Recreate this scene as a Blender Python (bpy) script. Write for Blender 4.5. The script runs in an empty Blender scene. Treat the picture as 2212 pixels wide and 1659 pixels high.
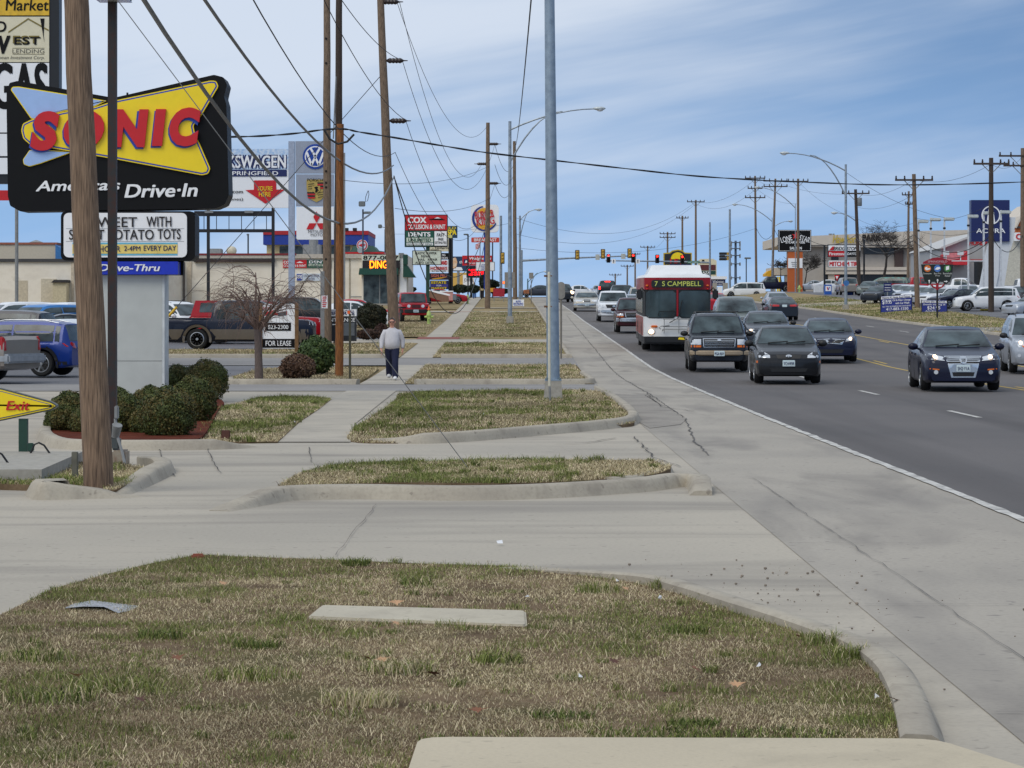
import bpy, bmesh, math, random
import numpy as np
from mathutils import Vector, Matrix
from mathutils.bvhtree import BVHTree
from mathutils.geometry import delaunay_2d_cdt
R = math.radians
S = bpy.context.scene
COL = S.collection
# ------------------------------------------------------------------ camera, sky, sun, exposure
FPX, CX, HY, CAMH = 5500.0, 1106.0, 685.0, 1.75        # focal length in photo px, principal column, level line, eye height
cd = bpy.data.cameras.new('camera'); cam = bpy.data.objects.new('camera', cd); COL.objects.link(cam)
cam.location = (0, 0, CAMH); cam.rotation_euler = (R(90), 0, 0)
cd.sensor_width = 36.0; cd.lens = 36.0 * FPX / 2212.0
cd.shift_y = -(829.5 - HY) / 2212.0
cd.clip_start = 0.2; cd.clip_end = 6000
S.camera = cam
SUN_EL, SUN_AZ = R(48), R(215)
wd = bpy.data.worlds.new('World'); S.world = wd; wd.use_nodes = True
def world_nodes():
    nt = wd.node_tree; N = nt.nodes; L = nt.links
    for n in list(N): N.remove(n)
    out = N.new('ShaderNodeOutputWorld'); bg = N.new('ShaderNodeBackground'); bg.inputs['Strength'].default_value = 0.118
    L.new(bg.outputs[0], out.inputs[0])
    tc = N.new('ShaderNodeTexCoord'); sp = N.new('ShaderNodeSeparateXYZ'); L.new(tc.outputs['Generated'], sp.inputs[0])
    def M(op, a, b=None, c=None, clamp=False):
        n = N.new('ShaderNodeMath'); n.operation = op; n.use_clamp = clamp
        for i, v in enumerate((a, b, c)):
            if v is None: continue
            if isinstance(v, (int, float)): n.inputs[i].default_value = v
            else: L.new(v, n.inputs[i])
        return n.outputs[0]
    x, y, z = sp.outputs
    zz = M('MULTIPLY_ADD', M('MAXIMUM', z, 0.0), 1.1, 0.42)
    cb = N.new('ShaderNodeCombineXYZ'); L.new(x, cb.inputs[0]); L.new(y, cb.inputs[1]); L.new(zz, cb.inputs[2])
    nm = N.new('ShaderNodeVectorMath'); nm.operation = 'NORMALIZE'; L.new(cb.outputs[0], nm.inputs[0])
    sk = N.new('ShaderNodeTexSky'); sk.sky_type = 'NISHITA'; sk.sun_disc = False
    sk.sun_elevation = SUN_EL; sk.sun_rotation = SUN_AZ; sk.air_density = 1.0; sk.dust_density = 0.6; sk.ozone_density = 1.2
    L.new(nm.outputs[0], sk.inputs['Vector'])
    ay = M('ADD', M('ABSOLUTE', y), 0.12)
    u = M('DIVIDE', x, ay); v = M('DIVIDE', z, ay)
    def noise(su, sv, tilt, det, rough, dist, w):
        c2 = N.new('ShaderNodeCombineXYZ')
        L.new(M('MULTIPLY', u, su), c2.inputs[0])
        L.new(M('MULTIPLY', M('SUBTRACT', v, M('MULTIPLY', u, tilt)), sv), c2.inputs[1]); c2.inputs[2].default_value = w
        t = N.new('ShaderNodeTexNoise'); t.inputs['Scale'].default_value = 1.0
        t.inputs['Detail'].default_value = det; t.inputs['Roughness'].default_value = rough; t.inputs['Distortion'].default_value = dist
        L.new(c2.outputs[0], t.inputs['Vector']); return t.outputs['Fac']
    n1 = noise(5.5, 30, 0.16, 4, 0.5, 0.25, 3.3)
    n2 = noise(8, 85, 0.2, 5, 0.58, 0.2, 8.1)
    n3 = noise(3.0, 14, 0.1, 2, 0.5, 0.2, 5.7)
    left = M('SUBTRACT', 1.0, M('SMOOTH_MIN', 1.0, M('MAXIMUM', M('MULTIPLY_ADD', u, 5.2, 0.24), 0.0), 0.1), clamp=True)
    high = M('MULTIPLY_ADD', v, 14.0, -0.52, clamp=True)
    bias = M('MULTIPLY', left, high)
    over = M('MULTIPLY_ADD', z, 2.2, -0.42, clamp=True)
    a = M('ADD', M('MULTIPLY', n1, 0.58), M('MULTIPLY', n2, 0.24))
    a = M('ADD', a, M('MULTIPLY', n3, 0.33))
    a = M('ADD', a, M('MULTIPLY', bias, 0.46))
    a = M('ADD', a, M('MULTIPLY', over, 0.45))
    mr = N.new('ShaderNodeMapRange'); mr.interpolation_type = 'SMOOTHSTEP'
    mr.inputs['From Min'].default_value = 0.49; mr.inputs['From Max'].default_value = 0.97
    L.new(a, mr.inputs['Value'])
    fac = M('MULTIPLY', mr.outputs[0], 0.85)
    tint = N.new('ShaderNodeMix'); tint.data_type = 'RGBA'; tint.blend_type = 'MULTIPLY'; tint.inputs[0].default_value = 1.0
    L.new(sk.outputs[0], tint.inputs[6]); tint.inputs[7].default_value = (1.12, 1.22, 1.22, 1)
    # pale air near the level line
    low = M('SUBTRACT', 1.0, M('MULTIPLY', v, 11.0), clamp=True)
    pale = N.new('ShaderNodeMix'); pale.data_type = 'RGBA'
    L.new(M('MULTIPLY_ADD', low, 0.35, 0.3), pale.inputs[0]); L.new(tint.outputs[2], pale.inputs[6]); pale.inputs[7].default_value = (3.05, 4.95, 7.8, 1)
    sl = N.new('ShaderNodeMix'); sl.data_type = 'RGBA'; sl.blend_type = 'MULTIPLY'; L.new(M('MULTIPLY', M('MULTIPLY_ADD', u, 3.0, 0.15, clamp=True), M('MULTIPLY', v, 9.0, clamp=True)), sl.inputs[0]); L.new(pale.outputs[2], sl.inputs[6]); sl.inputs[7].default_value = (.60, .66, .74, 1)
    mx = N.new('ShaderNodeMix'); mx.data_type = 'RGBA'
    L.new(fac, mx.inputs[0]); L.new(sl.outputs[2], mx.inputs[6]); mx.inputs[7].default_value = (5.6, 6.15, 7.0, 1)
    L.new(mx.outputs[2], bg.inputs['Color'])
world_nodes()
sd = bpy.data.lights.new('sun', 'SUN'); sd.energy = 1.3; sd.angle = R(30); sd.color = (1.0, 0.93, 0.82)
sun = bpy.data.objects.new('sun', sd); COL.objects.link(sun)
sdir = Vector((math.sin(SUN_AZ) * math.cos(SUN_EL), math.cos(SUN_AZ) * math.cos(SUN_EL), math.sin(SUN_EL)))
sun.rotation_euler = sdir.to_track_quat('Z', 'Y').to_euler(); sun.location = (0, 0, 60)
S.view_settings.view_transform = 'Standard'; S.view_settings.look = 'None'
S.view_settings.exposure = 0.12; S.view_settings.gamma = 1.0
S.cycles.max_bounces = 6; S.cycles.transparent_max_bounces = 12
try: S.cycles.use_denoising = True
except Exception: pass
# ------------------------------------------------------------------ placing: terrain height, photo column to ground
GY = [-60, 0, 45, 60, 70, 80, 90, 97, 113, 130, 156, 190, 240, 280, 320, 350, 380, 420, 500, 700, 1500]
GZ = [0, 0, 0, .03, .06, .14, .32, .46, .74, 1.05, 1.5, 2.2, 3.1, 3.8, 4.3, 4.5, 4.5, 4.2, 3.0, -1, -20]
def gz(Y, x=0): return float(np.interp(Y, GY, GZ))
def X(px, Y): return (px - CX) * Y / FPX
def Z(py, Y): return CAMH + (HY - py) * Y / FPX
def GP(px, py, dz=0.0):
    """point of the terrain seen at photo column px, row py"""
    lo, hi = 2.0, 345.0
    f = lambda Y: HY + (CAMH - gz(Y) - dz) * FPX / Y - py
    for _ in range(60):
        m = .5 * (lo + hi)
        if f(m) > 0: lo = m
        else: hi = m
    return (X(px, lo), lo)
# ------------------------------------------------------------------ materials
def lin(c): return tuple(((v / 255) / 12.92 if v / 255 <= .04045 else ((v / 255 + .055) / 1.055) ** 2.4) for v in c)
MATS = {}
def mat(name, rgb, rough=.6, metal=0.0, var=.12, scale=6.0, emit=0.0, coat=0.0, spec=.5, bump=0.0, stretch=(1, 1, 1), rgb2=None):
    if name in MATS: return MATS[name]
    m = bpy.data.materials.new(name); m.use_nodes = True
    nt = m.node_tree; N = nt.nodes; L = nt.links; b = N['Principled BSDF']
    c = lin(rgb); c2 = lin(rgb2) if rgb2 else tuple(max(0, v * (1 - 2 * var)) for v in c)
    tc = N.new('ShaderNodeTexCoord'); mp = N.new('ShaderNodeMapping'); mp.inputs['Scale'].default_value = stretch
    nz = N.new('ShaderNodeTexNoise'); nz.inputs['Scale'].default_value = scale; nz.inputs['Detail'].default_value = 5
    L.new(tc.outputs['Object'], mp.inputs[0]); L.new(mp.outputs[0], nz.inputs['Vector'])
    rp = N.new('ShaderNodeValToRGB'); rp.color_ramp.elements[0].position = .3; rp.color_ramp.elements[1].position = .68
    rp.color_ramp.elements[0].color = (*c2, 1); rp.color_ramp.elements[1].color = (*c, 1)
    L.new(nz.outputs['Fac'], rp.inputs[0]); L.new(rp.outputs[0], b.inputs['Base Color'])
    b.inputs['Roughness'].default_value = rough; b.inputs['Metallic'].default_value = metal
    b.inputs['Specular IOR Level'].default_value = spec
    b.inputs['Coat Weight'].default_value = coat; b.inputs['Coat Roughness'].default_value = .06
    if emit:
        b.inputs['Emission Color'].default_value = (*c, 1); b.inputs['Emission Strength'].default_value = emit
    if bump:
        bp = N.new('ShaderNodeBump'); bp.inputs['Strength'].default_value = bump; bp.inputs['Distance'].default_value = .02
        L.new(nz.outputs['Fac'], bp.inputs['Height']); L.new(bp.outputs[0], b.inputs['Normal'])
    MATS[name] = m; return m
def attr_mat(name, rough=.8, spec=.2, trans=0.0):
    """colour from the per-leaf / per-blade 'Col' attribute"""
    if name in MATS: return MATS[name]
    m = bpy.data.materials.new(name); m.use_nodes = True
    N = m.node_tree.nodes; L = m.node_tree.links; b = N['Principled BSDF']
    a = N.new('ShaderNodeAttribute'); a.attribute_name = 'Col'
    L.new(a.outputs['Color'], b.inputs['Base Color']); b.inputs['Roughness'].default_value = rough
    b.inputs['Specular IOR Level'].default_value = spec
    MATS[name] = m; return m
def paint(name, rgb, metal=.0, rough=.32): return mat('paint ' + name, rgb, rough, metal, .06, 1.5, coat=.25, spec=.25)
# ------------------------------------------------------------------ mesh building
class MB:
    def __init__(s): s.v = []; s.f = []; s.mi = []; s.m = 0
    def add(s, vs, fs):
        o = len(s.v); s.v += [tuple(p) for p in vs]
        for f in fs: s.f.append(tuple(i + o for i in f)); s.mi.append(s.m)
        return s
    def box(s, x0, x1, y0, y1, z0, z1):
        return s.add([(x, y, z) for z in (z0, z1) for y in (y0, y1) for x in (x0, x1)],
                     [(0, 2, 3, 1), (4, 5, 7, 6), (0, 1, 5, 4), (2, 6, 7, 3), (0, 4, 6, 2), (1, 3, 7, 5)])
    def bbox(s, x0, x1, y0, y1, z0, z1, b=.02):
        """box with bevelled edges"""
        b = min(b, (x1 - x0) * .45, (y1 - y0) * .45, (z1 - z0) * .45)
        bm = bmesh.new(); bmesh.ops.create_cube(bm, size=1)
        for v in bm.verts: v.co = Vector(((x0 + x1) / 2 + v.co.x * (x1 - x0), (y0 + y1) / 2 + v.co.y * (y1 - y0), (z0 + z1) / 2 + v.co.z * (z1 - z0)))
        bmesh.ops.bevel(bm, geom=bm.edges[:], offset=b, segments=2, affect='EDGES')
        bm.verts.index_update(); s.add([v.co for v in bm.verts], [[v.index for v in f.verts] for f in bm.faces]); bm.free(); return s
    def prism(s, pts, y0, y1):
        """polygon in (x,z), front face at y0, back at y1"""
        n = len(pts)
        ar = sum(pts[i][0] * pts[(i + 1) % n][1] - pts[(i + 1) % n][0] * pts[i][1] for i in range(n))
        if ar < 0: pts = pts[::-1]
        return s.add([(x, y0, z) for x, z in pts] + [(x, y1, z) for x, z in pts],
                     [tuple(range(n)), tuple(range(2 * n - 1, n - 1, -1))] + [(i, i + n, (i + 1) % n + n, (i + 1) % n) for i in range(n)])
    def slab(s, pts, z0, z1):
        """polygon in (x,y), bottom z0, top z1"""
        n = len(pts)
        ar = sum(pts[i][0] * pts[(i + 1) % n][1] - pts[(i + 1) % n][0] * pts[i][1] for i in range(n))
        if ar < 0: pts = pts[::-1]
        return s.add([(x, y, z1) for x, y in pts] + [(x, y, z0) for x, y in pts],
                     [tuple(range(n)), tuple(range(2 * n - 1, n - 1, -1))] + [(i, i + n, (i + 1) % n + n, (i + 1) % n) for i in range(n)])
    def cyl(s, p0, p1, r0, r1=None, n=10, caps=True):
        return s.tube([p0, p1], [r0, r0 if r1 is None else r1], n, caps)
    def tube(s, path, rad, n=8, caps=True):
        P = [Vector(p) for p in path]; k = len(P)
        if not isinstance(rad, (list, tuple)): rad = [rad] * k
        o = len(s.v); ref = None
        for i in range(k):
            t = (P[min(i + 1, k - 1)] - P[max(i - 1, 0)]).normalized()
            if ref is None: ref = Vector((0, 0, 1)) if abs(t.z) < .9 else Vector((1, 0, 0))
            a = t.cross(ref); a = a.normalized() if a.length > 1e-5 else t.orthogonal().normalized()
            b = a.cross(t); ref = b
            for j in range(n):
                g = 2 * math.pi * j / n
                s.v.append(tuple(P[i] + (a * math.cos(g) + b * math.sin(g)) * rad[i]))
        for i in range(k - 1):
            for j in range(n):
                q = (j + 1) % n
                s.f.append((o + i * n + j, o + i * n + q, o + (i + 1) * n + q, o + (i + 1) * n + j)); s.mi.append(s.m)
        if caps:
            s.f.append(tuple(o + j for j in range(n - 1, -1, -1))); s.mi.append(s.m)
            s.f.append(tuple(o + (k - 1) * n + j for j in range(n))); s.mi.append(s.m)
        return s
    def lathe(s, prof, c=(0, 0, 0), n=16, axis='z', caps=True):
        o = len(s.v); k = len(prof)
        for r, h in prof:
            for j in range(n):
                g = 2 * math.pi * j / n; a, b = r * math.cos(g), r * math.sin(g)
                s.v.append({'z': (c[0] + a, c[1] + b, c[2] + h), 'x': (c[0] + h, c[1] + a, c[2] + b), 'y': (c[0] + a, c[1] + h, c[2] + b)}[axis])
        for i in range(k - 1):
            for j in range(n):
                q = (j + 1) % n; s.f.append((o + i * n + j, o + i * n + q, o + (i + 1) * n + q, o + (i + 1) * n + j)); s.mi.append(s.m)
        if caps: s.f.append(tuple(o + j for j in range(n))); s.mi.append(s.m); s.f.append(tuple(o + (k - 1) * n + j for j in range(n))); s.mi.append(s.m)
        return s
    def ball(s, c, rx, ry=None, rz=None, n=10, m=7):
        ry = rx if ry is None else ry; rz = rx if rz is None else rz
        vs = [(c[0], c[1], c[2] - rz)]
        for i in range(1, m):
            t = -math.pi / 2 + math.pi * i / m
            for j in range(n):
                g = 2 * math.pi * j / n; vs.append((c[0] + rx * math.cos(t) * math.cos(g), c[1] + ry * math.cos(t) * math.sin(g), c[2] + rz * math.sin(t)))
        vs.append((c[0], c[1], c[2] + rz)); fs = [(0, 1 + (j + 1) % n, 1 + j) for j in range(n)]
        for i in range(m - 2):
            for j in range(n):
                q = (j + 1) % n; fs.append((1 + i * n + j, 1 + i * n + q, 1 + (i + 1) * n + q, 1 + (i + 1) * n + j))
        e = len(vs) - 1; b = 1 + (m - 2) * n
        fs += [(b + j, b + (j + 1) % n, e) for j in range(n)]
        return s.add(vs, fs)
    def xf(s, M, start=0):
        s.v[start:] = [tuple(M @ Vector(p)) for p in s.v[start:]]; return s
ORG = {}
def link_mesh(mb, name, mats, org, smooth=None):
    me = bpy.data.meshes.new(name)
    ox, oy, oz = org
    me.from_pydata([(x - ox, y - oy, z - oz) for x, y, z in mb.v], [], mb.f)
    mats = mats if isinstance(mats, (list, tuple)) else [mats]
    for m in mats: me.materials.append(m)
    if len(mats) > 1: me.polygons.foreach_set('material_index', mb.mi)
    if smooth is not None:
        me.polygons.foreach_set('use_smooth', [True] * len(me.polygons))
        me.set_sharp_from_angle(angle=R(smooth))
    me.update()
    o = bpy.data.objects.new(name, me); COL.objects.link(o); return o
def thing(name, label, cat, loc=(0, 0, 0), rot=0.0, group=None, local=False):
    o = bpy.data.objects.new(name, None); COL.objects.link(o); o.empty_display_size = .2
    o.location = loc; o.rotation_euler = (0, 0, rot); o['label'] = label; o['category'] = cat
    if group: o['group'] = group
    ORG[o.name] = (0, 0, 0) if local else tuple(loc)
    return o
def part(mb, name, mats, parent, label=None, smooth=None):
    o = link_mesh(mb, name, mats, ORG[parent.name], smooth); o.parent = parent; ORG[o.name] = ORG[parent.name]
    if label: o['label'] = label
    return o
def solo(mb, name, mats, label, cat, loc=None, group=None, smooth=None):
    if loc is None:
        a = np.array(mb.v); loc = (float(a[:, 0].mean()), float(a[:, 1].mean()), float(a[:, 2].min()))
    o = link_mesh(mb, name, mats, loc, smooth); o.location = loc
    o['label'] = label; o['category'] = cat
    if group: o['group'] = group
    ORG[o.name] = tuple(loc); return o
def struct(mb, name, mats, kind='structure', smooth=None, label=None):
    o = link_mesh(mb, name, mats, (0, 0, 0), smooth); o['kind'] = kind
    if label: o['label'] = label
    return o
def copy_tree(o, loc=None, rot=None, label=None, parent=None):
    c = o.copy(); COL.objects.link(c)
    if parent is not None: c.parent = parent
    if loc is not None: c.location = loc
    if rot is not None: c.rotation_euler = (0, 0, rot)
    if label: c['label'] = label
    for ch in o.children: copy_tree(ch, parent=c)
    return c
# ------------------------------------------------------------------ lettering
TXT = {}
def glyphs(s, bold=0.0, shear=0.0, ext=0.0):
    k = (s, bold, shear, ext)
    if k not in TXT:
        cu = bpy.data.curves.new('t', 'FONT'); cu.body = s; cu.size = 1.0; cu.offset = bold; cu.shear = shear; cu.extrude = ext; cu.resolution_u = 4
        cu.align_x = 'CENTER'; cu.space_line = 1.0
        ob = bpy.data.objects.new('t', cu); COL.objects.link(ob)
        me = bpy.data.meshes.new_from_object(ob.evaluated_get(bpy.context.evaluated_depsgraph_get()))
        TXT[k] = ([tuple(v.co) for v in me.vertices], [tuple(p.vertices) for p in me.polygons])
        bpy.data.objects.remove(ob); bpy.data.curves.remove(cu); bpy.data.meshes.remove(me)
    return TXT[k]
def put_text(mb, s, x0, x1, z0, z1, y, bold=.0, shear=0.0, ext=0.0, rot=0.0, back=False):
    """letters fitted to a box; flat letters are thickened by laying shifted copies a hair apart"""
    vs, fs = glyphs(s, bold if ext else 0.0, shear, ext)
    if not vs: return
    a = np.array(vs); lo = a.min(0); hi = a.max(0); sp = np.maximum(hi - lo, 1e-6); th = 0.0 if ext else bold * 1.5 * (z1 - z0)
    sx = (x1 - x0 - th) / sp[0]; sz = (z1 - z0 - th * .6) / sp[1]; cx, cz = (x0 + x1) / 2, (z0 + z1) / 2
    ca, sa = math.cos(rot), math.sin(rot); k = 0
    for dx, dz in ([(-.5, -.3), (.5, -.3), (-.5, .3), (.5, .3), (0, 0)] if th else [(0, 0)]):
        out = []
        for vx, vy, vz in vs:
            px, pz = (vx - lo[0] - sp[0] / 2) * sx + dx * th, (vy - lo[1] - sp[1] / 2) * sz + dz * th
            if back: px = -px
            px, pz = px * ca - pz * sa, px * sa + pz * ca
            out.append((cx + px, (y + (vz if back else -vz)) - .0012 * k, cz + pz))
        mb.add(out, fs); k += 1
def rrect(x0, x1, z0, z1, r, n=4):
    r = min(r, abs(x1 - x0) / 2.01, abs(z1 - z0) / 2.01); pts = []
    for cx, cz, a0 in ((x1 - r, z1 - r, 0), (x0 + r, z1 - r, 90), (x0 + r, z0 + r, 180), (x1 - r, z0 + r, 270)):
        for i in range(n + 1):
            g = R(a0 + 90 * i / n); pts.append((cx + r * math.cos(g), cz + r * math.sin(g)))
    return pts
def roundpoly(pts, r, n=3):
    out = []; k = len(pts)
    for i in range(k):
        p = Vector(pts[i]); a = Vector(pts[i - 1]) - p; b = Vector(pts[(i + 1) % k]) - p
        d = min(r, a.length * .45, b.length * .45); p0 = p + a.normalized() * d; p1 = p + b.normalized() * d
        for j in range(n + 1):
            t = j / n; q = p0 * (1 - t) ** 2 + p * 2 * t * (1 - t) + p1 * t * t; out.append((q.x, q.y))
    return out
def inset(pts, d):
    n = len(pts); ar = sum(pts[i][0] * pts[(i + 1) % n][1] - pts[(i + 1) % n][0] * pts[i][1] for i in range(n)); sg = 1 if ar > 0 else -1
    out = []
    for i in range(n):
        p = Vector(pts[i]); e0 = (p - Vector(pts[i - 1])).normalized(); e1 = (Vector(pts[(i + 1) % n]) - p).normalized()
        n0 = Vector((-e0.y, e0.x)) * sg; n1 = Vector((-e1.y, e1.x)) * sg; m = n0 + n1
        if m.length < 1e-6: m = n0
        m.normalize(); k = d / max(.35, m.dot(n0)); q = p + m * k; out.append((q.x, q.y))
    return out
class Sign:
    """a sign built from photo rows and columns at one real distance Y; every part gets a real size"""
    def __init__(s, name, label, cat, px, Y, group=None, base=None):
        s.Y = Y; s.root = thing(name, label, cat, (X(px, Y), Y, gz(Y) if base is None else base), 0, group); s.t = {}
    def box(s, nm, x0, y0, x1, y1, m, dy=0.0, t=.2, r=0.0, parent=None, label=None):
        Y = s.Y; a = (X(x0, Y), X(x1, Y), Z(y1, Y), Z(y0, Y))
        mb = MB().prism(rrect(*a, r * Y / FPX) if r else [(a[0], a[2]), (a[1], a[2]), (a[1], a[3]), (a[0], a[3])], Y - dy, Y - dy + t)
        return part(mb, nm, m, parent or s.root, label)
    def poly(s, nm, pts, m, dy=0.0, t=.2, parent=None):
        Y = s.Y; return part(MB().prism([(X(a, Y), Z(b, Y)) for a, b in pts], Y - dy, Y - dy + t), nm, m, parent or s.root)
    def post(s, nm, px, y0, y1, m, w=.15, dy=0.0, px1=None, round_=True):
        Y = s.Y; x = X(px, Y); x1 = x if px1 is None else X(px1, Y)
        zb = Z(y1, Y) if y1 is not None else gz(Y) - .05
        mb = MB()
        if round_: mb.cyl((x1, Y - dy, zb), (x, Y - dy, Z(y0, Y)), w / 2, n=12)
        else: mb.box(x - w / 2, x + w / 2, Y - dy - w / 2, Y - dy + w / 2, zb, Z(y0, Y))
        return part(mb, nm, m, s.root, smooth=40)
    def text(s, st, x0, y0, x1, y1, m, dy=.012, bold=.0, shear=0.0, ext=0.0, rot=0.0, parent=None):
        Y = s.Y; mb = MB(); put_text(mb, st, X(x0, Y), X(x1, Y), Z(y1, Y), Z(y0, Y), Y - dy, bold, shear, ext, rot); part(mb, 'lettering', m, parent or s.root)
    def mark(s, pts, m, dy=.012, parent=None):
        k = (m.name, parent.name if parent else ''); Y = s.Y
        if k not in s.t: s.t[k] = (MB(), m, parent)
        s.t[k][0].prism([(X(a, Y), Z(b, Y)) for a, b in pts], Y - dy, Y - dy + .008)
    def done(s):
        for mb, m, p in s.t.values(): part(mb, 'emblem', m, p or s.root)
        return s.root
WOODN = mat('near pole wood', (144, 120, 98), .9, 0, .2, 11, bump=.8, stretch=(7, 7, .35), rgb2=(78, 62, 50))
WHITE = mat('white sign face', (240, 241, 242), .5, var=.015, spec=.3); BLACK = mat('black sign face', (14, 14, 16), .55, var=.1, spec=.2)
RED = mat('red sign face', (200, 18, 28), .4, var=.05); YEL = mat('yellow sign face', (246, 216, 20), .4, var=.03)
BLUE = mat('blue sign face', (30, 66, 170), .4, var=.05); GREEN = mat('green sign face', (16, 84, 66), .45, var=.06)
DKBLUE = mat('navy sign face', (22, 34, 92), .4, var=.05); LTBLUE = mat('pale blue sign face', (160, 190, 235), .4, var=.04)
CREAM = mat('cream sign face', (222, 214, 184), .5, var=.04); STEEL = mat('galvanised steel', (158, 168, 176), .45, .35, .14, 5, rgb2=(118, 130, 142))
DKSTEEL = mat('dark painted steel', (34, 36, 38), .5, .2, .2); WOOD = mat('weathered pole wood', (138, 118, 98), .9, 0, .2, 9, bump=.5, stretch=(6, 6, .5), rgb2=(84, 70, 58))
WOODD = mat('tarred pole wood', (74, 62, 54), .85, 0, .25, 9, bump=.4, stretch=(6, 6, .5)); WOODO = mat('orange pole wood', (150, 96, 48), .85, 0, .3, 9, bump=.4, stretch=(6, 6, .5), rgb2=(84, 50, 26))
GREY = mat('grey metal', (140, 142, 142), .55, .1); ORANGE = mat('orange plastic', (236, 104, 40), .5); CONC = mat('pole base concrete', (166, 162, 152), .9, var=.12, scale=12, bump=.2)
GLASS = mat('dark window glass', (88, 102, 106), .13, 0, .3, 1.6, spec=.28, rgb2=(26, 32, 35)); RUBBER = mat('tyre rubber', (24, 24, 25), .85, var=.1); CHROME = mat('chrome', (200, 204, 208), .18, .9, .04)  # window glass: pale blotches in its colour stand for interior and reflections
TRIM = mat('black plastic trim', (22, 23, 25), .5); LAMPG = mat('lamp glass', (214, 218, 222), .1, .2, .05, 20, coat=.5)
EMW = mat('lit headlamp', (255, 214, 168), .3, emit=3.5, var=0); EMR = mat('lit red lamp', (255, 30, 22), .3, emit=9.0, var=0); AMB = mat('amber lens', (226, 112, 24), .25, var=.05); TAIL = mat('red tail lens', (172, 18, 22), .2, var=.08, coat=.4)
EMO = mat('lit orange dots', (255, 120, 16), .4, emit=4.0, var=0); EMRS = mat('lit red dots', (255, 16, 30), .4, emit=3.2, var=0)
# ------------------------------------------------------------------ the ground
rng = np.random.default_rng(7)
def vnoise(x, y, sc, seed):
    r = np.random.default_rng(seed).random((64, 64)); x = np.asarray(x) / sc + 1000; y = np.asarray(y) / sc + 1000
    i = np.floor(x).astype(int); j = np.floor(y).astype(int); u = x - i; v = y - j; u = u * u * (3 - 2 * u); v = v * v * (3 - 2 * v)
    g = lambda a, b: r[a % 64, b % 64]
    return (g(i, j) * (1 - u) + g(i + 1, j) * u) * (1 - v) + (g(i, j + 1) * (1 - u) + g(i + 1, j + 1) * u) * v
def surf_mat(name, c1, c2, c3, big, small, stretch, rough=.9, bump=.15, spec=.3, stain=None):
    """paving: broad blotches, fine grain, streaks along one direction"""
    if name in MATS: return MATS[name]
    m = bpy.data.materials.new(name); m.use_nodes = True; N = m.node_tree.nodes; L = m.node_tree.links; b = N['Principled BSDF']
    tc = N.new('ShaderNodeTexCoord')
    def nz(sc, det, st, w=0, dist=0):
        mp = N.new('ShaderNodeMapping'); mp.inputs['Scale'].default_value = st; mp.inputs['Location'].default_value = (w, w * 1.7, 0)
        t = N.new('ShaderNodeTexNoise'); t.inputs['Scale'].default_value = sc; t.inputs['Detail'].default_value = det; t.inputs['Distortion'].default_value = dist
        L.new(tc.outputs['Object'], mp.inputs[0]); L.new(mp.outputs[0], t.inputs['Vector']); return t.outputs['Fac']
    def mix(f, a, bb, lo, hi, amt=1.0):
        mr = N.new('ShaderNodeMapRange'); mr.inputs['From Min'].default_value = lo; mr.inputs['From Max'].default_value = hi; mr.inputs['To Max'].default_value = amt
        L.new(f, mr.inputs['Value']); x = N.new('ShaderNodeMix'); x.data_type = 'RGBA'; L.new(mr.outputs[0], x.inputs[0])
        for k, c in ((6, a), (7, bb)):
            if isinstance(c, tuple): x.inputs[k].default_value = (*lin(c), 1)
            else: L.new(c, x.inputs[k])
        return x.outputs[2]
    c = mix(nz(big, 4, (1, 1, 1), 3), c1, c2, .38, .64)
    c = mix(nz(big * 2.2, 6, stretch, 11, .4), c, c3, .52, .78, .85)
    c = mix(nz(small, 3, (1, 1, 1), 5), c, c3, .45, .8, .35)
    sp = nz(small * .33, 2, (1, 1, 1), 23); c = mix(sp, c, c3, .66, .72, .7)
    if stain: c = mix(nz(stain[1], 5, stain[2], 31, .6), c, stain[0], .55, .72, stain[3])
    L.new(c, b.inputs['Base Color']); b.inputs['Roughness'].default_value = rough; b.inputs['Specular IOR Level'].default_value = spec
    bp = N.new('ShaderNodeBump'); bp.inputs['Strength'].default_value = bump; bp.inputs['Distance'].default_value = .01
    L.new(nz(small, 4, (1, 1, 1), 2), bp.inputs['Height']); L.new(bp.outputs[0], b.inputs['Normal'])
    MATS[name] = m; return m
M_CON = surf_mat('driveway concrete', (178, 170, 155), (166, 159, 146), (136, 130, 121), .3, 30, (.3, 1.7, 1), stain=((118, 113, 107), .4, (.3, 1.5, 1), .6))
M_SHO = surf_mat('shoulder concrete', (168, 161, 149), (155, 149, 139), (126, 121, 115), .3, 26, (1.5, .3, 1), stain=((108, 104, 100), .5, (1.6, .4, 1), .65))
M_WALK = surf_mat('pavement concrete', (180, 172, 157), (167, 160, 147), (146, 140, 130), .6, 26, (1, 1, 1))
M_KERB = surf_mat('kerb concrete', (174, 166, 150), (160, 152, 138), (126, 118, 107), 1.2, 30, (1, 1, .4), bump=.25)
M_ASP = surf_mat('road asphalt', (104, 100, 98), (95, 92, 91), (78, 75, 75), .2, 34, (1.1, .04, 1), rough=.85, stain=((70, 67, 66), .35, (1.2, .07, 1), .6))
M_LOT = surf_mat('car park asphalt', (112, 112, 115), (102, 102, 106), (84, 85, 90), .12, 20, (.4, 1.4, 1))
M_DRIVE = surf_mat('worn drive asphalt', (146, 143, 140), (136, 133, 130), (114, 111, 109), .3, 24, (.3, 1.5, 1))
M_DRY = surf_mat('dry winter grass', (158, 140, 108), (142, 126, 96), (104, 100, 62), .25, 14, (1, 1, 1), bump=.6, spec=.05, stain=((92, 98, 54), .35, (1, 1, 1), .75))
M_SOIL = surf_mat('thin soil and thatch', (128, 110, 88), (98, 82, 64), (66, 54, 42), 1.2, 30, (1, 1, 1), bump=.8, spec=.05, stain=((74, 80, 44), 1.0, (1, 1, 1), .7))
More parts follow.
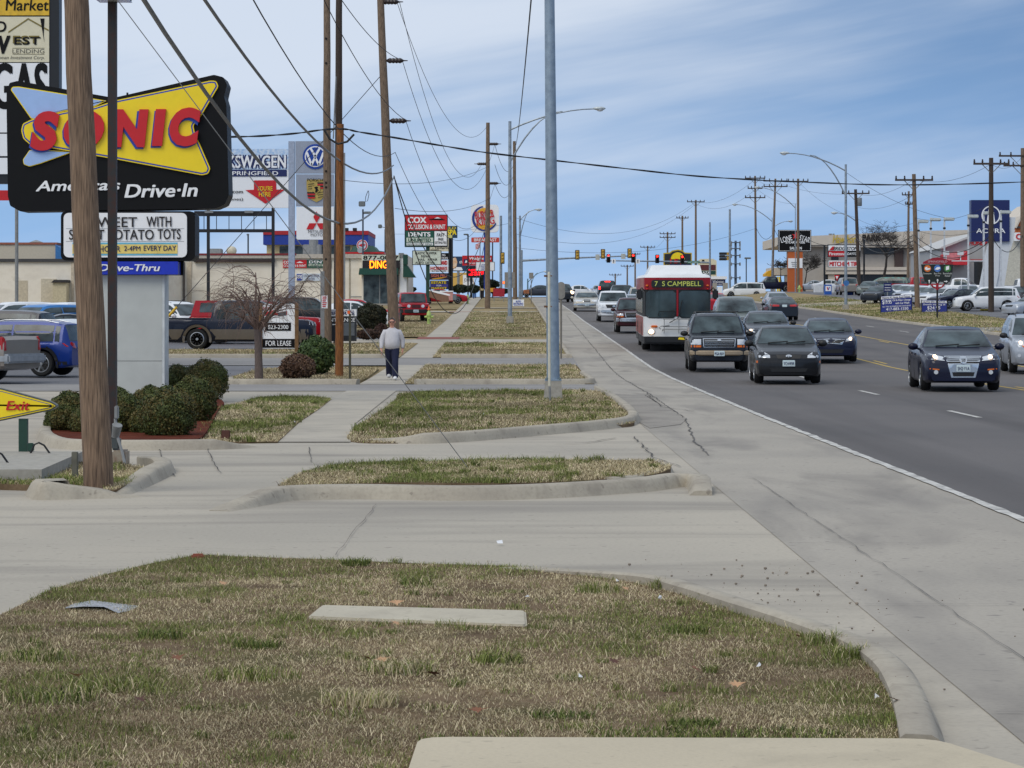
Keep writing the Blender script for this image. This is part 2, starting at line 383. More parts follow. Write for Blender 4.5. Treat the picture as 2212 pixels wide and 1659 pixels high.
M_MULCH = surf_mat('red bark mulch', (104, 54, 40), (84, 44, 34), (54, 34, 28), 4, 40, (1, 1, 1), bump=1.0, spec=.05)
M_MULCHB = surf_mat('old brown mulch', (104, 84, 70), (86, 70, 60), (60, 50, 44), 4, 40, (1, 1, 1), bump=1.0, spec=.05)
M_BRICK = surf_mat('red pavers', (150, 92, 80), (136, 84, 74), (112, 72, 64), 2, 30, (1, 1, 1))
def ysteps(a, b):
    out = [a]; y = a
    while y < b - 1e-6:
        y = min(b, y + (1.0 if y < 30 else 3.0 if y < 150 else 8.0 if y < 420 else 60)); out.append(y)
    return out
def sheet(name, xl, xr, y0, y1, dz, m, solid=0.0):
    fl = xl if callable(xl) else (lambda y: xl); fr = xr if callable(xr) else (lambda y: xr)
    ys = ysteps(y0, y1); mb = MB(); o = []
    for y in ys: o += [(fl(y), y, gz(y) + dz), (fr(y), y, gz(y) + dz)]
    mb.add(o, [(2 * i, 2 * i + 1, 2 * i + 3, 2 * i + 2) for i in range(len(ys) - 1)]); return struct(mb, name, m)
def polysheet(name, pts, dz, m, thick=0.0):
    mb = MB(); p = [(x, y, gz(y) + dz) for x, y in pts]
    ar = sum(p[i - 1][0] * p[i][1] - p[i][0] * p[i - 1][1] for i in range(len(p)))
    if ar < 0: p = p[::-1]
    mb.add(p, [tuple(range(len(p)))]); return struct(mb, name, m)
def terrain():
    mb = MB(); xs = [-400, -120, -40, 0, 40, 120, 400]; ys = ysteps(-60, 1500); n = len(xs)
    mb.add([(x, y, gz(y) - .04) for y in ys for x in xs], [(j * n + i, j * n + i + 1, (j + 1) * n + i + 1, (j + 1) * n + i) for j in range(len(ys) - 1) for i in range(n - 1)])
    struct(mb, 'ground', M_DRY)
terrain()
sheet('car_park_paving', -90, -5.4, 56, 178, -.012, M_LOT)
sheet('driveway_slab', -90, 2.15, -12, 59.0, 0.0, M_CON)
sheet('road', 4.4, 23.0, -40, 900, .008, M_ASP)
sheet('road_shoulder', 2.1, 4.4, -40, 300, .004, M_SHO)
sheet('cross_street', -120, 4.4, 298, 322, .0, M_ASP); sheet('cross_street', 23, 120, 298, 322, .0, M_ASP)
sheet('drive', -30, 2.15, 59.2, 64.4, .006, M_DRIVE); sheet('drive', -14, 2.15, 82.5, 89.5, .006, M_DRIVE); sheet('drive', -9, 2.15, 107.2, 113.8, .006, M_WALK)
sheet('drive', -20, 2.15, 186, 190, .0, M_WALK); sheet('drive', -4, 2.15, 205, 208, .0, M_WALK)
sheet('paved_ramp', -4.3, -2.4, 113.8, 117.5, .012, M_BRICK); sheet('paved_ramp', -4.6, -1.6, 186, 187.4, .012, M_BRICK)
wl = lambda y: float(np.interp(y, [36, 40, 48, 60, 80, 118, 190, 282], [-3.75, -3.7, -3.75, -3.85, -3.95, -3.95, -4.2, -4.7]))
wr = lambda y: float(np.interp(y, [36, 40, 48, 60, 80, 118, 190, 282], [-2.25, -2.55, -2.62, -2.7, -2.8, -2.8, -3.05, -3.4]))
sheet('sidewalk', wl, wr, 35.5, 59.2, .012, M_WALK); sheet('sidewalk', wl, wr, 64.4, 82.5, .012, M_WALK); sheet('sidewalk', wl, wr, 89.5, 107.2, .012, M_WALK); sheet('sidewalk', wl, wr, 117.5, 296, .012, M_WALK)
def rise(Y, x): return float(np.interp(Y, [150, 175, 255, 330], [0, .12, .55, .7])) * float(np.clip((x - 24) / 7, 0, 1))
def right_ground(name, x0, x1, y0, y1, dz, m):
    xs = np.linspace(x0, x1, 8); ys = ysteps(y0, y1); n = len(xs); mb = MB()
    mb.add([(x, y, gz(y) + rise(y, x) + dz) for y in ys for x in xs], [(j * n + i, j * n + i + 1, (j + 1) * n + i + 1, (j + 1) * n + i) for j in range(len(ys) - 1) for i in range(n - 1)]); struct(mb, name, m)
right_ground('car_lot_paving', 31, 130, 60, 340, .02, M_LOT)
# ---- road paint
M_LINE = surf_mat('worn white road paint', (206, 204, 198), (186, 184, 178), (120, 118, 116), 2, 30, (1, 1, 1), stain=((110, 108, 106), 3.0, (1, 1, 1), .8))
M_YLINE = surf_mat('worn yellow road paint', (206, 178, 92), (190, 162, 84), (140, 122, 84), 2, 30, (1, 1, 1))
def stripe(x, w, y0, y1, m): 
    ys = ysteps(y0, y1); mb = MB(); o = []
    for y in ys: o += [(x - w / 2, y, gz(y) + .013), (x + w / 2, y, gz(y) + .013)]
    mb.add(o, [(2 * i, 2 * i + 1, 2 * i + 3, 2 * i + 2) for i in range(len(ys) - 1)]); struct(mb, 'lane_marking', m)
def edge_line():
    ys = np.arange(-20, 296, .35); mb = MB(); o = []; r = np.random.default_rng(3)
    for y in ys: o += [(4.34 + r.normal(0, .008), y, gz(y) + .014), (4.45 + r.normal(0, .008), y, gz(y) + .014)]
    mb.add(o, [(2 * i, 2 * i + 1, 2 * i + 3, 2 * i + 2) for i in range(len(ys) - 1)]); struct(mb, 'lane_marking', M_LINE)
edge_line()
for k in range(-1, 20): 
    stripe(8.1, .11, 44.1 + 12.2 * k, 47.2 + 12.2 * k, M_LINE); stripe(19.7, .11, 41 + 12.2 * k, 44 + 12.2 * k, M_LINE)
    stripe(12.3, .1, 47 + 12.2 * k, 50 + 12.2 * k, M_YLINE); stripe(16.0, .1, 47 + 12.2 * k, 50 + 12.2 * k, M_YLINE)
stripe(12.0, .1, 10, 290, M_YLINE); stripe(16.3, .1, 10, 290, M_YLINE)
# ---- joints and cracks
M_CRACK = mat('crack filler', (74, 70, 66), .95, var=.2); M_JOINT = mat('joint dirt', (122, 116, 110), .95, var=.2)
def crack(pts, w, m=None, dz=.016, px=True, name='pavement_crack', jit=.02):
    P = [GP(*p) if px else p for p in pts]; o = []; r = np.random.default_rng(int(abs(P[0][0] * 100)) + len(P)); Q = []
    for a, b in zip(P, P[1:]):
        n = max(2, int(math.hypot(b[0] - a[0], b[1] - a[1]) / .35))
        for i in range(n): Q.append((a[0] + (b[0] - a[0]) * i / n + r.normal(0, jit), a[1] + (b[1] - a[1]) * i / n + r.normal(0, jit)))
    Q.append(P[-1]); mb = MB()
    for i, q in enumerate(Q):
        t = Vector(Q[min(i + 1, len(Q) - 1)]) - Vector(Q[max(i - 1, 0)]); n = Vector((-t.y, t.x)); n = n.normalized() if n.length > 1e-6 else Vector((1, 0)); ww = w * r.uniform(.08, .3)
        o += [(q[0] + n.x * ww, q[1] + n.y * ww, gz(q[1]) + dz), (q[0] - n.x * ww, q[1] - n.y * ww, gz(q[1]) + dz)]
    mb.add(o, [(2 * i, 2 * i + 1, 2 * i + 3, 2 * i + 2) for i in range(len(Q) - 1)]); struct(mb, name, m or M_CRACK)
crack([(2.6, -5), (2.6, 27.5)], .016, M_JOINT, px=False, name='pavement_joint', jit=.008)
for yj in (11.2, 15.4, 19.6, 23.9, 27.6, 33, 39): crack([(2.12, yj), (4.3, yj)], .014, M_JOINT, px=False, name='pavement_joint', jit=.006)
crack([(812, 1092), (725, 1203)], .014, M_JOINT, name='pavement_joint', jit=.008)
crack([(0, 1178), (600, 1192)], .012, M_JOINT, name='pavement_joint', jit=.02)
crack([(341, 967), (353, 996), (377, 1030)], .026, jit=.006); crack([(449, 971), (458, 997), (478, 1024)], .024, jit=.006)
crack([(1225, 682), (1290, 760), (1340, 815), (1400, 850), (1480, 905), (1500, 955), (1530, 985)], .05, m=mat('tar seam', (98, 94, 90), .9, var=.2), jit=.015); crack([(1300, 850), (1395, 855), (1420, 870)], .05, jit=.018)
crack([(1200, 962), (1270, 958), (1330, 948)], .05, jit=.016); crack([(1180, 978), (1260, 974), (1420, 972)], .04, jit=.016); crack([(1395, 850), (1430, 880), (1500, 890)], .04, jit=.018); crack([(1370, 945), (1410, 990), (1470, 1010)], .04, jit=.016)
for yj in np.arange(38, 58, 1.6): crack([(wl(yj) + .02, yj), (wr(yj) - .02, yj)], .012, M_JOINT, px=False, name='pavement_joint', jit=.004)
crack([(668, 968), (672, 1000)], .024, jit=.006)
M_PATCH = surf_mat('dark pavement patch', (152, 146, 136), (138, 132, 124), (112, 107, 102), .5, 26, (1, 1, 1))
polysheet('pavement_patch', [GP(*p) for p in ((1306, 851), (1395, 855), (1440, 880), (1482, 908), (1470, 918), (1404, 926), (1382, 914), (1345, 872))], .010, M_PATCH)
# ---- kerbs
def kerb(path, w=.16, h=.12, side=1, hs=None, name='kerb', m=None, base=None):
    """path = outer foot line in (x,y); body lies on 'side' of it"""
    P = [Vector(p) for p in path]; k = len(P); mb = MB(); prof = [(-.03, 0), (.0, .45), (.02, .86), (.05, 1.0), (w - .02, 1.02), (w, .9), (w, 0)]; o = []
    for i in range(k):
        t0 = (P[i] - P[i - 1]).normalized() if i else None; t1 = (P[i + 1] - P[i]).normalized() if i < k - 1 else None
        t = ((t0 or t1) + (t1 or t0)).normalized(); n = Vector((-t.y, t.x)) * side; hh = h if hs is None else hs[i]
        z0 = gz(P[i].y) if base is None else base
        for d, f in prof: o.append((P[i].x + n.x * d, P[i].y + n.y * d, z0 - .03 + (f * hh + .03)))
    q = len(prof); fs = [(i * q + j, i * q + j + 1, (i + 1) * q + j + 1, (i + 1) * q + j) for i in range(k - 1) for j in range(q - 1)]
    if side > 0: fs = [f[::-1] for f in fs]
    fs += [tuple(range(q)), tuple(range((k - 1) * q, k * q))[::-1]]
    mb.add(o, fs); return struct(mb, name, m or M_KERB, smooth=50)
def smoothpath(pts, n=6, closed=False):
    P = [np.array(p, float) for p in pts]; k = len(P); out = []
    rngk = range(k) if closed else range(k - 1)
    for i in rngk:
        p0, p1, p2, p3 = (P[(i - 1) % k] if closed or i > 0 else P[0]), P[i], P[(i + 1) % k], (P[(i + 2) % k] if closed or i + 2 < k else P[-1])
        for j in range(n):
            t = j / n; out.append(tuple(.5 * ((2 * p1) + (-p0 + p2) * t + (2 * p0 - 5 * p1 + 4 * p2 - p3) * t * t + (-p0 + 3 * p1 - 3 * p2 + p3) * t ** 3)))
    if not closed: out.append(tuple(P[-1]))
    return out
# ---- grass and soil
def inside(px, py, poly):
    c = np.zeros(len(px), bool); n = len(poly)
    for i in range(n):
        x1, y1 = poly[i]; x2, y2 = poly[i - 1]
        k = ((y1 > py) != (y2 > py)); xi = (x2 - x1) * (py - y1) / ((y2 - y1) if abs(y2 - y1) > 1e-9 else 1e-9) + x1
        c ^= k & (px < xi)
    return c
CT = [lin(c) for c in ((212, 198, 164), (188, 174, 140), (154, 141, 110), (110, 95, 75), (136, 142, 82), (110, 121, 66), (80, 94, 50))]
CT = np.array(CT)
def scatter(poly, n, near=0.0):
    a = np.array(poly); lo, hi = a.min(0), a.max(0); out = np.zeros((0, 2))
    while len(out) < n:
        p = rng.random((n * 2, 2)) * (hi - lo) + lo
        if near: p = p[rng.random(len(p)) < (lo[1] / np.maximum(p[:, 1], .1)) ** near]
        out = np.vstack([out, p[inside(p[:, 0], p[:, 1], poly)]])
    return out[:n]
EXCL = []
def make_blades(name, P, h, w, lean, col, zf):
    for q in EXCL:
        k = ~inside(P[:, 0], P[:, 1], q); P, h, w, lean, col = P[k], h[k], w[k], lean[k], col[k]
    n = len(P); az = rng.random(n) * 6.283; b = rng.random(n) * 6.283
    dx, dy = np.cos(az), np.sin(az); ex, ey = np.cos(b), np.sin(b); z = np.array([zf(x, y) for x, y in P])
    V = np.zeros((n, 5, 3)); x, y = P[:, 0], P[:, 1]
    V[:, 0] = np.c_[x - dx * w / 2, y - dy * w / 2, z]; V[:, 1] = np.c_[x + dx * w / 2, y + dy * w / 2, z]
    mx, my = x + ex * h * lean * .35, y + ey * h * lean * .35; mz = z + h * .6
    V[:, 2] = np.c_[mx - dx * w * .4, my - dy * w * .4, mz]; V[:, 3] = np.c_[mx + dx * w * .4, my + dy * w * .4, mz]
    V[:, 4] = np.c_[x + ex * h * lean, y + ey * h * lean, z + h * np.sqrt(np.maximum(.05, 1 - .6 * np.minimum(lean, 1.2) ** 2))]
    me = bpy.data.meshes.new(name); me.vertices.add(n * 5); me.vertices.foreach_set('co', V.ravel())
    base = (np.arange(n) * 5)[:, None]; loops = np.hstack([base + np.array([[0, 1, 3, 2]]), base + np.array([[2, 3, 4]])]).ravel()
    me.loops.add(n * 7); me.loops.foreach_set('vertex_index', loops.astype(np.int32))
    st = (np.arange(n)[:, None] * 7 + np.array([[0, 4]])).ravel(); me.polygons.add(n * 2); me.polygons.foreach_set('loop_start', st.astype(np.int32))
    ca = me.color_attributes.new('Col', 'FLOAT_COLOR', 'POINT'); c4 = np.ones((n, 5, 4)); c4[:, :, :3] = col[:, None, :]; ca.data.foreach_set('color', c4.ravel())
    me.update(calc_edges=True); me.validate(); me.materials.append(attr_mat('grass blades', .8, .1))
    o = bpy.data.objects.new(name, me); COL.objects.link(o); o['kind'] = 'stuff'; return o
def grass(poly, n, hr, w, green, zf, tuft=0, seed=1, near=0.0, thick=0.0):
    P = scatter(poly, n, near); x, y = P[:, 0], P[:, 1]
    g = np.clip((vnoise(x, y, .9, seed) * .5 + vnoise(x, y, .3, seed + 1) * .5 + vnoise(x, y, 2.6, seed + 2) * .5 - .75 + (green(x, y) if callable(green) else green)) * 3.2, 0, 1)
    isg = rng.random(n) < g
    bare = vnoise(x, y, .55, seed + 5) * .6 + vnoise(x, y, .18, seed + 6) * .4
    keep = isg | (rng.random(n) < np.clip(2.25 - bare * 3.0 + thick, .06, 1)); P, isg, x, y = P[keep], isg[keep], x[keep], y[keep]; n = len(P)
    ci = np.where(isg, rng.choice([4, 5, 6, 2], n, p=[.35, .4, .15, .1]), rng.choice([0, 1, 2, 3, 4], n, p=[.26, .34, .24, .12, .04]))
    col = CT[ci] * rng.uniform(.75, 1.15, n)[:, None]
    big = vnoise(x, y, 1.7, seed + 8); col *= (.66 + .64 * big)[:, None]; h = rng.uniform(*hr, n) * np.where(isg, 1.15, .85) * np.where(rng.random(n) < .12, 1.9, 1.0); lean = np.where(isg, rng.uniform(.35, 1.05, n), rng.uniform(.7, 1.7, n)); ws = w * rng.uniform(.6, 1.3, n)
    if tuft:
        T = scatter(poly, tuft, near); QP, Qh, Ql, Qc, Qw = [], [], [], [], []
        for cx, cy in T:
            k = int(rng.integers(24, 90)); r = rng.uniform(.02, .085); a = rng.random(k) * 6.283; rr = r * np.sqrt(rng.random(k))
            QP.append(np.c_[cx + rr * np.cos(a) * 1.5, cy + rr * np.sin(a)]); Qh.append(rng.uniform(.5, 1.0, k) * hr[1] * rng.uniform(1.3, 2.6)); Ql.append(rng.uniform(.25, .95, k))
            Qc.append(CT[rng.choice([4, 5, 6, 1], k, p=[.34, .36, .18, .12])] * rng.uniform(.8, 1.15, k)[:, None]); Qw.append(rng.uniform(.8, 1.6, k) * w)
        P = np.vstack([P] + QP); h = np.r_[h, np.concatenate(Qh)]; lean = np.r_[lean, np.concatenate(Ql)]; col = np.vstack([col] + Qc); ws = np.r_[ws, np.concatenate(Qw)]
    return make_blades('grass', P, h, ws, lean, col, zf)
def soil(poly, zf, m=None, name='soil', step=.5):
    a = np.array(poly); lo, hi = a.min(0), a.max(0); V = [Vector(p) for p in poly]; n = len(V)
    for x in np.arange(lo[0], hi[0], step):
        for y in np.arange(lo[1], hi[1], step):
            V.append(Vector((x + .01, y + .013)))
    keep = inside(np.array([v.x for v in V]), np.array([v.y for v in V]), poly); V = V[:n] + [v for v, k in zip(V[n:], keep[n:]) if k]
    vs, es, fs, *_ = delaunay_2d_cdt(V, [(i, (i + 1) % n) for i in range(n)], [], 1, 1e-5)
    mb = MB(); mb.add([(x, y, zf(x, y)) for x, y in poly] + [(x, y, gz(y) - .06) for x, y in poly], [(i, (i + 1) % n, (i + 1) % n + n, i + n) for i in range(n)]); mb.add([(v.x, v.y, zf(v.x, v.y)) for v in vs], [f if (vs[f[1]] - vs[f[0]]).cross(vs[f[2]] - vs[f[0]]) > 0 else f[::-1] for f in fs]); return struct(mb, name, m or M_SOIL, smooth=180)
# foreground verge island
def PZ(px, py, z): Y = (CAMH - z) * FPX / (py - HY); return (X(px, Y), Y)
fk = smoothpath([PZ(*p, (.03, .05, .08, .1)[min(i, 3)]) for i, p in enumerate(((1106, 1229), (1373, 1250), (1512, 1274), (1610, 1297), (1720, 1330), (1816, 1362), (1901, 1393), (1968, 1440), (2008, 1502), (2030, 1567), (2046, 1620), (2075, 1690)))])
fkk = [p for p in fk if p[1] > 9.84]; kerb(fkk, .17, .11, side=-1, hs=[min(.125, .05 + .008 * i) for i in range(len(fkk))])
fl = [PZ(*p, .03) for p in ((1106, 1229), (900, 1222), (700, 1214), (500, 1208), (432, 1204), (330, 1222), (210, 1252), (110, 1285), (0, 1345), (-150, 1440), (-420, 1640))]
EXCL.append([PZ(*p, .085) for p in ((658, 1336), (690, 1306), (1140, 1319), (1142, 1356))]); EXCL.append([(X(872, 9.3) - .02, 7.0), (-.38, 9.88), (1.63, 9.85), (2.2, 9.0), (2.2, 7.0)])
fpoly = fl[::-1] + [(x - .12 * min(1, i / 10), y - .1 * min(1, i / 10)) for i, (x, y) in enumerate(fk) if y > 6.5] + [(fl[-1][0], 6.6)]
fz = lambda x, y: .03 + .035 * float(np.clip((17 - y) / 3, 0, 1)) + .03 * float(vnoise(x, y, 1.3, 4))
soil(fpoly, fz, step=.35)
kerb(smoothpath(fl[:5][::-1], 4), .1, .035, side=-1, name='kerb'); kerb(smoothpath(fl[4:], 4), .1, .02, side=1, name='kerb')
gp = [p for p in fpoly]
grass(gp, 330000, (.008, .024), .0027, lambda x, y: .12 + .16 * np.clip((-.3 - x) / 2.2, 0, 1) - .1 * np.clip((x - .2) / 1.5, 0, 1) * np.clip((14.5 - y) / 3, 0, 1) + .14 * np.clip((y - 15.2) / 1.6, 0, 1), fz, 240, 11, near=1.3, thick=.15)
# sliver island between the two drives
i2 = smoothpath([GP(*p, .1) for p in ((600, 1046), (640, 1030), (690, 1010), (760, 1000), (900, 995), (1100, 993), (1300, 993), (1420, 997), (1447, 1010), (1440, 1018), (1380, 1030), (1200, 1041), (1000, 1045), (700, 1046), (630, 1046)) ], 5, True)
z2 = lambda x, y: .07 + .05 * float(vnoise(x, y, 1.1, 9))
soil(i2, z2, step=.4)
grass(i2, 80000, (.02, .05), .0055, lambda x, y: np.where(x < .6, .08, -.35) + .12 * np.clip((y - 28) / 2, 0, 1), z2, 30, 21, thick=.6)
kf = smoothpath([GP(*p, .1) for p in ((500, 1078), (560, 1068), (640, 1056), (780, 1053), (1000, 1056), (1200, 1051), (1400, 1038), (1480, 1028), (1492, 1046))], 5)
kf = [(x, y - .15) for x, y in kf]; nk = len(kf)
kerb(kf, .2, .13, side=1, hs=[.13 * min(1, i / 9 + .05, (nk - 1 - i) / 4 + .35) for i in range(nk)])
kerb(smoothpath([GP(*p, .1) for p in ((1330, 1036), (1400, 1028), (1446, 1014), (1447, 1000), (1390, 993))], 5), .14, .12, side=1)
# lawn island with the steel lamp post
i3 = smoothpath([GP(*p, .08) for p in ((750, 938), (790, 905), (850, 868), (875, 848), (1000, 843), (1150, 841), (1290, 845), (1340, 878), (1372, 905), (1330, 914), (1150, 925), (980, 940), (830, 946)) ], 4, True)
z3 = lambda x, y: gz(y) + (.03 + .05 * float(vnoise(x, y, 2.1, 14))) * float(np.clip((y - 37.0) / 2.2, .12, 1))
soil(i3, z3, step=.8)
grass(i3, 110000, (.025, .06), .009, lambda x, y: .10 - .3 * np.clip((38.6 - y) / 2.0, 0, 1) - .25 * np.clip((x - 1.1) / .8, 0, 1), z3, 40, 31, thick=.8)
k3 = smoothpath([GP(*p) for p in ((770, 950), (860, 958), (978, 956), (1150, 942), (1330, 925), (1378, 914), (1372, 896), (1340, 870), (1300, 846))], 5)
kerb(k3, .18, .14, side=1, hs=[.14 * min(1, i / 8) for i in range(len(k3))])
# lawn left of the sidewalk with the bark bed
lawnL = [GP(*p, .06) for p in ((420, 950), (600, 948), (648, 905), (690, 878), (716, 858), (640, 853), (560, 856), (470, 880), (440, 915))]
zl = lambda x, y: gz(y) + .02
soil(lawnL, zl, step=.8); grass(lawnL, 60000, (.025, .06), .009, lambda x, y: .05 - .3 * np.clip((36.8 - y) / 1.5, 0, 1), zl, 30, 41, thick=.8)
bed = smoothpath([GP(*p, .05) for p in ((92, 940), (120, 958), (200, 962), (330, 962), (420, 956), (450, 930), (470, 890), (480, 866), (400, 856), (280, 868), (150, 900), (100, 920))], 3, True)
soil(bed, lambda x, y: .08, M_MULCH, 'mulch', .8)
kl = smoothpath([GP(*p) for p in ((100, 922), (82, 945), (110, 966), (180, 972), (300, 973), (420, 972), (500, 970), (560, 966))], 5)
kerb(kl, .18, .13, side=1, hs=[.13 * min(1, (len(kl) - 1 - i) / 7) for i in range(len(kl))])
# strip at the lower left with the exit sign
i4 = [GP(*p, .05) for p in ((-60, 1046), (75, 1050), (160, 1050), (245, 1062), (285, 1046), (338, 1016), (250, 1004), (100, 1002), (-60, 1003))]
soil(i4, lambda x, y: .06, step=.4); grass(i4, 30000, (.02, .05), .006, .02, lambda x, y: .06, 14, 51, thick=.5)
k4 = smoothpath([GP(*p) for p in ((60, 1066), (78, 1079), (130, 1079), (200, 1077), (262, 1076), (300, 1074))], 4); n4 = len(k4)
kerb(k4, .34, .17, side=1, hs=[.02 + .15 * max(0, min(1, (i + 2) / 4)) * max(0, 1 - max(0, i - 7) / 10) for i in range(n4)])
k5 = smoothpath([GP(*p) for p in ((258, 1076), (310, 1054), (352, 1034), (374, 1022), (366, 1012), (330, 1008))], 4); n5 = len(k5)
kerb(k5, .22, .13, side=1, hs=[.13 * min(1, (i + 1) / 8) for i in range(n5)])
# verge strips farther along the road
def verge(y0, y1, n, green, seed, x0=None, x1=2.0, xk=True):
    poly = [(wr(y) + .02, y) for y in np.linspace(y0, y1, 8)] + [(x1, y) for y in np.linspace(y1, y0, 8)]
    zf = lambda x, y: gz(y) + .02
    grass(poly, n, (.04, .09), .015, green, zf, 0, seed, thick=.8)
sheet('soil', lambda y: wr(y), 2.05, 64.6, 82.3, .02, M_DRY); sheet('soil', lambda y: wr(y), 2.05, 89.7, 107, .02, M_DRY)
verge(64.8, 82, 60000, -.22, 61); verge(90, 106.8, 46000, -.2, 62)
poly = [(wr(y) + .05, y) for y in np.linspace(118, 185, 8)] + [(2.0, y) for y in np.linspace(185, 118, 8)]
grass(poly, 70000, (.05, .10), .022, -.12, lambda x, y: gz(y), 0, 63, thick=.8)
kerb(smoothpath([(-2.4, 64.3), (-1.9, 64.45), (0, 64.45), (1.6, 64.5), (2.1, 65.2), (2.15, 67), (2.1, 72)], 5), .18, .14, side=1)
kerb([(2.12, y) for y in (90, 95, 100, 107)], .18, .12, side=1); kerb([(-2.5, 89.6), (2.1, 89.6)], .18, .14, side=1); kerb([(2.12, y) for y in range(118, 297, 6)], .18, .13, side=1)
# island of the bare tree, strip by the dark pickup
i6 = [(X(492, 64.6), 64.6), (X(760, 64.6), 64.6), (X(792, 70), 70), (X(818, 79), 79), (X(700, 80), 80), (X(560, 78), 78), (X(500, 70), 70)]
soil(i6, lambda x, y: gz(y) + .02, M_DRY, step=1.2); grass(i6, 36000, (.04, .09), .013, -.35, lambda x, y: gz(y) + .02, 0, 71, thick=.5)
soil([(X(500, 66), 66), (X(640, 66), 66), (X(715, 69), 69), (X(715, 75), 75), (X(600, 76), 76), (X(520, 71), 71)], lambda x, y: gz(y) + .045, M_MULCHB, 'mulch', 1.2)
kerb([(X(485, 66), 66.5), (X(492, 64.5), 64.5), (X(755, 64.4), 64.4), (X(770, 64.4), 64.3)], .18, .14, side=1)
sheet('soil', -30, lambda y: wl(y), 89.7, 98, .03, M_DRY); grass([(-30, 89.8), (-4.1, 89.8), (-4.1, 106), (-6.5, 106), (-8, 97.5), (-30, 97.5)], 64000, (.04, .09), .015, -.14, lambda x, y: gz(y) + .03, 0, 72, thick=.6)
sheet('soil', -8, lambda y: wl(y), 98, 107, .03, M_DRY); kerb([(-30, 89.6), (-4.1, 89.6)], .18, .14, side=1)
sheet('soil', -9.5, lambda y: wl(y), 117.5, 172, .02, M_DRY); grass([(-9.5, 118), (-4.1, 118), (-4.3, 172), (-9, 172)], 60000, (.05, .1), .02, -.25, lambda x, y: gz(y) + .02, 0, 73, thick=.6)
sheet('soil', -10, -4.25, 198, 290, .01, M_DRY)
# right-hand verge
right_ground('soil', 23.15, 31, 60, 336, .015, M_DRY); grass([(23.4, 100), (30.8, 100), (30.8, 250), (23.4, 250)], 80000, (.05, .11), .028, .04, lambda x, y: gz(y) + rise(y, x) + .01, 0, 74, thick=.8)
kerb([(23.0, y) for y in range(60, 300, 8)], .18, .13, side=-1); right_ground('drive', 23.1, 34, 128, 136, .05, M_DRIVE); right_ground('drive', 23.1, 34, 210, 222, .05, M_WALK)
# ------------------------------------------------------------------ vehicles
PRESET = {
 'sedan': dict(L=4.6, W=1.78, H=1.45, cl=.19, rw=.315, ax=(.195, .795), ws=(.285, .43), br=(.70, .86),
   top=[(0, .44), (.012, .50), (.05, .555), (.15, .615), (.27, .665), (.285, .675), (.36, .83), (.43, .955), (.49, .99), (.57, 1), (.64, .985), (.70, .945), (.78, .83), (.86, .70), (.90, .69), (.975, .665), (1, .58)],
   belt=[(0, .40), (.05, .50), (.2, .585), (.3, .625), (.6, .645), (.85, .655), (1, .55)],
   rf=[(0, .90), (.26, .91), (.31, .86), (.43, .735), (.57, .72), (.70, .725), (.84, .86), (1, .90)]),
 'suv': dict(L=4.6, W=1.82, H=1.72, cl=.24, rw=.355, ax=(.185, .79), ws=(.25, .38), br=(.93, .985),
   top=[(0, .44), (.012, .51), (.05, .56), (.15, .60), (.235, .625), (.25, .635), (.32, .81), (.38, .94), (.43, .985), (.55, 1), (.75, .995), (.88, .975), (.935, .94), (.96, .80), (.985, .62), (1, .54)],
   belt=[(0, .40), (.05, .50), (.2, .56), (.3, .585), (.6, .60), (.9, .61), (1, .5)],
   rf=[(0, .90), (.23, .91), (.28, .87), (.38, .765), (.6, .755), (.93, .75), (.985, .88), (1, .9)]),
 'boxsuv': dict(square=1, L=4.7, W=1.80, H=1.74, cl=.28, rw=.36, ax=(.17, .78), ws=(.28, .37), br=(.955, .985),
   top=[(0, .50), (.01, .58), (.04, .605), (.15, .62), (.27, .64), (.28, .65), (.33, .83), (.37, .95), (.41, .985), (.55, 1), (.8, .995), (.93, .985), (.96, .95), (.985, .62), (1, .56)],
   belt=[(0, .46), (.05, .56), (.2, .58), (.3, .595), (.6, .605), (.9, .61), (1, .5)],
   rf=[(0, .93), (.26, .94), (.30, .88), (.37, .80), (.6, .785), (.95, .78), (.985, .9), (1, .92)]),
 'pickup': dict(square=1, L=5.6, W=1.95, H=1.82, cl=.30, rw=.38, ax=(.17, .77), ws=(.255, .345), br=(.575, .60),
   top=[(0, .50), (.01, .56), (.04, .595), (.15, .615), (.245, .635), (.255, .645), (.30, .81), (.345, .95), (.38, .985), (.45, 1), (.54, .99), (.58, .945), (.60, .645), (.61, .63), (.985, .63), (1, .58)],
   belt=[(0, .46), (.05, .555), (.2, .58), (.3, .60), (.6, .60), (.98, .61), (1, .56)],
   rf=[(0, .92), (.24, .93), (.28, .87), (.345, .785), (.45, .77), (.58, .79), (.60, .93), (.62, .955), (1, .95)]),
 'jeep': dict(square=1, L=3.9, W=1.70, H=1.78, cl=.38, rw=.38, ax=(.15, .76), ws=(.33, .37), br=(.97, .985),
   top=[(0, .56), (.01, .60), (.05, .61), (.3, .635), (.33, .64), (.345, .80), (.37, .955), (.40, .985), (.6, 1), (.9, .99), (.965, .96), (.985, .62), (1, .58)],
   belt=[(0, .52), (.05, .56), (.3, .60), (.6, .60), (1, .55)],
   rf=[(0, .96), (.32, .96), (.34, .92), (.37, .87), (.6, .86), (.96, .86), (1, .95)]),
 'van': dict(L=5.0, W=1.95, H=1.78, cl=.22, rw=.33, ax=(.18, .78), ws=(.17, .36), br=(.95, .99),
   top=[(0, .42), (.012, .48), (.06, .545), (.16, .60), (.17, .61), (.27, .82), (.36, .955), (.42, .99), (.6, 1), (.85, .985), (.94, .95), (.985, .62), (1, .5)],
   belt=[(0, .38), (.05, .47), (.2, .545), (.3, .56), (.9, .575), (1, .48)],
   rf=[(0, .90), (.16, .91), (.22, .87), (.36, .79), (.6, .775), (.94, .77), (.985, .9), (1, .92)]),
}
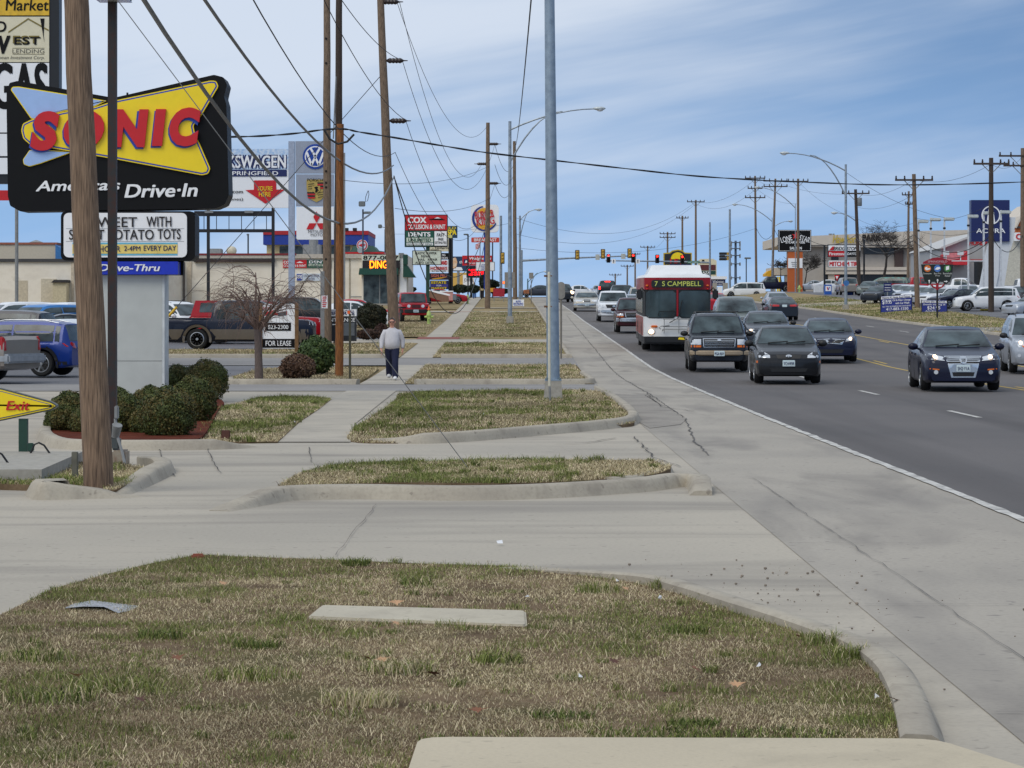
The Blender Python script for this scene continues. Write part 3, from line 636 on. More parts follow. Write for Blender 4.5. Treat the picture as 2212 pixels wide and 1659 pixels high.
PRESET['hatch'] = dict(PRESET['sedan'], L=4.2, W=1.72, H=1.46, br=(.88, .965), top=PRESET['sedan']['top'][:12] + [(.80, .915), (.88, .87), (.93, .78), (.965, .66), (1, .55)],
                       rf=[(0, .90), (.26, .91), (.31, .86), (.43, .735), (.7, .72), (.88, .74), (.965, .86), (1, .9)])
PRESET['coupe'] = dict(PRESET['sedan'], L=4.6, H=1.36, W=1.86, ws=(.34, .47), br=(.66, .84),
   top=[(0, .46), (.012, .52), (.06, .58), (.2, .64), (.33, .68), (.34, .69), (.40, .83), (.47, .955), (.53, 1), (.6, .99), (.66, .94), (.75, .82), (.84, .70), (.98, .68), (1, .6)])
PRESET['beetle'] = dict(PRESET['sedan'], L=4.1, H=1.5, W=1.73, ws=(.27, .42), br=(.72, .92),
   top=[(0, .34), (.03, .44), (.10, .55), (.2, .62), (.27, .66), (.35, .82), (.42, .93), (.5, .99), (.58, 1), (.66, .97), (.74, .9), (.85, .74), (.93, .60), (1, .40)])
def lerp_t(tab, y): return float(np.interp(y, [a for a, b in tab], [b for a, b in tab]))
def body_mesh(p, n=60, bed=False):
    L, W, H = p['L'], p['W'], p['H']; hw = W / 2; ks = sorted(set([round(a, 4) for a, b in p['top']] + list(np.linspace(0, 1, n).round(4))))
    ar = p['rw'] * 1.17; rows = []
    for t in ks:
        y = t * L; zt = lerp_t(p['top'], t) * H; zb = lerp_t(p['belt'], t) * H; zb = min(zb, zt - .035)
        plan = float(np.interp(t, [0, .012, .04, .1, .2, .8, .93, .985, 1], [.80, .88, .945, .985, 1, 1, .99, .98, .965] if p.get('square') else [.80, .88, .945, .985, 1, 1, .975, .93, .88])); w = hw * plan
        lo = p['cl'] + (.05 * max(0, 1 - t / .06)) + (.07 * max(0, (t - .93) / .07))
        for a in p['ax']:
            d = abs(y - a * L)
            if d < ar: lo = max(lo, p['rw'] + math.sqrt(ar * ar - d * d) - .02)
        lo = min(lo, zb - .08); h = zb - lo; wt = min(w * lerp_t(p['rf'], t), w * .985); g = zt - zb
        up = [(w * .95, zb), (w * .95 + (wt - w * .95) * .5 + min(.03, g * .05), zb + g * .5), (wt, zb + g * .86), (wt * .94, zb + g * .965), (wt * .62, zt + .004), (0, zt + .012)]
        half = [(w * .90, lo), (w * .975, lo + h * .10), (w, lo + h * .45), (w * .992, lo + h * .78), (w * .972, zb - h * .04)] + up
        rows.append([(x, y - L / 2, z) for x, z in half] + [(-x, y - L / 2, z) for x, z in half[-2::-1]])
    q = len(rows[0]); mb = MB(); mb.v = [v for r in rows for v in r]
    for i in range(len(rows) - 1):
        for j in range(q - 1): mb.f.append((i * q + j, (i + 1) * q + j, (i + 1) * q + j + 1, i * q + j + 1)); mb.mi.append(0)
        mb.f.append((i * q + q - 1, (i + 1) * q + q - 1, (i + 1) * q, i * q)); mb.mi.append(0)
    e = (len(rows) - 1) * q
    for o, rv in ((0, 0), (e, 1)):          # nose and tail closed with strips across
        for j in range(q // 2):
            a, b, c, d = o + j, o + j + 1, o + q - 2 - j, o + q - 1 - j
            f = (a, b, c, d) if b != c else (a, b, d); mb.f.append(f[::-1] if rv else f); mb.mi.append(0)
    return mb
def outline(pts, step=.08):
    out = []; n = len(pts)
    for i in range(n):
        a, b = Vector(pts[i]), Vector(pts[(i + 1) % n]); k = max(1, int((b - a).length / step))
        out += [tuple(a + (b - a) * j / k) for j in range(k)]
    return out
def proj(mb, bvh, pts, axis, sg, off=.008, step=.09, rim=.03):
    """lay a panel with outline pts on the body, pushed out by off; axis y: pts=(x,z), axis x: pts=(y,z)"""
    B = outline(pts, step); n = len(B); a = np.array(B); lo, hi = a.min(0), a.max(0); V = [Vector(b) for b in B]
    gx = [(x, z) for x in np.arange(lo[0] + step * .6, hi[0], step) for z in np.arange(lo[1] + step * .6, hi[1], step)]
    if gx:
        g = np.array(gx); k = inside(g[:, 0], g[:, 1], inset(B, step * .35)); V += [Vector(q) for q, kk in zip(gx, k) if kk]
    vs, es, fs, *_ = delaunay_2d_cdt(V, [(i, (i + 1) % n) for i in range(n)], [], 1, 1e-6)
    pos = []; hit = []
    for v in vs:
        o = Vector((v.x, sg * 20, v.y)) if axis == 'y' else Vector((sg * 20, v.x, v.y)); d = Vector((0, -sg, 0)) if axis == 'y' else Vector((-sg, 0, 0))
        h, nn, _, _ = bvh.ray_cast(o, d)
        hit.append(h is not None)
        pos.append((h + nn * off * .5 - d * off * .5) if h is not None else None)
    good = [p for p in pos if p is not None]
    if not good: return
    for i, p in enumerate(pos):
        if p is None:
            v = vs[i]; f = (lambda g: (g.x - v.x) ** 2 + (g.z - v.y) ** 2) if axis == 'y' else (lambda g: (g.y - v.x) ** 2 + (g.z - v.y) ** 2)
            b = min(good, key=f); pos[i] = Vector((v.x, b.y, v.y)) if axis == 'y' else Vector((b.x, v.x, v.y))
    o = len(mb.v); mb.v += [tuple(p) for p in pos]; flip = (sg > 0) if axis == 'y' else (sg < 0); cnt = {}
    for f in fs:
        A, Bq, C = (vs[i] for i in f[:3]); ccw = (Bq - A).cross(C - A) > 0
        f = list(f) if ccw != flip else list(f)[::-1]; mb.f.append(tuple(i + o for i in f)); mb.mi.append(mb.m)
        for i in range(len(f)):
            e = (f[i], f[(i + 1) % len(f)]); cnt[e] = 1
    d = Vector((0, -sg, 0)) if axis == 'y' else Vector((-sg, 0, 0)); m = {}
    for (a_, b_) in cnt:
        if (b_, a_) in cnt: continue
        for i in (a_, b_):
            if i not in m: m[i] = len(mb.v); mb.v.append(tuple(pos[i] + d * (off + rim)))
        mb.f.append((b_ + o, a_ + o, m[a_], m[b_])); mb.mi.append(mb.m)
RIMM = mat('alloy wheel', (186, 190, 194), .3, .7, .1, 8); RIMD = mat('dull wheel cover', (120, 122, 124), .45, .4, .15, 8)
def wheel_mesh(rw, w, spokes):
    t = MB().lathe([(rw * .62, -w / 2), (rw * .9, -w / 2), (rw, -w * .3), (rw, w * .3), (rw * .9, w / 2), (rw * .62, w / 2)], n=22, axis='x')
    r = MB(); r.lathe([(rw * .60, w * .30), (rw * .68, w * .52), (rw * .62, w * .54), (rw * .57, w * .36), (0.001, w * .34)], n=22, axis='x')
    if spokes:
        for k in range(spokes):
            a = 2 * math.pi * k / spokes; M = Matrix.Rotation(a, 4, 'X'); s = len(r.v)
            r.box(w * .36, w * .50, -rw * (.10 if spokes < 8 else .075), rw * (.10 if spokes < 8 else .075), rw * .06, rw * .62); r.xf(M, s)
        r.lathe([(rw * .14, w * .36), (rw * .13, w * .54), (.001, w * .55)], n=12, axis='x')
    return t, r
WM = {}
def q4(x0, x1, z0, z1): return [(x0, z0), (x1, z0), (x1, z1), (x0, z1)]
def mir(p): return [(-x, z) for x, z in p][::-1]
CARS = []
def vehicle(kind, name, label, px, Y, col, rot=0, group=None, dx=0, lat=None, front=None, rear=None, spokes=5, cladding=None, roofrack=False, far=False, plate=None,
            on=(1, 1), fr=None, cat='car', z=None, detail=True, capper=None, **ov):
    p = dict(PRESET[kind]); p.update(ov); L, W, H = p['L'], p['W'], p['H']; hw = W / 2
    x = X(px, Y) if lat is None else lat
    zz = gz(Y) + .02 if z is None else z
    root = thing(name, label, cat, (x, Y, zz), R(rot), group, local=True)
    mb = body_mesh(p, 30 if far else 60); body = part(mb, 'body', col, root, smooth=38)
    bvh = BVHTree.FromPolygons([Vector(v) for v in mb.v], mb.f, all_triangles=False)
    T = lambda t: t * L - L / 2
    top = lambda t: lerp_t(p['top'], t) * H
    belt = lambda t: lerp_t(p['belt'], t) * H
    wid = lambda t: hw * .95 * lerp_t(p['rf'], t) / .95
    st = .16 if far else .09
    def P(nm, m, items, label=None, **kw):
        mb2 = MB()
        for it in items: proj(mb2, bvh, *it, step=kw.get('step', st), off=kw.get('off', .008))
        if mb2.f: return part(mb2, nm, m, root, label, smooth=kw.get('sm', 30))
    a, b = p['ws']; zc, zr = top(a) + .012, top(b) - .02; wa, wb = hw * .95 * .90, wid(b) * .90
    P('windscreen', GLASS, [([(-wa, zc), (wa, zc), (wb, zr), (-wb, zr)], 'y', -1)])
    a2, b2 = p['br']; zc2, zr2 = max(top(b2), belt(b2)) + .03, top(a2) - .03; w2, w3 = hw * .95 * .84, wid(a2) * .9
    if zr2 - zc2 > .1: P('rear_window', GLASS, [([(-w2, zc2), (w2, zc2), (w3, zr2), (-w3, zr2)], 'y', 1)])
    # side glass: front door, rear door, quarter
    y0, y1 = a + (b - a) * .30, b + .02; ye = p.get('ye', a2 + (b2 - a2) * (.25 if kind in ('sedan', 'coupe', 'beetle') else .0) - .01); zb_ = lambda t: belt(t) + .035; zt_ = lambda t: belt(t) + (top(t) - belt(t)) * .83
    cuts = p.get('cuts', [.0, .46, .93, 1.0]); 
    for sg in (-1, 1):
        for i in range(len(cuts) - 1):
            u0, u1 = y0 + (ye - y0) * cuts[i] + (.006 if i else 0), y0 + (ye - y0) * cuts[i + 1] - .006
            if u1 - u0 < .02: continue
            ts = np.linspace(u0, u1, 6); lo = [(T(t), zb_(t)) for t in ts]; hi = [(T(t), max(zb_(t) + .02, zt_(t))) for t in ts[::-1]]
            P('side_window', GLASS, [(lo + hi, 'x', sg)], step=.14, sm=None)
    # wheels
    key = (round(p['rw'], 3), spokes); 
    if key not in WM: WM[key] = [None]
    for ai in p['ax']:
        for sg in (-1, 1):
            t, r = wheel_mesh(p['rw'], .23, spokes); wx = sg * (hw - .13)
            for m_ in (t, r):
                m_.v = [((vx if sg > 0 else -vx) + wx, vy + T(ai), vz + p['rw']) for vx, vy, vz in m_.v]
                if sg < 0: m_.f = [f[::-1] for f in m_.f]
            tyre = part(t, 'wheel', RUBBER, root, smooth=40); part(r, 'rim', RIMM if spokes else RIMD, tyre, smooth=40)
    # dark underside so that no daylight shows through the wheel wells
    ub = MB().box(-hw * .80, hw * .80, T(.05), T(.95), p['cl'] + .03, H * .40); part(ub, 'underbody', TRIM, root)
    # mirrors
    for sg in (-1, 1):
        ym, zm = T(a + (b - a) * .34), belt(a + .03) + .09; m_ = MB(); w_ = hw * .96
        m_.ball((sg * (w_ + .13), ym, zm), .12, .07, .085, 10, 6); m_.cyl((sg * (w_ - .05), ym + .02, zm - .07), (sg * (w_ + .1), ym, zm - .02), .03, n=6)
        part(m_, 'mirror', p.get('mirror') or col, root, smooth=40)
    fr = fr or {}
    g = lambda k, d: fr.get(k, d)
    # front lamps: outline given for the +x side as fractions of half width / height
    S2 = lambda pts: [(xx * hw, zz_ * H) for xx, zz_ in pts]
    hl = S2(g('hl', [(.52, .47), (.86, .50), (.84, .56), (.56, .53)]))
    for k, pts in enumerate((mir(hl), hl)):
        o = P('headlight', LAMPG, [(pts, 'y', -1)], off=.012)
        if o is not None and on[k]:
            c = np.mean(np.array(pts), 0); cz = g('lz', c[1]); cx = c[0] * g('lx', .98)
            rr = g('lr', .045); mb2 = MB(); proj(mb2, bvh, [(cx + rr * math.cos(q), cz + rr * math.sin(q)) for q in np.linspace(0, 6.283, 13)[:-1]], 'y', -1, off=.03, step=.05)
            lo_ = part(mb2, 'bulb', EMW, o)
    if 'turn' in fr:
        tp = S2(fr['turn'])
        for pts in (mir(tp), tp): P('indicator', AMB, [(pts, 'y', -1)], off=.012)
    gr = g('gr', [(-.36, .44), (.36, .44), (.40, .51), (-.40, .51)])
    if gr:
        grs = gr if isinstance(gr[0][0], (tuple, list)) else [gr]
        for gp in grs:
            gp = S2(gp)
            if 'chrome' in fr: P('grille_surround', CHROME if fr['chrome'] is True else fr['chrome'], [(inset(gp, -fr.get('cw', .035)), 'y', -1)], off=.008)
            go = P('grille', TRIM, [(gp, 'y', -1)], off=.014)
            bars = g('bars', 0)
            if bars and go is not None:
                aa = np.array(gp); mb2 = MB(); z0, z1 = aa[:, 1].min(), aa[:, 1].max(); x0, x1 = aa[:, 0].min(), aa[:, 0].max()
                for i in range(bars):
                    zc_ = z0 + (z1 - z0) * (i + 1) / (bars + 1); proj(mb2, bvh, q4(x0 * .93, x1 * .93, zc_ - .008, zc_ + .008), 'y', -1, off=.024, step=.12)
                if mb2.f: part(mb2, 'grille_bar', CHROME, go)
    if 'vbars' in fr and detail:
        aa = np.array(S2(gr)); mb2 = MB(); k = fr['vbars']
        for i in range(k):
            xc = aa[:, 0].min() + (aa[:, 0].max() - aa[:, 0].min()) * (i + .5) / k; proj(mb2, bvh, q4(xc - .03, xc + .03, aa[:, 1].min() + .02, aa[:, 1].max() - .02), 'y', -1, off=.02, step=.1)
        part(mb2, 'grille_slot', TRIM, root)
    if 'badge' in fr:
        bx, bz, br_ = fr['badge']; mb2 = MB(); proj(mb2, bvh, [(bx * hw + br_ * math.cos(q) * fr.get('bw', 1), bz * H + br_ * math.sin(q)) for q in np.linspace(0, 6.283, 17)[:-1]], 'y', -1, off=.035, step=.05); bo = part(mb2, 'badge', CHROME, root)
        if fr.get('btext'):
            yb = min(v[1] for v in mb2.v); m3 = MB(); put_text(m3, fr['btext'], -br_ * .6 * fr.get('bw', 1), br_ * .6 * fr.get('bw', 1), bz * H - br_ * .45, bz * H + br_ * .45, yb - .006, .03); part(m3, 'lettering', TRIM, bo)
    if 'apron' in fr: P('chrome_apron', CHROME, [(S2(fr['apron']), 'y', -1)], off=.006)
    if 'intake' in fr: P('lower_intake', TRIM, [(S2(fr['intake']), 'y', -1)], off=.010)
    if 'fog' in fr:
        fx, fz_ = fr['fog']
        for sg in (-1, 1): P('fog_light', LAMPG, [([(sg * fx * hw + .05 * math.cos(q), fz_ * H + .05 * math.sin(q)) for q in np.linspace(0, 6.283, 11)[:-1]], 'y', -1)], off=.014, step=.05)
    bz_ = g('bumper', None)
    if bz_: 
        m_ = MB(); z0, z1 = bz_[0] * H, bz_[1] * H; n_ = 12; q = []; bv = .03
        for i in range(n_ + 1):
            t = -1 + 2 * i / n_; x_ = hw * .975 * t; y0_ = T(0) - .085 + .17 * abs(t) ** 3.2; q += [(x_, y0_ + bv, z0), (x_, y0_, z0 + bv), (x_, y0_, z1 - bv), (x_, y0_ + bv, z1), (x_, y0_ + .2, z1), (x_, y0_ + .2, z0)]
        m_.add(q, [(6 * i + j, 6 * i + 6 + j, 6 * i + 6 + (j + 1) % 6, 6 * i + (j + 1) % 6) for i in range(n_) for j in range(6)] + [tuple(range(5, -1, -1)), tuple(range(6 * n_, 6 * n_ + 6))]); part(m_, 'bumper', bz_[2], root, smooth=40)
    yf = T(0)
    if plate:
        pz = g('pz', .33) * H; yy = min([v.y for v in [bvh.ray_cast(Vector((0, -20, pz)), Vector((0, 1, 0)))[0]] if v] + [yf]) - (.12 if bz_ else .03)
        po = part(MB().bbox(-.155, .155, yy - .012, yy + .03, pz - .078, pz + .078, .008), 'license_plate', mat('licence plate', (206, 222, 226), .4, var=.03), root)
        m3 = MB(); put_text(m3, plate, -.135, .135, pz - .045, pz + .035, yy - .018, .012); part(m3, 'lettering', DKBLUE, po)
    # tail lamps, rear plate
    rl = S2((rear or {}).get('tl', [(.62, .50), (.90, .52), (.90, .62), (.66, .60)]))
    for pts in (mir(rl), rl): P('tail_light', (rear or {}).get('m', TAIL), [(pts, 'y', 1)], off=.012)
    if rear and 'side' in rear:
        for sg in (-1, 1):
            a0, a1, z0, z1 = rear['side']; xw = min((abs(h.x) for h in (bvh.ray_cast(Vector((sg * 20, L / 2 - a_, (z0 + z1) / 2)), Vector((-sg, 0, 0)))[0] for a_ in (a0 + .03, a1)) if h), default=hw)
            part(MB().bbox(min(sg * (xw - .1), sg * (xw + .02)), max(sg * (xw - .1), sg * (xw + .02)), L / 2 - a1, L / 2 - a0, z0, z1, .03), 'tail_light', TAIL, root)
    if rear and 'plate' in rear:
        pz = rear['plate'] * H; h_ = bvh.ray_cast(Vector((0, 20, pz)), Vector((0, -1, 0)))[0]
        part(MB().bbox(-.15, .15, h_.y - .02, h_.y + .02, pz - .075, pz + .075, .008), 'license_plate', mat('licence plate', (206, 222, 226), .4, var=.03), root)
    if rear and 'hi' in rear: P('brake_light', EMR, [(q4(-.3, .3, rear['hi'] * H - .03, rear['hi'] * H + .03), 'y', 1)], off=.02)
    # door lines and handles along the sides
    if detail and not far:
        for sg in (-1, 1):
            for t in (a + .015, y0 + (ye - y0) * cuts[1], y0 + (ye - y0) * min(cuts[-1], .99) + .005):
                yl = T(t); m3 = MB(); proj(m3, bvh, q4(yl - .006, yl + .006, p['cl'] + .08, belt(t) - .01), 'x', sg, off=.004, step=.2, rim=.004)
                if m3.f: part(m3, 'door_seam', TRIM, root)
        for sg in (-1, 1):
            for t in (y0 + (ye - y0) * (cuts[1] - .10), y0 + (ye - y0) * (min(.9, cuts[-1]) - .08)): P('door_handle', p.get('handle') or col, [(q4(T(t) - .09, T(t) + .09, belt(t) - .13, belt(t) - .09), 'x', sg)], off=.03)
        m3 = MB()
        for x0_, x1_ in ((-.55, .05), (.0, .58)):        # wipers
            m3.tube([(x0_ * hw, *[(q.y - .015, q.z + .012) for q in [bvh.ray_cast(Vector((x0_ * hw, -20, zc + .01)), Vector((0, 1, 0)))[0]]][0]), (x1_ * hw, *[(q.y - .015, q.z + .012) for q in [bvh.ray_cast(Vector((x1_ * hw, -20, zc + .05)), Vector((0, 1, 0)))[0]]][0])], .012, 5)
        part(m3, 'wiper', TRIM, root)
    if cladding:
        for sg in (-1, 1):
            m3 = MB(); zc1 = p.get('cz', .40) * H
            for u0, u1 in ((.03, p['ax'][0] - p['rw'] * 1.3 / L), (p['ax'][0] + p['rw'] * 1.25 / L, p['ax'][1] - p['rw'] * 1.25 / L), (p['ax'][1] + p['rw'] * 1.3 / L, .97)):
                if u1 - u0 > .02: proj(m3, bvh, q4(T(u0), T(u1), p['cl'] + .09, zc1), 'x', sg, off=.012, step=.25)
            for ai in p['ax']:
                r0, r1 = p['rw'] * 1.19, p['rw'] * 1.19 + .085; q = np.linspace(-.25, math.pi + .25, 16); cy, cz = T(ai), p['rw']
                arc = [(cy + r1 * math.cos(u), cz + r1 * math.sin(u)) for u in q] + [(cy + r0 * math.cos(u), cz + r0 * math.sin(u)) for u in q[::-1]]
                proj(m3, bvh, arc, 'x', sg, off=.03, step=.12)
            part(m3, 'lower_cladding', cladding, root, smooth=40)
    if roofrack:
        m3 = MB()
        for sg in (-1, 1):
            pts = [(sg * wid(t) * .86, T(t), top(t) + (.03 if 0 < i < 5 else -.02)) for i, t in enumerate(np.linspace(b + .03, a2 - .04, 6))]; m3.tube(pts, .02, 6)
        if roofrack == 2: 
            for t in (b + .12, a2 - .12): m3.cyl((-wid(t) * .86, T(t), top(t) + .05), (wid(t) * .86, T(t), top(t) + .05), .02, n=6)
        part(m3, 'roof_rack', p.get('rack') or TRIM, root, smooth=40)
    if kind == 'pickup' and not capper:        # open bed drawn as a dark panel laid on its closed top
        m3 = MB(); bx = hw * .84
        m3.box(-bx, bx, T(.625), T(.965), top(.8) + .004, top(.8) + .02); part(m3, 'bed_top_panel', TRIM, root)
    if capper:
        m3 = MB(); z0, z1 = top(.8), H * 1.0; w0, w1 = hw * .93, hw * .80
        m3.add([(-w0, T(.605), z0), (w0, T(.605), z0), (w0, T(.985), z0), (-w0, T(.985), z0), (-w1, T(.605), z1), (w1, T(.605), z1), (w1, T(.95), z1), (-w1, T(.95), z1)], [(0, 1, 5, 4), (1, 2, 6, 5), (2, 3, 7, 6), (3, 0, 4, 7), (4, 5, 6, 7)])
        cp = part(m3, 'bed_cap', capper, root)
        for sg in (-1, 1):
            f = lambda t, k: (sg * ((w0 + (w1 - w0) * k) + .01), T(t), z0 + (z1 - z0) * k)
            part(MB().add([f(.66, .25), f(.92, .25), f(.91, .85), f(.66, .85)], [(0, 1, 2, 3) if sg > 0 else (3, 2, 1, 0)]), 'side_window', GLASS, cp)
    CARS.append(root); return root
# paints
navy = paint('navy', (16, 21, 46), .1); slate = paint('slate', (32, 37, 46), .15); dgrey = paint('dark grey', (34, 36, 40), .15); blackp = paint('black', (24, 25, 28)); whitep = paint('white', (228, 231, 234)); silver = paint('silver', (176, 182, 190), .5)
redp = paint('red', (168, 20, 34)); maroon = paint('maroon', (58, 18, 26), .1); cobalt = paint('cobalt', (16, 50, 128), .15); pewter = paint('pewter', (152, 144, 136), .5); beige = paint('champagne', (196, 190, 176), .4); dblue = paint('deep blue', (22, 30, 48), .15); greyg = paint('grey green', (112, 120, 116), .4)
teal = mat('faded teal paint', (96, 160, 152), .7, 0, .2, 3, rgb2=(120, 96, 80)); ltblue = paint('light blue', (60, 130, 190), .2); fgrey = paint('film grey', (62, 67, 76), .3)
KMIR = TRIM
# ---- traffic coming towards the camera
vehicle('sedan', 'sedan', 'dark navy sedan with chrome U-shaped grille nearest on the road', 2058, 60.5, navy, rot=-4, plate='SH2·Y1A', W=1.82, H=1.47, L=4.75, spokes=7, on=(1, 1),
  fr=dict(hl=[(.46, .475), (.88, .50), (.90, .57), (.80, .58), (.49, .535)], gr=[(-.36, .44), (.36, .44), (.43, .535), (-.43, .535)], chrome=True, bars=3, cw=.025, badge=(0, .488, .085), btext='VW', apron=[(-.30, .215), (.30, .215), (.44, .545), (.36, .545), (.30, .43), (-.30, .43), (-.36, .545), (-.44, .545)], intake=[(-.25, .235), (.25, .235), (.28, .30), (-.28, .30)], fog=(.68, .30), turn=[(.60, .33), (.84, .345), (.83, .362), (.60, .35)], pz=.36))
vehicle('sedan', 'sedan', 'small charcoal grey sedan with its lights off and oval badge', 1694, 66, dgrey, rot=-3, plate='YC4·R9R', L=4.24, W=1.69, H=1.47, spokes=5, on=(0, 0), mirror=KMIR,
  fr=dict(hl=[(.55, .445), (.88, .45), (.90, .53), (.78, .565), (.56, .49)], gr=[(-.33, .435), (.33, .435), (.38, .50), (-.38, .50)], badge=(0, .475, .035), bw=2.2, btext='KIA', intake=[(-.5, .21), (.5, .21), (.56, .27), (-.56, .27)], pz=.355, turn=[(.90, .36), (.95, .36), (.95, .40), (.90, .40)]))
vehicle('sedan', 'sedan', 'navy sedan with twin-port chrome grille beside the charcoal sedan', 1787, 86, navy, rot=-4, L=4.8, W=1.79, H=1.45, spokes=6, on=(1, 1), mirror=None,
  fr=dict(hl=[(.52, .47), (.88, .50), (.90, .58), (.80, .585), (.56, .52)], gr=[[(.03, .44), (.38, .42), (.46, .50), (.06, .515)], [(-.38, .42), (-.03, .44), (-.06, .515), (-.46, .50)]], chrome=True, cw=.025, intake=[(-.4, .21), (.4, .21), (.46, .29), (-.46, .29)]))
vehicle('boxsuv', 'suv', 'dark blue box-shaped SUV with tan bumper in front of the bus', 1546, 77.5, slate, rot=-2, plate='PGA·R0Y', L=4.68, W=1.78, H=1.73, spokes=0, on=(0, 0), roofrack=2, cat='SUV', mirror=KMIR,
  fr=dict(hl=[(.60, .46), (.93, .46), (.93, .55), (.60, .555)], turn=[(.60, .415), (.93, .415), (.93, .45), (.60, .45)], gr=[(-.50, .425), (.50, .425), (.52, .555), (-.52, .555)], chrome=True, bars=3, cw=.02, badge=(0, .535, .03), bw=2, bumper=(.275, .36, mat('tan bumper', (170, 152, 128), .4, .4, .1)), pz=.31))
vehicle('sedan', 'sedan', 'dark grey sedan with one visible lit headlight behind the charcoal sedan', 1654, 99, fgrey, rot=-3, L=4.9, W=1.86, H=1.48, on=(1, 1), mirror=KMIR, far=False,
  fr=dict(hl=[(.55, .44), (.9, .45), (.9, .53), (.58, .53)], intake=[(-.4, .21), (.4, .21), (.46, .29), (-.46, .29)]))
vehicle('suv', 'suv', 'silver SUV with roof rails at the edge of the centre lane', 2236, 75.5, silver, rot=-6, L=4.6, W=1.82, H=1.72, on=(1, 1), roofrack=1, cat='SUV', plate=None, spokes=6, mirror=KMIR,
  fr=dict(hl=[(.50, .46), (.86, .47), (.90, .56), (.74, .575), (.52, .50)], gr=[(-.38, .44), (.38, .44), (.42, .52), (-.42, .52)], chrome=silver, bars=2, intake=[(-.36, .27), (.36, .27), (.42, .40), (-.42, .40)], fog=(.74, .30), turn=[(.50, .44), (.62, .44), (.66, .47), (.52, .47)]))
vehicle('van', 'van', 'grey van behind the navy sedans', 1588, 114, greyg, rot=-2, L=5.2, W=2.0, H=1.9, on=(0, 0), cat='van', mirror=KMIR, fr=dict(hl=[(.66, .42), (.92, .42), (.92, .50), (.66, .50)], gr=[(-.6, .40), (.6, .40), (.6, .50), (-.6, .50)], chrome=True, bars=2))
vehicle('pickup', 'pickup_truck', 'dark red pickup truck with chrome bumper beside the bus', 1367, 126, maroon, rot=-1, L=5.0, W=1.82, H=1.72, on=(0, 0), cat='pickup', spokes=5,
  fr=dict(hl=[(.58, .475), (.90, .475), (.90, .53), (.60, .54)], turn=[(.58, .435), (.92, .435), (.92, .468), (.58, .468)], gr=[(-.42, .43), (.42, .43), (.48, .56), (-.48, .56)], chrome=True, bars=1, bumper=(.30, .41, CHROME)))
vehicle('pickup', 'pickup_truck', 'white pickup truck with black grille and white mirrors', 1324, 155, whitep, rot=-1, L=5.6, W=2.0, H=1.84, on=(0, 0), cat='pickup', plate='1·AB', 
  fr=dict(hl=[(.60, .44), (.93, .44), (.93, .53), (.62, .53)], gr=[(-.42, .435), (.42, .435), (.50, .54), (-.50, .54)], badge=(0, .487, .05), bw=1.9, bumper=(.27, .37, CHROME), pz=.31))
vehicle('sedan', 'sedan', 'champagne luxury sedan with upright grille behind the white pickup', 1267, 190, beige, rot=-1, L=5.4, W=1.98, H=1.44, on=(0, 0), plate='1·CD', 
  fr=dict(hl=[(.34, .47), (.92, .47), (.92, .55), (.34, .55)], gr=[(-.24, .44), (.24, .44), (.24, .565), (-.24, .565)], chrome=True, bars=0, bumper=(.26, .37, CHROME), pz=.30))
vehicle('suv', 'suv', 'dark SUV with both headlights lit at the crest by the kerb', 1214, 245, dgrey, rot=8, L=4.7, W=1.85, H=1.75, on=(1, 1), cat='SUV', far=True, fr=dict(lr=.16))
vehicle('boxsuv', 'suv', 'black SUV seen from behind with brake lights on', 1337, 285, blackp, rot=180, L=5.2, W=2.0, H=1.95, cat='SUV', far=True, lat=10.6, rear=dict(tl=[(.78, .48), (.96, .48), (.96, .64), (.8, .64)], m=EMR, hi=.93))
vehicle('pickup', 'pickup_truck', 'dark grey pickup waiting behind the white pickup', 1318, 205, dgrey, rot=0, L=5.5, W=1.95, H=1.85, cat='pickup', far=True, lat=8.8, on=(0, 0))
vehicle('suv', 'suv', 'cream SUV between the white pickup and the bus', 1364, 182, beige, rot=0, L=4.8, W=1.9, H=1.85, cat='SUV', far=True, lat=9.2, on=(0, 0), roofrack=1)
vehicle('sedan', 'sedan', 'silver sedan queuing behind the white pickup', 1341, 172, silver, rot=0, cat='car', far=True, lat=8.3, on=(0, 0))
vehicle('sedan', 'sedan', 'small silver sedan far off at the crest', 1295, 300, silver, rot=0, far=True, on=(0, 0))
vehicle('sedan', 'sedan', 'white sedan crossing at the lights', 1255, 309, whitep, rot=90, far=True, on=(0, 0)); vehicle('sedan', 'sedan', 'grey sedan crossing near the kerb sign', 1163, 303, fgrey, rot=-90, far=True, on=(0, 0))
vehicle('van', 'van', 'white minivan crossing the far side street', 1607, 300, whitep, rot=-90, far=True, on=(0, 0), cat='minivan')
vehicle('sedan', 'sedan', 'red car seen past the corner of the bus', 1541, 180, redp, rot=180, far=True, rear=dict(m=EMR))
# ---- traffic going away
vehicle('sedan', 'sedan', 'dark green grey sedan driving away with wide red tail lights', 1686, 158, slate, rot=180, L=4.8, W=1.82, H=1.46, rear=dict(tl=[(.36, .575), (.92, .575), (.96, .665), (.36, .645)], plate=.60), spokes=5)
vehicle('sedan', 'sedan', 'older silver sedan driving away ahead of the dark green grey one', 1676, 190, silver, rot=180, L=4.7, H=1.42, rear=dict(tl=[(.72, .52), (.93, .52), (.95, .64), (.74, .62)]))
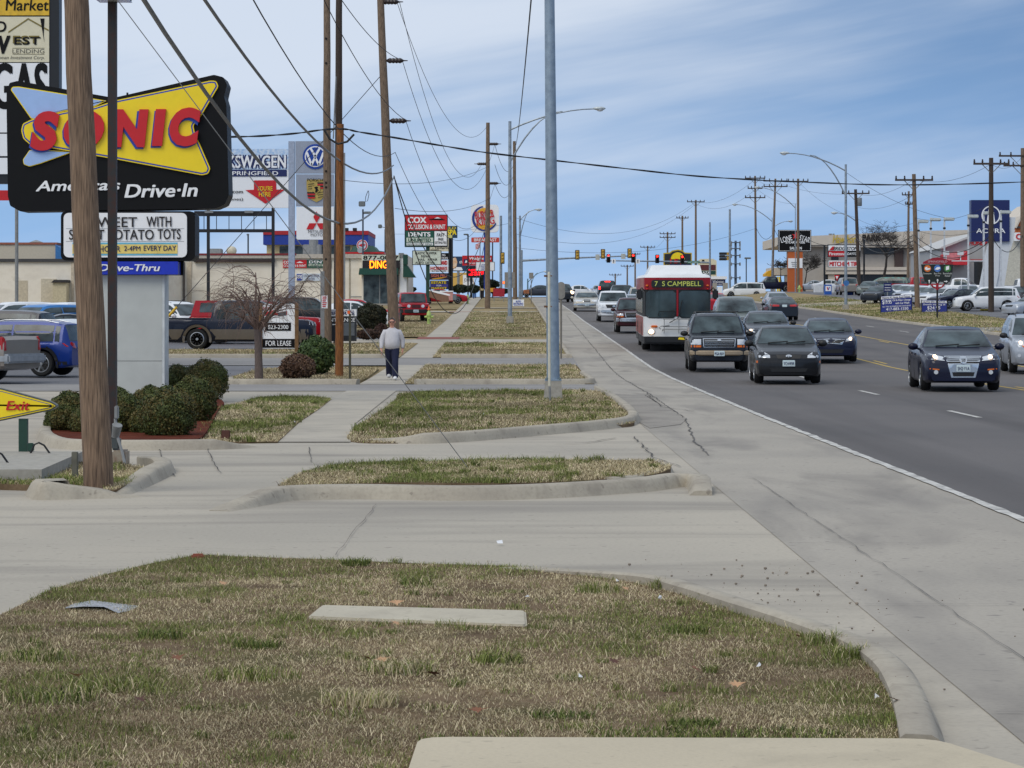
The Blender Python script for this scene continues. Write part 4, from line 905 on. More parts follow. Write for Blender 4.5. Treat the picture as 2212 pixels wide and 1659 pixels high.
# ------------------------------------------------------------------ the bus
def bus():
    Y, x0 = 96.0, X(1463, 96.0); zb = gz(Y)
    root = thing('city_bus', 'red and white city bus with lit destination sign and white roof unit', 'bus', (x0, Y, zb), 0, local=True)
    root.rotation_euler = (math.atan(.012), 0, R(-1.5))
    W, L, H = 1.28, 12.0, 2.86
    white = paint('bus white', (226, 228, 228)); red = paint('bus red', (150, 22, 34)); blk = TRIM
    def shell(z0, z1, y0=0.0, bulge=.12, r=.18, w=W, l=L):
        pts = []
        for k in range(9):
            t = -1 + k / 4; pts.append((w * t * .86, y0 - bulge * (1 - t * t)))
        ring = [(-w, r + .05)] + [(-w * .97, .06)] + [(x, y + .03) for x, y in pts] + [(w * .97, .06), (w, r + .05), (w, l), (-w, l)]
        return ring
    def band(nm, z0, z1, m, w=W, inn=0.0, top=False):
        ring = shell(z0, z1, w=w); n = len(ring); mb = MB()
        for z, k in ((z0, 1.0), (z1, 1.0 - inn)):
            mb.v += [(x * k, y + (1 - k) * 1.2, z) for x, y in ring]
        mb.f = [(i, (i + 1) % n, (i + 1) % n + n, i + n) for i in range(n)] + [tuple(range(n, 2 * n)), tuple(range(n - 1, -1, -1))]; mb.mi = [0] * len(mb.f)
        return part(mb, nm, m, root, smooth=35)
    body = band('body', .58, 1.33, white); band('skirt', .30, .58, blk); band('window_band', 1.33, 2.35, blk, W * .985); band('roof_band', 2.35, 2.80, red); 
    mb = MB(); ring = shell(0, 0); n = len(ring)
    for z, k in ((2.80, 1), (2.90, .94), (2.94, .82)): mb.v += [(x * k, y + (1 - k) * 1.0, z) for x, y in ring]
    mb.f = [(i + a * n, (i + 1) % n + a * n, (i + 1) % n + a * n + n, i + a * n + n) for a in (0, 1) for i in range(n)] + [tuple(range(2 * n, 3 * n))]; mb.mi = [0] * len(mb.f); part(mb, 'roof', white, root, smooth=40)
    mb = MB().add([(-1.12, 1.0, 2.90), (1.0, 1.0, 2.90), (1.0, 5.2, 2.90), (-1.12, 5.2, 2.90), (-.92, 1.5, 3.28), (.92, 1.5, 3.28), (.92, 5.0, 3.28), (-.92, 5.0, 3.28)], [(0, 1, 5, 4), (1, 2, 6, 5), (2, 3, 7, 6), (3, 0, 4, 7), (4, 5, 6, 7)]); part(mb, 'roof_unit', white, root)
    # windscreen halves with red pillar
    for sg in (-1, 1):
        pts = roundpoly([(sg * .05, 1.32), (sg * 1.14, 1.36), (sg * 1.16, 2.24), (sg * .05, 2.26)], .09, 4); mb = MB()
        yv = lambda x: -.13 * (1 - (x / W / .86) ** 2) + .03 if abs(x) < W * .86 else .05
        def pane(nm, x0, x1, z0, z1, off, m, rr=.09):
            mb = MB(); n = 10; q = []
            for i in range(n + 1):
                x = x0 + (x1 - x0) * i / n; e = min(x - x0, x1 - x); c_ = 0 if e >= rr else rr - math.sqrt(max(0, rr * rr - (rr - e) ** 2)); q += [(sg * x, yv(sg * x) - off, z0 + c_), (sg * x, yv(sg * x) - off, z1 - c_)]
            fs = [(2 * i, 2 * i + 2, 2 * i + 3, 2 * i + 1) for i in range(n)]
            mb.add(q, fs if sg > 0 else [f[::-1] for f in fs]); part(mb, nm, m, root, smooth=40)
        pane('windscreen', .06, 1.19, 1.30, 2.30, .030, BUSG); pane('windscreen_frame', .035, 1.22, 1.27, 2.335, .018, blk, .12)
    part(MB().box(-.033, .033, -.150, -.06, 1.34, 2.34), 'pillar', red, root)
    # driver silhouette behind the right-hand pane, steering wheel, mirrors, wipers
    dsp = part(MB().prism(rrect(-.98, .98, 2.43, 2.71, .08), -.16, .05), 'destination_sign', mat('destination screen', (28, 34, 30), .3), root)
    mb = MB(); put_text(mb, '7  S CAMPBELL', -.86, .88, 2.48, 2.66, -.168, .008); part(mb, 'lettering', mat('lit sign dots', (168, 176, 84), .4, emit=.3, var=0), dsp)
    for x in (-.22, 0, .22): part(MB().ball((x, .02, 2.82), .045, .03, .025), 'marker_light', AMB, root)
    for sg in (-1, 1):
        part(MB().ball((sg * 1.14, -.01, 2.50), .05, .03, .035), 'marker_light', AMB, root); part(MB().ball((sg * 1.14, -.01, 2.37), .04, .03, .03), 'marker_light', RED, root)
        part(MB().bbox(sg * .96 - .14, sg * .96 + .14, -.06, .03, .68, .84, .03), 'headlight', LAMPG, root)
        mb = MB().ball((sg * .98, -.07, .76), .10, .03, .085); part(mb, 'bulb', EMW, root)
        part(MB().bbox(sg * .87 - .13, sg * .87 + .13, -.09, .03, .92, 1.0, .03), 'indicator', AMB, root)
        mb = MB().bbox(sg * 1.42 - .11, sg * 1.42 + .11, -.25, -.13, 1.98, 2.36, .05); mb.tube([(sg * 1.24, .1, 2.3), (sg * 1.34, -.15, 2.42), (sg * 1.42, -.19, 2.34)], .02, 6); part(mb, 'mirror', blk, root, smooth=40)
        for yy in (2.6, 8.6):
            t, r = wheel_mesh(.5, .3, 0); wx = sg * (W - .17)
            for m_ in (t, r): m_.v = [((vx if sg > 0 else -vx) + wx, vy + yy, vz + .5) for vx, vy, vz in m_.v]
            if sg < 0:
                for m_ in (t, r): m_.f = [f[::-1] for f in m_.f]
            o = part(t, 'wheel', RUBBER, root, smooth=40); part(r, 'rim', RIMD, o, smooth=40)
        for k in range(8):
            a = .75 + k * 1.38; part(MB().bbox(sg * W - .02, sg * W + .012, a, a + 1.25, 1.45, 2.24, .01), 'side_window', GLASS, root)
        for yy in (2.6, 8.6): part(MB().box(sg * W - .01, sg * W + .006, yy - .62, yy + .62, .36, 1.08), 'wheel_arch', blk, root)
        mb = MB().box(sg * W - .01, sg * W + .008, .4, L - .2, .60, 1.31); part(mb, 'side_panel', red, root)
    mb = MB()                      # folded bicycle rack
    for z in (.86, .96, 1.24): mb.tube([(-.55, -.24, z), (.75, -.24, z)], .018, 6)
    for x in (-.5, .05, .42, .7): mb.tube([(x, -.24, .70), (x, -.24, 1.28)], .016, 6)
    mb.tube([(-.62, -.24, .86), (-.70, -.26, .91), (-.62, -.26, .97), (-.3, -.26, 1.0)], .02, 6); mb.tube([(-.55, -.12, .8), (-.55, -.26, .86)], .02, 6); mb.tube([(.7, -.12, .8), (.7, -.26, .86)], .02, 6)
    part(mb, 'bicycle_rack', GREY, root, smooth=40)
    mb = MB(); mb.tube([(-.3, -.17, 1.1), (.02, -.17, 1.28), (.18, -.19, 1.95)], .018, 6); mb.tube([(-.72, -.15, 1.36), (-.70, -.16, 1.52), (-.1, -.17, 1.54)], .014, 5); part(mb, 'wiper', blk, root)
    mb = MB().bbox(-1.24, 1.24, -.2, .25, .32, .57, .05); part(mb, 'bumper', blk, root, smooth=40)
    # yellow decal on the bumper
    part(MB().prism(roundpoly([(.02, .47), (.4, .45), (.38, .53), (.05, .55)], .03), -.212, -.2), 'decal', YEL, root)
    return root
BUSG = mat('bus glass', (64, 82, 88), .07, 0, .3, 1.0, spec=.5, rgb2=(24, 30, 34))  # paler tone in the colour stands for reflections on the windscreen
bus()
# ------------------------------------------------------------------ left side: drive-in sign, poles, planting
def zp(*a): return [(x / 3.419, y / 3.419) for x, y in a]
def wood_pole(name, label, pxb, Y, pxt, pyt, db, dt, m, lean_y=0.0, group=None, zb=None):
    z0 = gz(Y) - .3 if zb is None else zb; z1 = Z(pyt, Y); xb, xt = X(pxb, Y), X(pxt, Y); n = 9; mb = MB(); path = []; rad = []; r = random.Random(int(pxb))
    for i in range(n + 1):
        t = i / n; path.append((xb + (xt - xb) * t + (r.uniform(-.03, .03) * db if 0 < i < n else 0), Y + lean_y * t, z0 + (z1 - z0) * t)); rad.append(db / 2 + (dt - db) / 2 * t)
    mb.tube(path, rad, 18); root = thing(name, label, 'utility pole', (xb, Y, gz(Y)), 0, group)
    part(mb, 'shaft', m, root, smooth=50); return root
def s1():
    s = Sign('drive_in_sign', 'black pylon sign with a red word on a yellow bow tie and a readerboard', 'sign', 282, 50.5); Y = s.Y
    core = zp((48, 690), (70, 612), (130, 597), (840, 722), (1580, 552), (1650, 570), (1676, 625), (1655, 715), (1672, 770), (1690, 1440), (1660, 1510), (1590, 1540), (150, 1562), (75, 1520), (58, 1450), (48, 770))
    core = roundpoly(core, 3); bk = s.poly('cabinet', core, mat('black sign cabinet', (12, 12, 14), .5, spec=.2), 0, .75)
    bow = zp((160, 965), (172, 915), (235, 884), (480, 826), (700, 793), (860, 742), (1560, 596), (1600, 600), (1616, 640), (1492, 850), (1430, 930), (1445, 1000), (1478, 1065), (1556, 1245), (1540, 1285), (1495, 1296), (850, 1176), (420, 1102), (225, 1070), (175, 1025))
    bow = roundpoly(bow, 4, 3); b = s.poly('bow_tie', bow, YEL, .06, .1); b2 = s.poly('blue_line', inset(bow, 2.4), BLUE, .064, .02, b); s.poly('yellow_field', inset(bow, 5.4), YEL, .068, .02, b)
    wing = zp((82, 665), (95, 642), (140, 640), (790, 745), (700, 790), (480, 822), (252, 884), (230, 876)); w = s.poly('upper_wing', roundpoly(wing, 3), YEL, .05, .08); s.poly('wing_field', inset(roundpoly(wing, 3), 2.0), LTBLUE, .056, .02, w)
    wing = zp((222, 1108), (270, 1106), (545, 1122), (300, 1210), (220, 1232), (178, 1215), (172, 1180)); w = s.poly('lower_wing', roundpoly(wing, 3), YEL, .05, .08); s.poly('wing_field', inset(roundpoly(wing, 3), 1.3), LTBLUE, .056, .02, w)
    L = (('S', 232, 446, 824, 1116, .10), ('O', 478, 776, 818, 1106, .10), ('N', 835, 1104, 811, 1090, .05), ('I', 1128, 1232, 809, 1081, .0), ('C', 1258, 1488, 797, 1084, .10))
    lb, lr = MB(), MB()
    for ch, x0, x1, y0, y1, bo in L:
        for mb, dx, dy, d, bb in ((lb, -12, 12, .085, .075), (lr, 0, 0, .13, .06)):
            if ch == 'I': mb.prism([(X(a / 3.419, Y), Z(c / 3.419, Y)) for a, c in ((x0 + dx, y1 + dy), (x1 - 30 + dx, y1 + dy), (x1 + dx, y0 + dy), (x0 + 30 + dx, y0 + dy))], Y - d, Y - .06)
            else: put_text(mb, ch, X((x0 + dx) / 3.419, Y), X((x1 + dx) / 3.419, Y), Z((y1 + dy) / 3.419, Y), Z((y0 + dy) / 3.419, Y), Y - d + .02, bb, .16 if ch != 'N' else .12, .03)
    part(lb, 'letter_shadow', BLUE, b); part(lr, 'lettering', RED, b)
    s.text("America's", 265 / 3.419, 1328 / 3.419, 890 / 3.419, 1410 / 3.419, WHITE, .03, .045, .22, rot=R(1.0)); s.text('Drive·In', 920 / 3.419, 1358 / 3.419, 1462 / 3.419, 1458 / 3.419, WHITE, .03, .05, .2, rot=R(1.0))
    for ex in (270, 395): s.poly('lifting_eye', [(ex - 2, 197), (ex + 2, 197), (ex + 2, 202), (ex - 2, 202)], DKSTEEL, -.3, .03)
    s.box('readerboard_frame', 131, 456, 421, 563, bk.data.materials[0], -.02, .7, 12); fc = s.box('readerboard', 138, 460, 404, 556, WHITE, .03, .1, 11)
    LET = mat('black changeable letter', (30, 24, 24), .5)
    s.text('SWEET', 197, 469, 297, 491, LET, .05, .02); s.text('WITH', 317, 468, 371, 490, LET, .05, .02); s.text('SWEET POTATO', 150, 496, 333, 518, LET, .05, .02); s.text('TOTS', 341, 495, 391, 517, LET, .05, .02)
    for y in (493.5, 521): s.mark([(143, y), (398, y), (398, y + .6), (143, y + .6)], GREY, .036)
    s.box('offer_band', 157, 524, 384, 552, mat('offer band blue', (110, 186, 214), .4), .034, .02); s.box('offer_field', 157, 528, 384, 548, mat('offer band yellow', (240, 214, 118), .4), .04, .02)
    s.text('HAPPY HOUR', 160, 531.5, 261, 544, DKBLUE, .048, .012); s.text('2-4PM', 269, 531.5, 304, 542, DKBLUE, .048, .01); s.text('EVERY DAY', 311, 530.5, 381, 541.5, DKBLUE, .048, .012)
    s.box('drive_thru_panel', 190, 565, 385, 593, mat('bright blue sign face', (14, 48, 190), .35), .05, .45, 1); s.box('panel_back', 180, 563, 391, 594, mat('black sign cabinet', (14, 15, 18)), -.38, .12)
    s.text('Drive-Thru', 215, 571, 347, 586, WHITE, .065, .05, .22)
    pan = mat('pale grey cladding', (188, 192, 188), .5, .1, .05, 3); s.box('pylon', 205, 594, 348, 868, pan, -.12, .6); s.box('pylon_edge', 348, 594, 353.5, 868, mat('pale edge trim', (206, 212, 212), .5), -.125, .62)
    s.mark([(205, 779.4), (348, 779.4), (348, 780.2), (205, 780.2)], mat('panel joint', (84, 84, 82), .7), -.116)
    s.done()
s1()
# the two near poles
p = wood_pole('utility_pole', 'thick weathered wooden pole standing in front of the bow tie sign', 216, 25.2, 158, -120, .30, .235, WOODN)
ring = mat('drilled hole', (40, 32, 28), .9)
def s2():
    Y = 29.2; root = thing('lamp_post', 'thin dark rusty steel lamp post beside the thick wooden pole', 'lamp post', (X(243, Y), Y, 0))
    rust = mat('rusty dark paint', (38, 42, 44), .6, .2, .2, 14, rgb2=(58, 36, 30))
    part(MB().box(X(234, Y), X(252, Y), Y - .05, Y + .05, .3, Z(-25, Y)), 'post', rust, root); part(MB().bbox(X(246, Y), X(276, Y), Y - .18, Y + .16, -.02, .23, .02), 'footing', surf_mat('stained footing', (170, 160, 146), (150, 140, 124), (120, 84, 64), 3, 20, (2, 2, .5)), root)
    part(MB().bbox(X(210, Y), X(288, Y), Y - .5, Y + .1, Z(3.5, Y), Z(-25, Y), .03), 'lamp_head', DKSTEEL, root); part(MB().box(X(214, Y), X(284, Y), Y - .46, Y + .06, Z(4.6, Y), Z(3.4, Y)), 'lens', LAMPG, root)
    part(MB().bbox(X(250, Y), X(258, Y), Y - .12, Y - .02, Z(904, Y), Z(876, Y), .01), 'switch_box', GREY, root)
    mb = MB(); mb.tube([(X(251, Y), Y - .07, Z(904, Y)), (X(254, Y), Y - .1, Z(935, Y)), (X(270, Y), Y - .2, Z(975, Y)), (X(279, Y), Y - .25, .02)], .018, 6); part(mb, 'conduit', GREY, root, smooth=50)
    fl = thing('flood_light', 'small grey flood lights on the stained footing by the lamp post', 'flood light', (X(252, Y), Y - .1, .23))
    part(MB().bbox(X(243, Y), X(262, Y), Y - .14, Y + .02, .23, .38, .02), 'junction_box', mat('dark grey enamel', (78, 84, 84), .4), fl); part(MB().cyl((X(252, Y), Y - .1, .38), (X(258, Y), Y - .16, .52), .045, .06, 10), 'lamp_head', GREY, fl, smooth=40)
s2()
def s3():
    Y = 78.0; s = Sign('tenant_sign', 'tall black sign tower with stacked tenant panels behind the wooden pole', 'sign', 20, Y); X1 = 127
    s.box('frame', -130, -40, 127, 396, mat('black frame', (20, 22, 26), .4), -.05, .5)
    s.box('yellow_panel', -110, -30, 106, 33, mat('mustard sign face', (232, 186, 42), .4), .0, .04); s.text('Market', 12, -1, 105, 23, BLACK, .012, .02, .1)
    s.box('cream_panel', -110, 36, 106, 134, CREAM, .0, .04)
    for a, c, m in (((18, 68), (61, 39), mat('olive gold', (132, 116, 50), .5)), ((61, 39), (105, 64), mat('olive gold', (132, 116, 50), .5))): s.mark([a, c, (c[0], c[1] + 3.4), (a[0], a[1] + 3.4)], m)
    s.mark([(87, 40), (96, 40), (94.5, 74), (95.5, 90)], BLACK, .016); s.text('D', -6, 46, 14, 69, BLACK, .014, .04); s.text('W', -24, 77, 23, 117, BLACK, .014, .06, .1); s.text('EST', 31, 80, 88, 97, BLACK, .016, .05); s.text('EST', 28, 77, 85, 94, mat('olive gold', (132, 116, 50)), .012, .05)
    s.text('LENDING', 27, 106, 96, 115, mat('grey lettering', (110, 106, 92)), .012); s.text('Hershman Investment Corp.', -24, 120.5, 96, 130, mat('grey lettering', (110, 106, 92)), .012, .0, .25)
    for y in (103.5, 116.5): s.mark([(27, y), (96, y), (96, y + .7), (27, y + .7)], mat('olive gold', (132, 116, 50)))
    s.box('white_panel', -110, 136, 106, 286, WHITE, 0, .04); s.text('GAS', -17, 136, 104, 236, BLACK, .012, .03)
    s.box('lower_panel', -110, 289, 127, 337, WHITE, 0, .04); s.box('lower_panel', -110, 341, 127, 376, WHITE, 0, .04); s.box('red_panel', -110, 411, 127, 433, RED, .0, .04)
    for px in (-60,): s.post('leg', px, 430, None, mat('black frame', (20, 22, 26)), .5)
    s.done()
s3()
def s4():
    Y = 29.5; z0 = .17; s = Sign('exit_sign', 'yellow diamond exit sign on a green post', 'sign', 48, Y)
    d = roundpoly([(-150, 873), (-96, 838), (0, 838), (112, 868), (126, 877), (112, 886), (0, 910), (-96, 910)], 7, 3)
    c = s.poly('cabinet', d, mat('dark grey enamel', (78, 84, 84)), 0, .12); s.poly('face', inset(d, 3.0), YEL, .012, .03); s.poly('blue_line', inset(d, 5.6), mat('slate blue line', (82, 96, 150), .4), .018, .03); s.poly('yellow_field', inset(d, 7.2), YEL, .024, .03)
    s.text('Exit', 14, 866, 66, 886, RED, .034, .04, .22)
    gp = mat('dark green post', (24, 66, 52), .5); mb = MB().box(X(39, Y), X(57.5, Y), Y + .03, Y + .11, .05, Z(905, Y)); part(mb, 'post', gp, s.root)
    mb = MB().bbox(X(60, Y), X(73, Y), Y - .03, Y + .04, Z(975, Y), Z(957, Y), .01); mb.cyl((X(66, Y), Y, .1), (X(66, Y), Y, Z(973, Y)), .018); part(mb, 'junction_box', gp, s.root); s.done()
    a = [GP(-90, 1054, .0), GP(90, 1054), (X(180, 29.6), 29.6), (X(-90, 29.6), 29.6)]
    mb = MB().slab(a, -.02, .19); solo(mb, 'utility_vault', CONC, 'flat concrete utility vault lid slab under the exit sign', 'vault')
    for k, (hx, hy) in enumerate(((-8, 27.3), (84, 29.2))):
        mb = MB(); x = X(hx, hy); mb.tube([(x - .1, hy, .18), (x - .05, hy, .29), (x + .0, hy, .31), (x + .06, hy, .28), (x + .13, hy, .18)], .012, 6); solo(mb, 'lifting_loop', DKSTEEL, ('bent steel lifting loop at the front of the concrete vault', 'bent steel lifting loop behind the exit sign post')[k], 'lifting loop')
    Y = 26.6; mb = MB().bbox(X(155, Y), X(168, Y), Y - .02, Y + .04, .0, Z(976, Y), .006); solo(mb, 'stake', mat('old grey board', (118, 116, 104), .9, var=.2), 'grey wooden stake standing beside the concrete vault', 'stake')
s4()
# ---- clipped shrubs
def leaves(n, rx, ry, rz, size, cols, seed, shell=.45, flat=.0):
    r = np.random.default_rng(seed); d = r.normal(size=(n, 3)); d /= np.linalg.norm(d, axis=1)[:, None]; d[:, 2] = np.abs(d[:, 2]) * np.where(r.random(n) < .4, -1, 1)
    lump = 1 + .12 * np.sin(d[:, 0] * 7 + seed) * np.cos(d[:, 1] * 6 + seed * 2) + .08 * np.sin(d[:, 2] * 9 + d[:, 0] * 5)
    lump = 1 + (lump - 1) * .55; rad = (1 - shell * r.random(n) ** 2.2) * lump * np.where(r.random(n) < .06, 1.07, 1.0); p = d * rad[:, None] * np.array([rx, ry, rz])
    a = r.normal(size=(n, 3)); a /= np.linalg.norm(a, axis=1)[:, None]; nrm = d + r.normal(size=(n, 3)) * .6; b = np.cross(a, nrm); b /= np.linalg.norm(b, axis=1)[:, None] + 1e-6; a = np.cross(nrm, b); a /= np.linalg.norm(a, axis=1)[:, None] + 1e-6
    s = size * r.uniform(.6, 1.3, n)[:, None]; V = np.stack([p - a * s, p + b * s * .5, p + a * s, p - b * s * .5], 1)
    cc = np.array([lin(c) for c in cols]); ci = np.clip((vnoise(p[:, 0] * 3 + seed, p[:, 1] * 3 + p[:, 2] * 3, .5, seed + 3) * len(cols) + r.normal(0, .8, n)).astype(int), 0, len(cols) - 1); col = cc[ci] * r.uniform(.7, 1.25, n)[:, None]
    return V, col
def leaf_mesh(name, V, col, m, core=None):
    n = len(V); me = bpy.data.meshes.new(name); cv, cf = [], []
    if core:
        c = MB().ball((0, 0, 0), *core, n=14, m=9); cv, cf = c.v, c.f
    vs = np.vstack([V.reshape(-1, 3)] + ([np.array(cv)] if cv else [])); fs = [(4 * i, 4 * i + 1, 4 * i + 2, 4 * i + 3) for i in range(n)] + [tuple(k + 4 * n for k in f) for f in cf]
    me.from_pydata(vs.tolist(), [], fs); ca = me.color_attributes.new('Col', 'FLOAT_COLOR', 'POINT'); c4 = np.ones((len(vs), 4)); c4[:4 * n, :3] = np.repeat(col, 4, 0)
    if cv: c4[4 * n:, :3] = col.mean(0)
    ca.data.foreach_set('color', c4.ravel()); me.materials.append(m); return me
LEAFM = attr_mat('shrub leaves', .6, .3)
BOX = [(70, 80, 38), (82, 90, 44), (58, 68, 34), (90, 88, 42), (98, 86, 46), (70, 74, 38)]
def shrub(name, label, px, py, r, Y, cols=BOX, n=15000, size=.02, sq=1.0, group=None, cat='shrub', core=True, seed=None, w=None):
    rz = r * sq * Y / FPX; rx = (w or r) * Y / FPX; V, col = leaves(n, rx, rx, rz, size, cols, int(seed if seed is not None else px), shell=.4 if core else .8); me = leaf_mesh(name, V, col, LEAFM, (rx * .8, rx * .8, rz * .8) if core else None)
    o = bpy.data.objects.new(name, me); COL.objects.link(o); o.location = (X(px, Y), Y, max(Z(py, Y), gz(Y) + rz * .55)); o['label'] = label; o['category'] = cat
    if group: o['group'] = group
    return o
GB = 'clipped boxwood shrubs round the drive-in sign'
for px, py, r, Y, lab in ((150, 893, 46, 37.7, 'round boxwood at the outer end of the bark bed near the exit sign'), (182, 914, 32, 37.2, 'low boxwood tucked against the wooden pole in the bark bed'), (262, 895, 50, 37.3, 'boxwood just right of the lamp post in the bark bed'), (248, 862, 28, 44, 'small boxwood peeking out above the one by the lamp post'), (325, 872, 38, 42, 'boxwood at the foot of the pylon behind the big round one'), (363, 897, 60, 36.2, 'big round dark boxwood at the front of the bark bed'),
                          (418, 866, 52, 41.2, 'boxwood between the biggest two, close to the lawn'), (447, 824, 47, 52, 'tall dark green boxwood farthest back by the drive'), (384, 829, 40, 52.5, 'olive boxwood beside the pylon edge'), (122, 914, 26, 38, 'little boxwood at the very tip of the kerbed bed'), (312, 912, 34, 37.0, 'low dark boxwood squeezed between the lamp post one and the big round one')):
    shrub('boxwood', lab, px, py, r, Y, group=GB)
# tree island
shrub('green_shrub', 'bright green leafy shrub beside the orange pole', 684, 768, 40, 72, [(62, 82, 44), (74, 94, 48), (52, 70, 38), (88, 102, 56)], 5200, .055, 1.0)
shrub('brown_shrub', 'brown dried-out shrub in front of the green one', 643, 795, 38, 68, [(104, 78, 60), (124, 94, 72), (84, 62, 50), (140, 112, 86)], 6000, .045, .78, core=False)
shrub('globe_shrub', 'large dark globe-clipped shrub beside the import dealer sign', 801, 684, 36, 112, [(34, 38, 20), (42, 44, 24), (30, 32, 20), (54, 50, 28)], 9000, .05, .78, w=35)
shrub('low_shrub', 'low reddish brown shrub in front of the import dealer sign', 796, 722, 18, 108, [(74, 54, 44), (92, 66, 52), (60, 46, 38)], 2500, .06, .6, w=26, core=False); shrub('low_shrub', 'small rounded dark brown shrub left of the walking man', 824, 716, 15, 109, [(66, 44, 38), (80, 56, 46)], 2500, .05, 1.1, core=True)
# ---- bare trees
def branch(mb, p, d, L, r, depth, rg, weep, spread, minr, twig=None):
    n = 4; path = [Vector(p)]; rad = [r]; dd = Vector(d)
    for i in range(n):
        dd = (dd + Vector((rg.gauss(0, .16), rg.gauss(0, .16), rg.gauss(0, .12) - weep * (i / n) * (1.0 if depth > 0 else 0)))).normalized(); path.append(path[-1] + dd * L / n); rad.append(max(minr, r * (1 - .5 * (i + 1) / n)))
    mb.tube(path, rad, 6 if depth < 2 else 3, caps=False)
    if depth >= twig: return
    k = rg.randint(3, 5) if depth else rg.randint(5, 7)
    for j in range(k):
        t = rg.uniform(.35, 1.0) if depth else rg.uniform(.7, 1.0); i = min(n - 1, int(t * n)); q = path[i].lerp(path[i + 1], t * n - i); a = rg.random() * 6.283
        side = Vector((math.cos(a), math.sin(a), rg.uniform(-.1, .7))); nd = (dd * (1 - spread) + side * spread).normalized(); branch(mb, q, nd, L * rg.uniform(.5, .85), rad[i] * rg.uniform(.45, .7), depth + 1, rg, weep, spread, minr, twig)
def bare_tree(name, label, px, Y, trunk_h, trunk_r, L, seed, weep=.0, spread=.6, levels=4, minr=.008, m=None, group=None, z=None):
    rg = random.Random(seed); zb = gz(Y) if z is None else z; x = X(px, Y); root = thing(name, label, 'tree', (x, Y, zb), 0, group); mb = MB()
    mb.tube([(x, Y, zb - .1), (x + rg.uniform(-.04, .04), Y, zb + trunk_h * .35), (x + rg.uniform(-.04, .04), Y, zb + trunk_h)], [trunk_r * 1.25, trunk_r, trunk_r * .85], 12); part(mb, 'trunk', m[0], root, smooth=50)
    mb = MB(); branch(mb, (x, Y, zb + trunk_h - .1), (0, 0, 1), L * .55, trunk_r * .8, 0, rg, weep, spread, minr, levels); part(mb, 'crown', m[1], root); return root
BARK = mat('grey bark', (112, 98, 92), .9, 0, .2, 10, bump=.4, stretch=(4, 4, 1)); TWIG = mat('brown twigs', (122, 100, 90), .9, var=.2); BARKD = mat('dark bark', (66, 60, 56), .9, var=.2)
def weeping_tree():
    """short crab-apple: arching limbs with drooping whips"""
    Y = 66.0; x = X(557, Y); zb = gz(Y) + .05; rg = random.Random(5); root = thing('weeping_tree', 'small bare weeping tree with drooping twigs in the brown bark island', 'tree', (x, Y, zb)); mb = MB()
    h = Z(712, Y); mb.tube([(x + .03, Y, zb - .1), (x + .02, Y, zb + .5), (x, Y, h)], [.125, .10, .095], 12); part(mb, 'trunk', BARK, root, smooth=50); mb = MB()
    def whip(p, d, L, r, droop, n=6):
        path = [Vector(p)]; rad = [r]; dd = Vector(d).normalized()
        for i in range(n):
            dd = (dd + Vector((rg.gauss(0, .10), rg.gauss(0, .10), rg.gauss(0, .06) - droop * (i + 1) / n))).normalized(); path.append(path[-1] + dd * L / n); rad.append(max(.0032, r * (1 - .75 * (i + 1) / n)))
        mb.tube(path, rad, 5 if r > .02 else 3, caps=False); return path, rad
    for k in range(14):
        a = 2 * math.pi * k / 14 + rg.uniform(-.2, .2); up = rg.uniform(.45, 3.2); p0 = Vector((x, Y, h - rg.uniform(0, .2)))
        pa, ra = whip(p0, (math.cos(a), math.sin(a), up), rg.uniform(1.0, 1.75), rg.uniform(.035, .055), .17)
        for j in range(6):
            t = rg.uniform(.3, 1); i = min(5, int(t * 6)); q = pa[i].lerp(pa[i + 1], .5); b = a + rg.gauss(0, .9)
            pb, rb = whip(q, (math.cos(b), math.sin(b), rg.uniform(.2, 1.9)), rg.uniform(.6, 1.2), max(.012, ra[i] * .5), rg.uniform(.25, .7))
            for l in range(5):
                i2 = rg.randint(1, 5); q2 = pb[i2]; c = b + rg.gauss(0, .9); whip(q2, (math.cos(c), math.sin(c), rg.uniform(-.4, 1.1)), rg.uniform(.35, 1.0), .007, rg.uniform(.3, .8), 5)
    part(mb, 'crown', TWIG, root)
weeping_tree()
# ---- the walking man and the two walkers far off
SKIN = mat('skin', (206, 150, 128), .55, var=.06)
def skin_mesh(name, nodes, edges, rootn, m, parent, sub=2, smooth=True):
    ks = list(nodes); ix = {k: i for i, k in enumerate(ks)}; me = bpy.data.meshes.new(name)
    me.from_pydata([nodes[k][0] for k in ks], [(ix[a], ix[b]) for a, b in edges], []); ob = bpy.data.objects.new(name, me); COL.objects.link(ob)
    ob.modifiers.new('s', 'SKIN').use_smooth_shade = True; ob.modifiers.new('u', 'SUBSURF').levels = sub
    for k in ks:
        v = me.skin_vertices[0].data[ix[k]]; r = nodes[k][1]; v.radius = (r, r) if isinstance(r, (int, float)) else r; v.use_root = (k == rootn)
    dg = bpy.context.evaluated_depsgraph_get(); dg.update(); m2 = bpy.data.meshes.new_from_object(ob.evaluated_get(dg)); bpy.data.objects.remove(ob)
    m2.name = name; m2.materials.clear(); m2.materials.append(m)
    o = bpy.data.objects.new(name, m2); COL.objects.link(o); o.parent = parent; ORG[o.name] = (0, 0, 0); return o
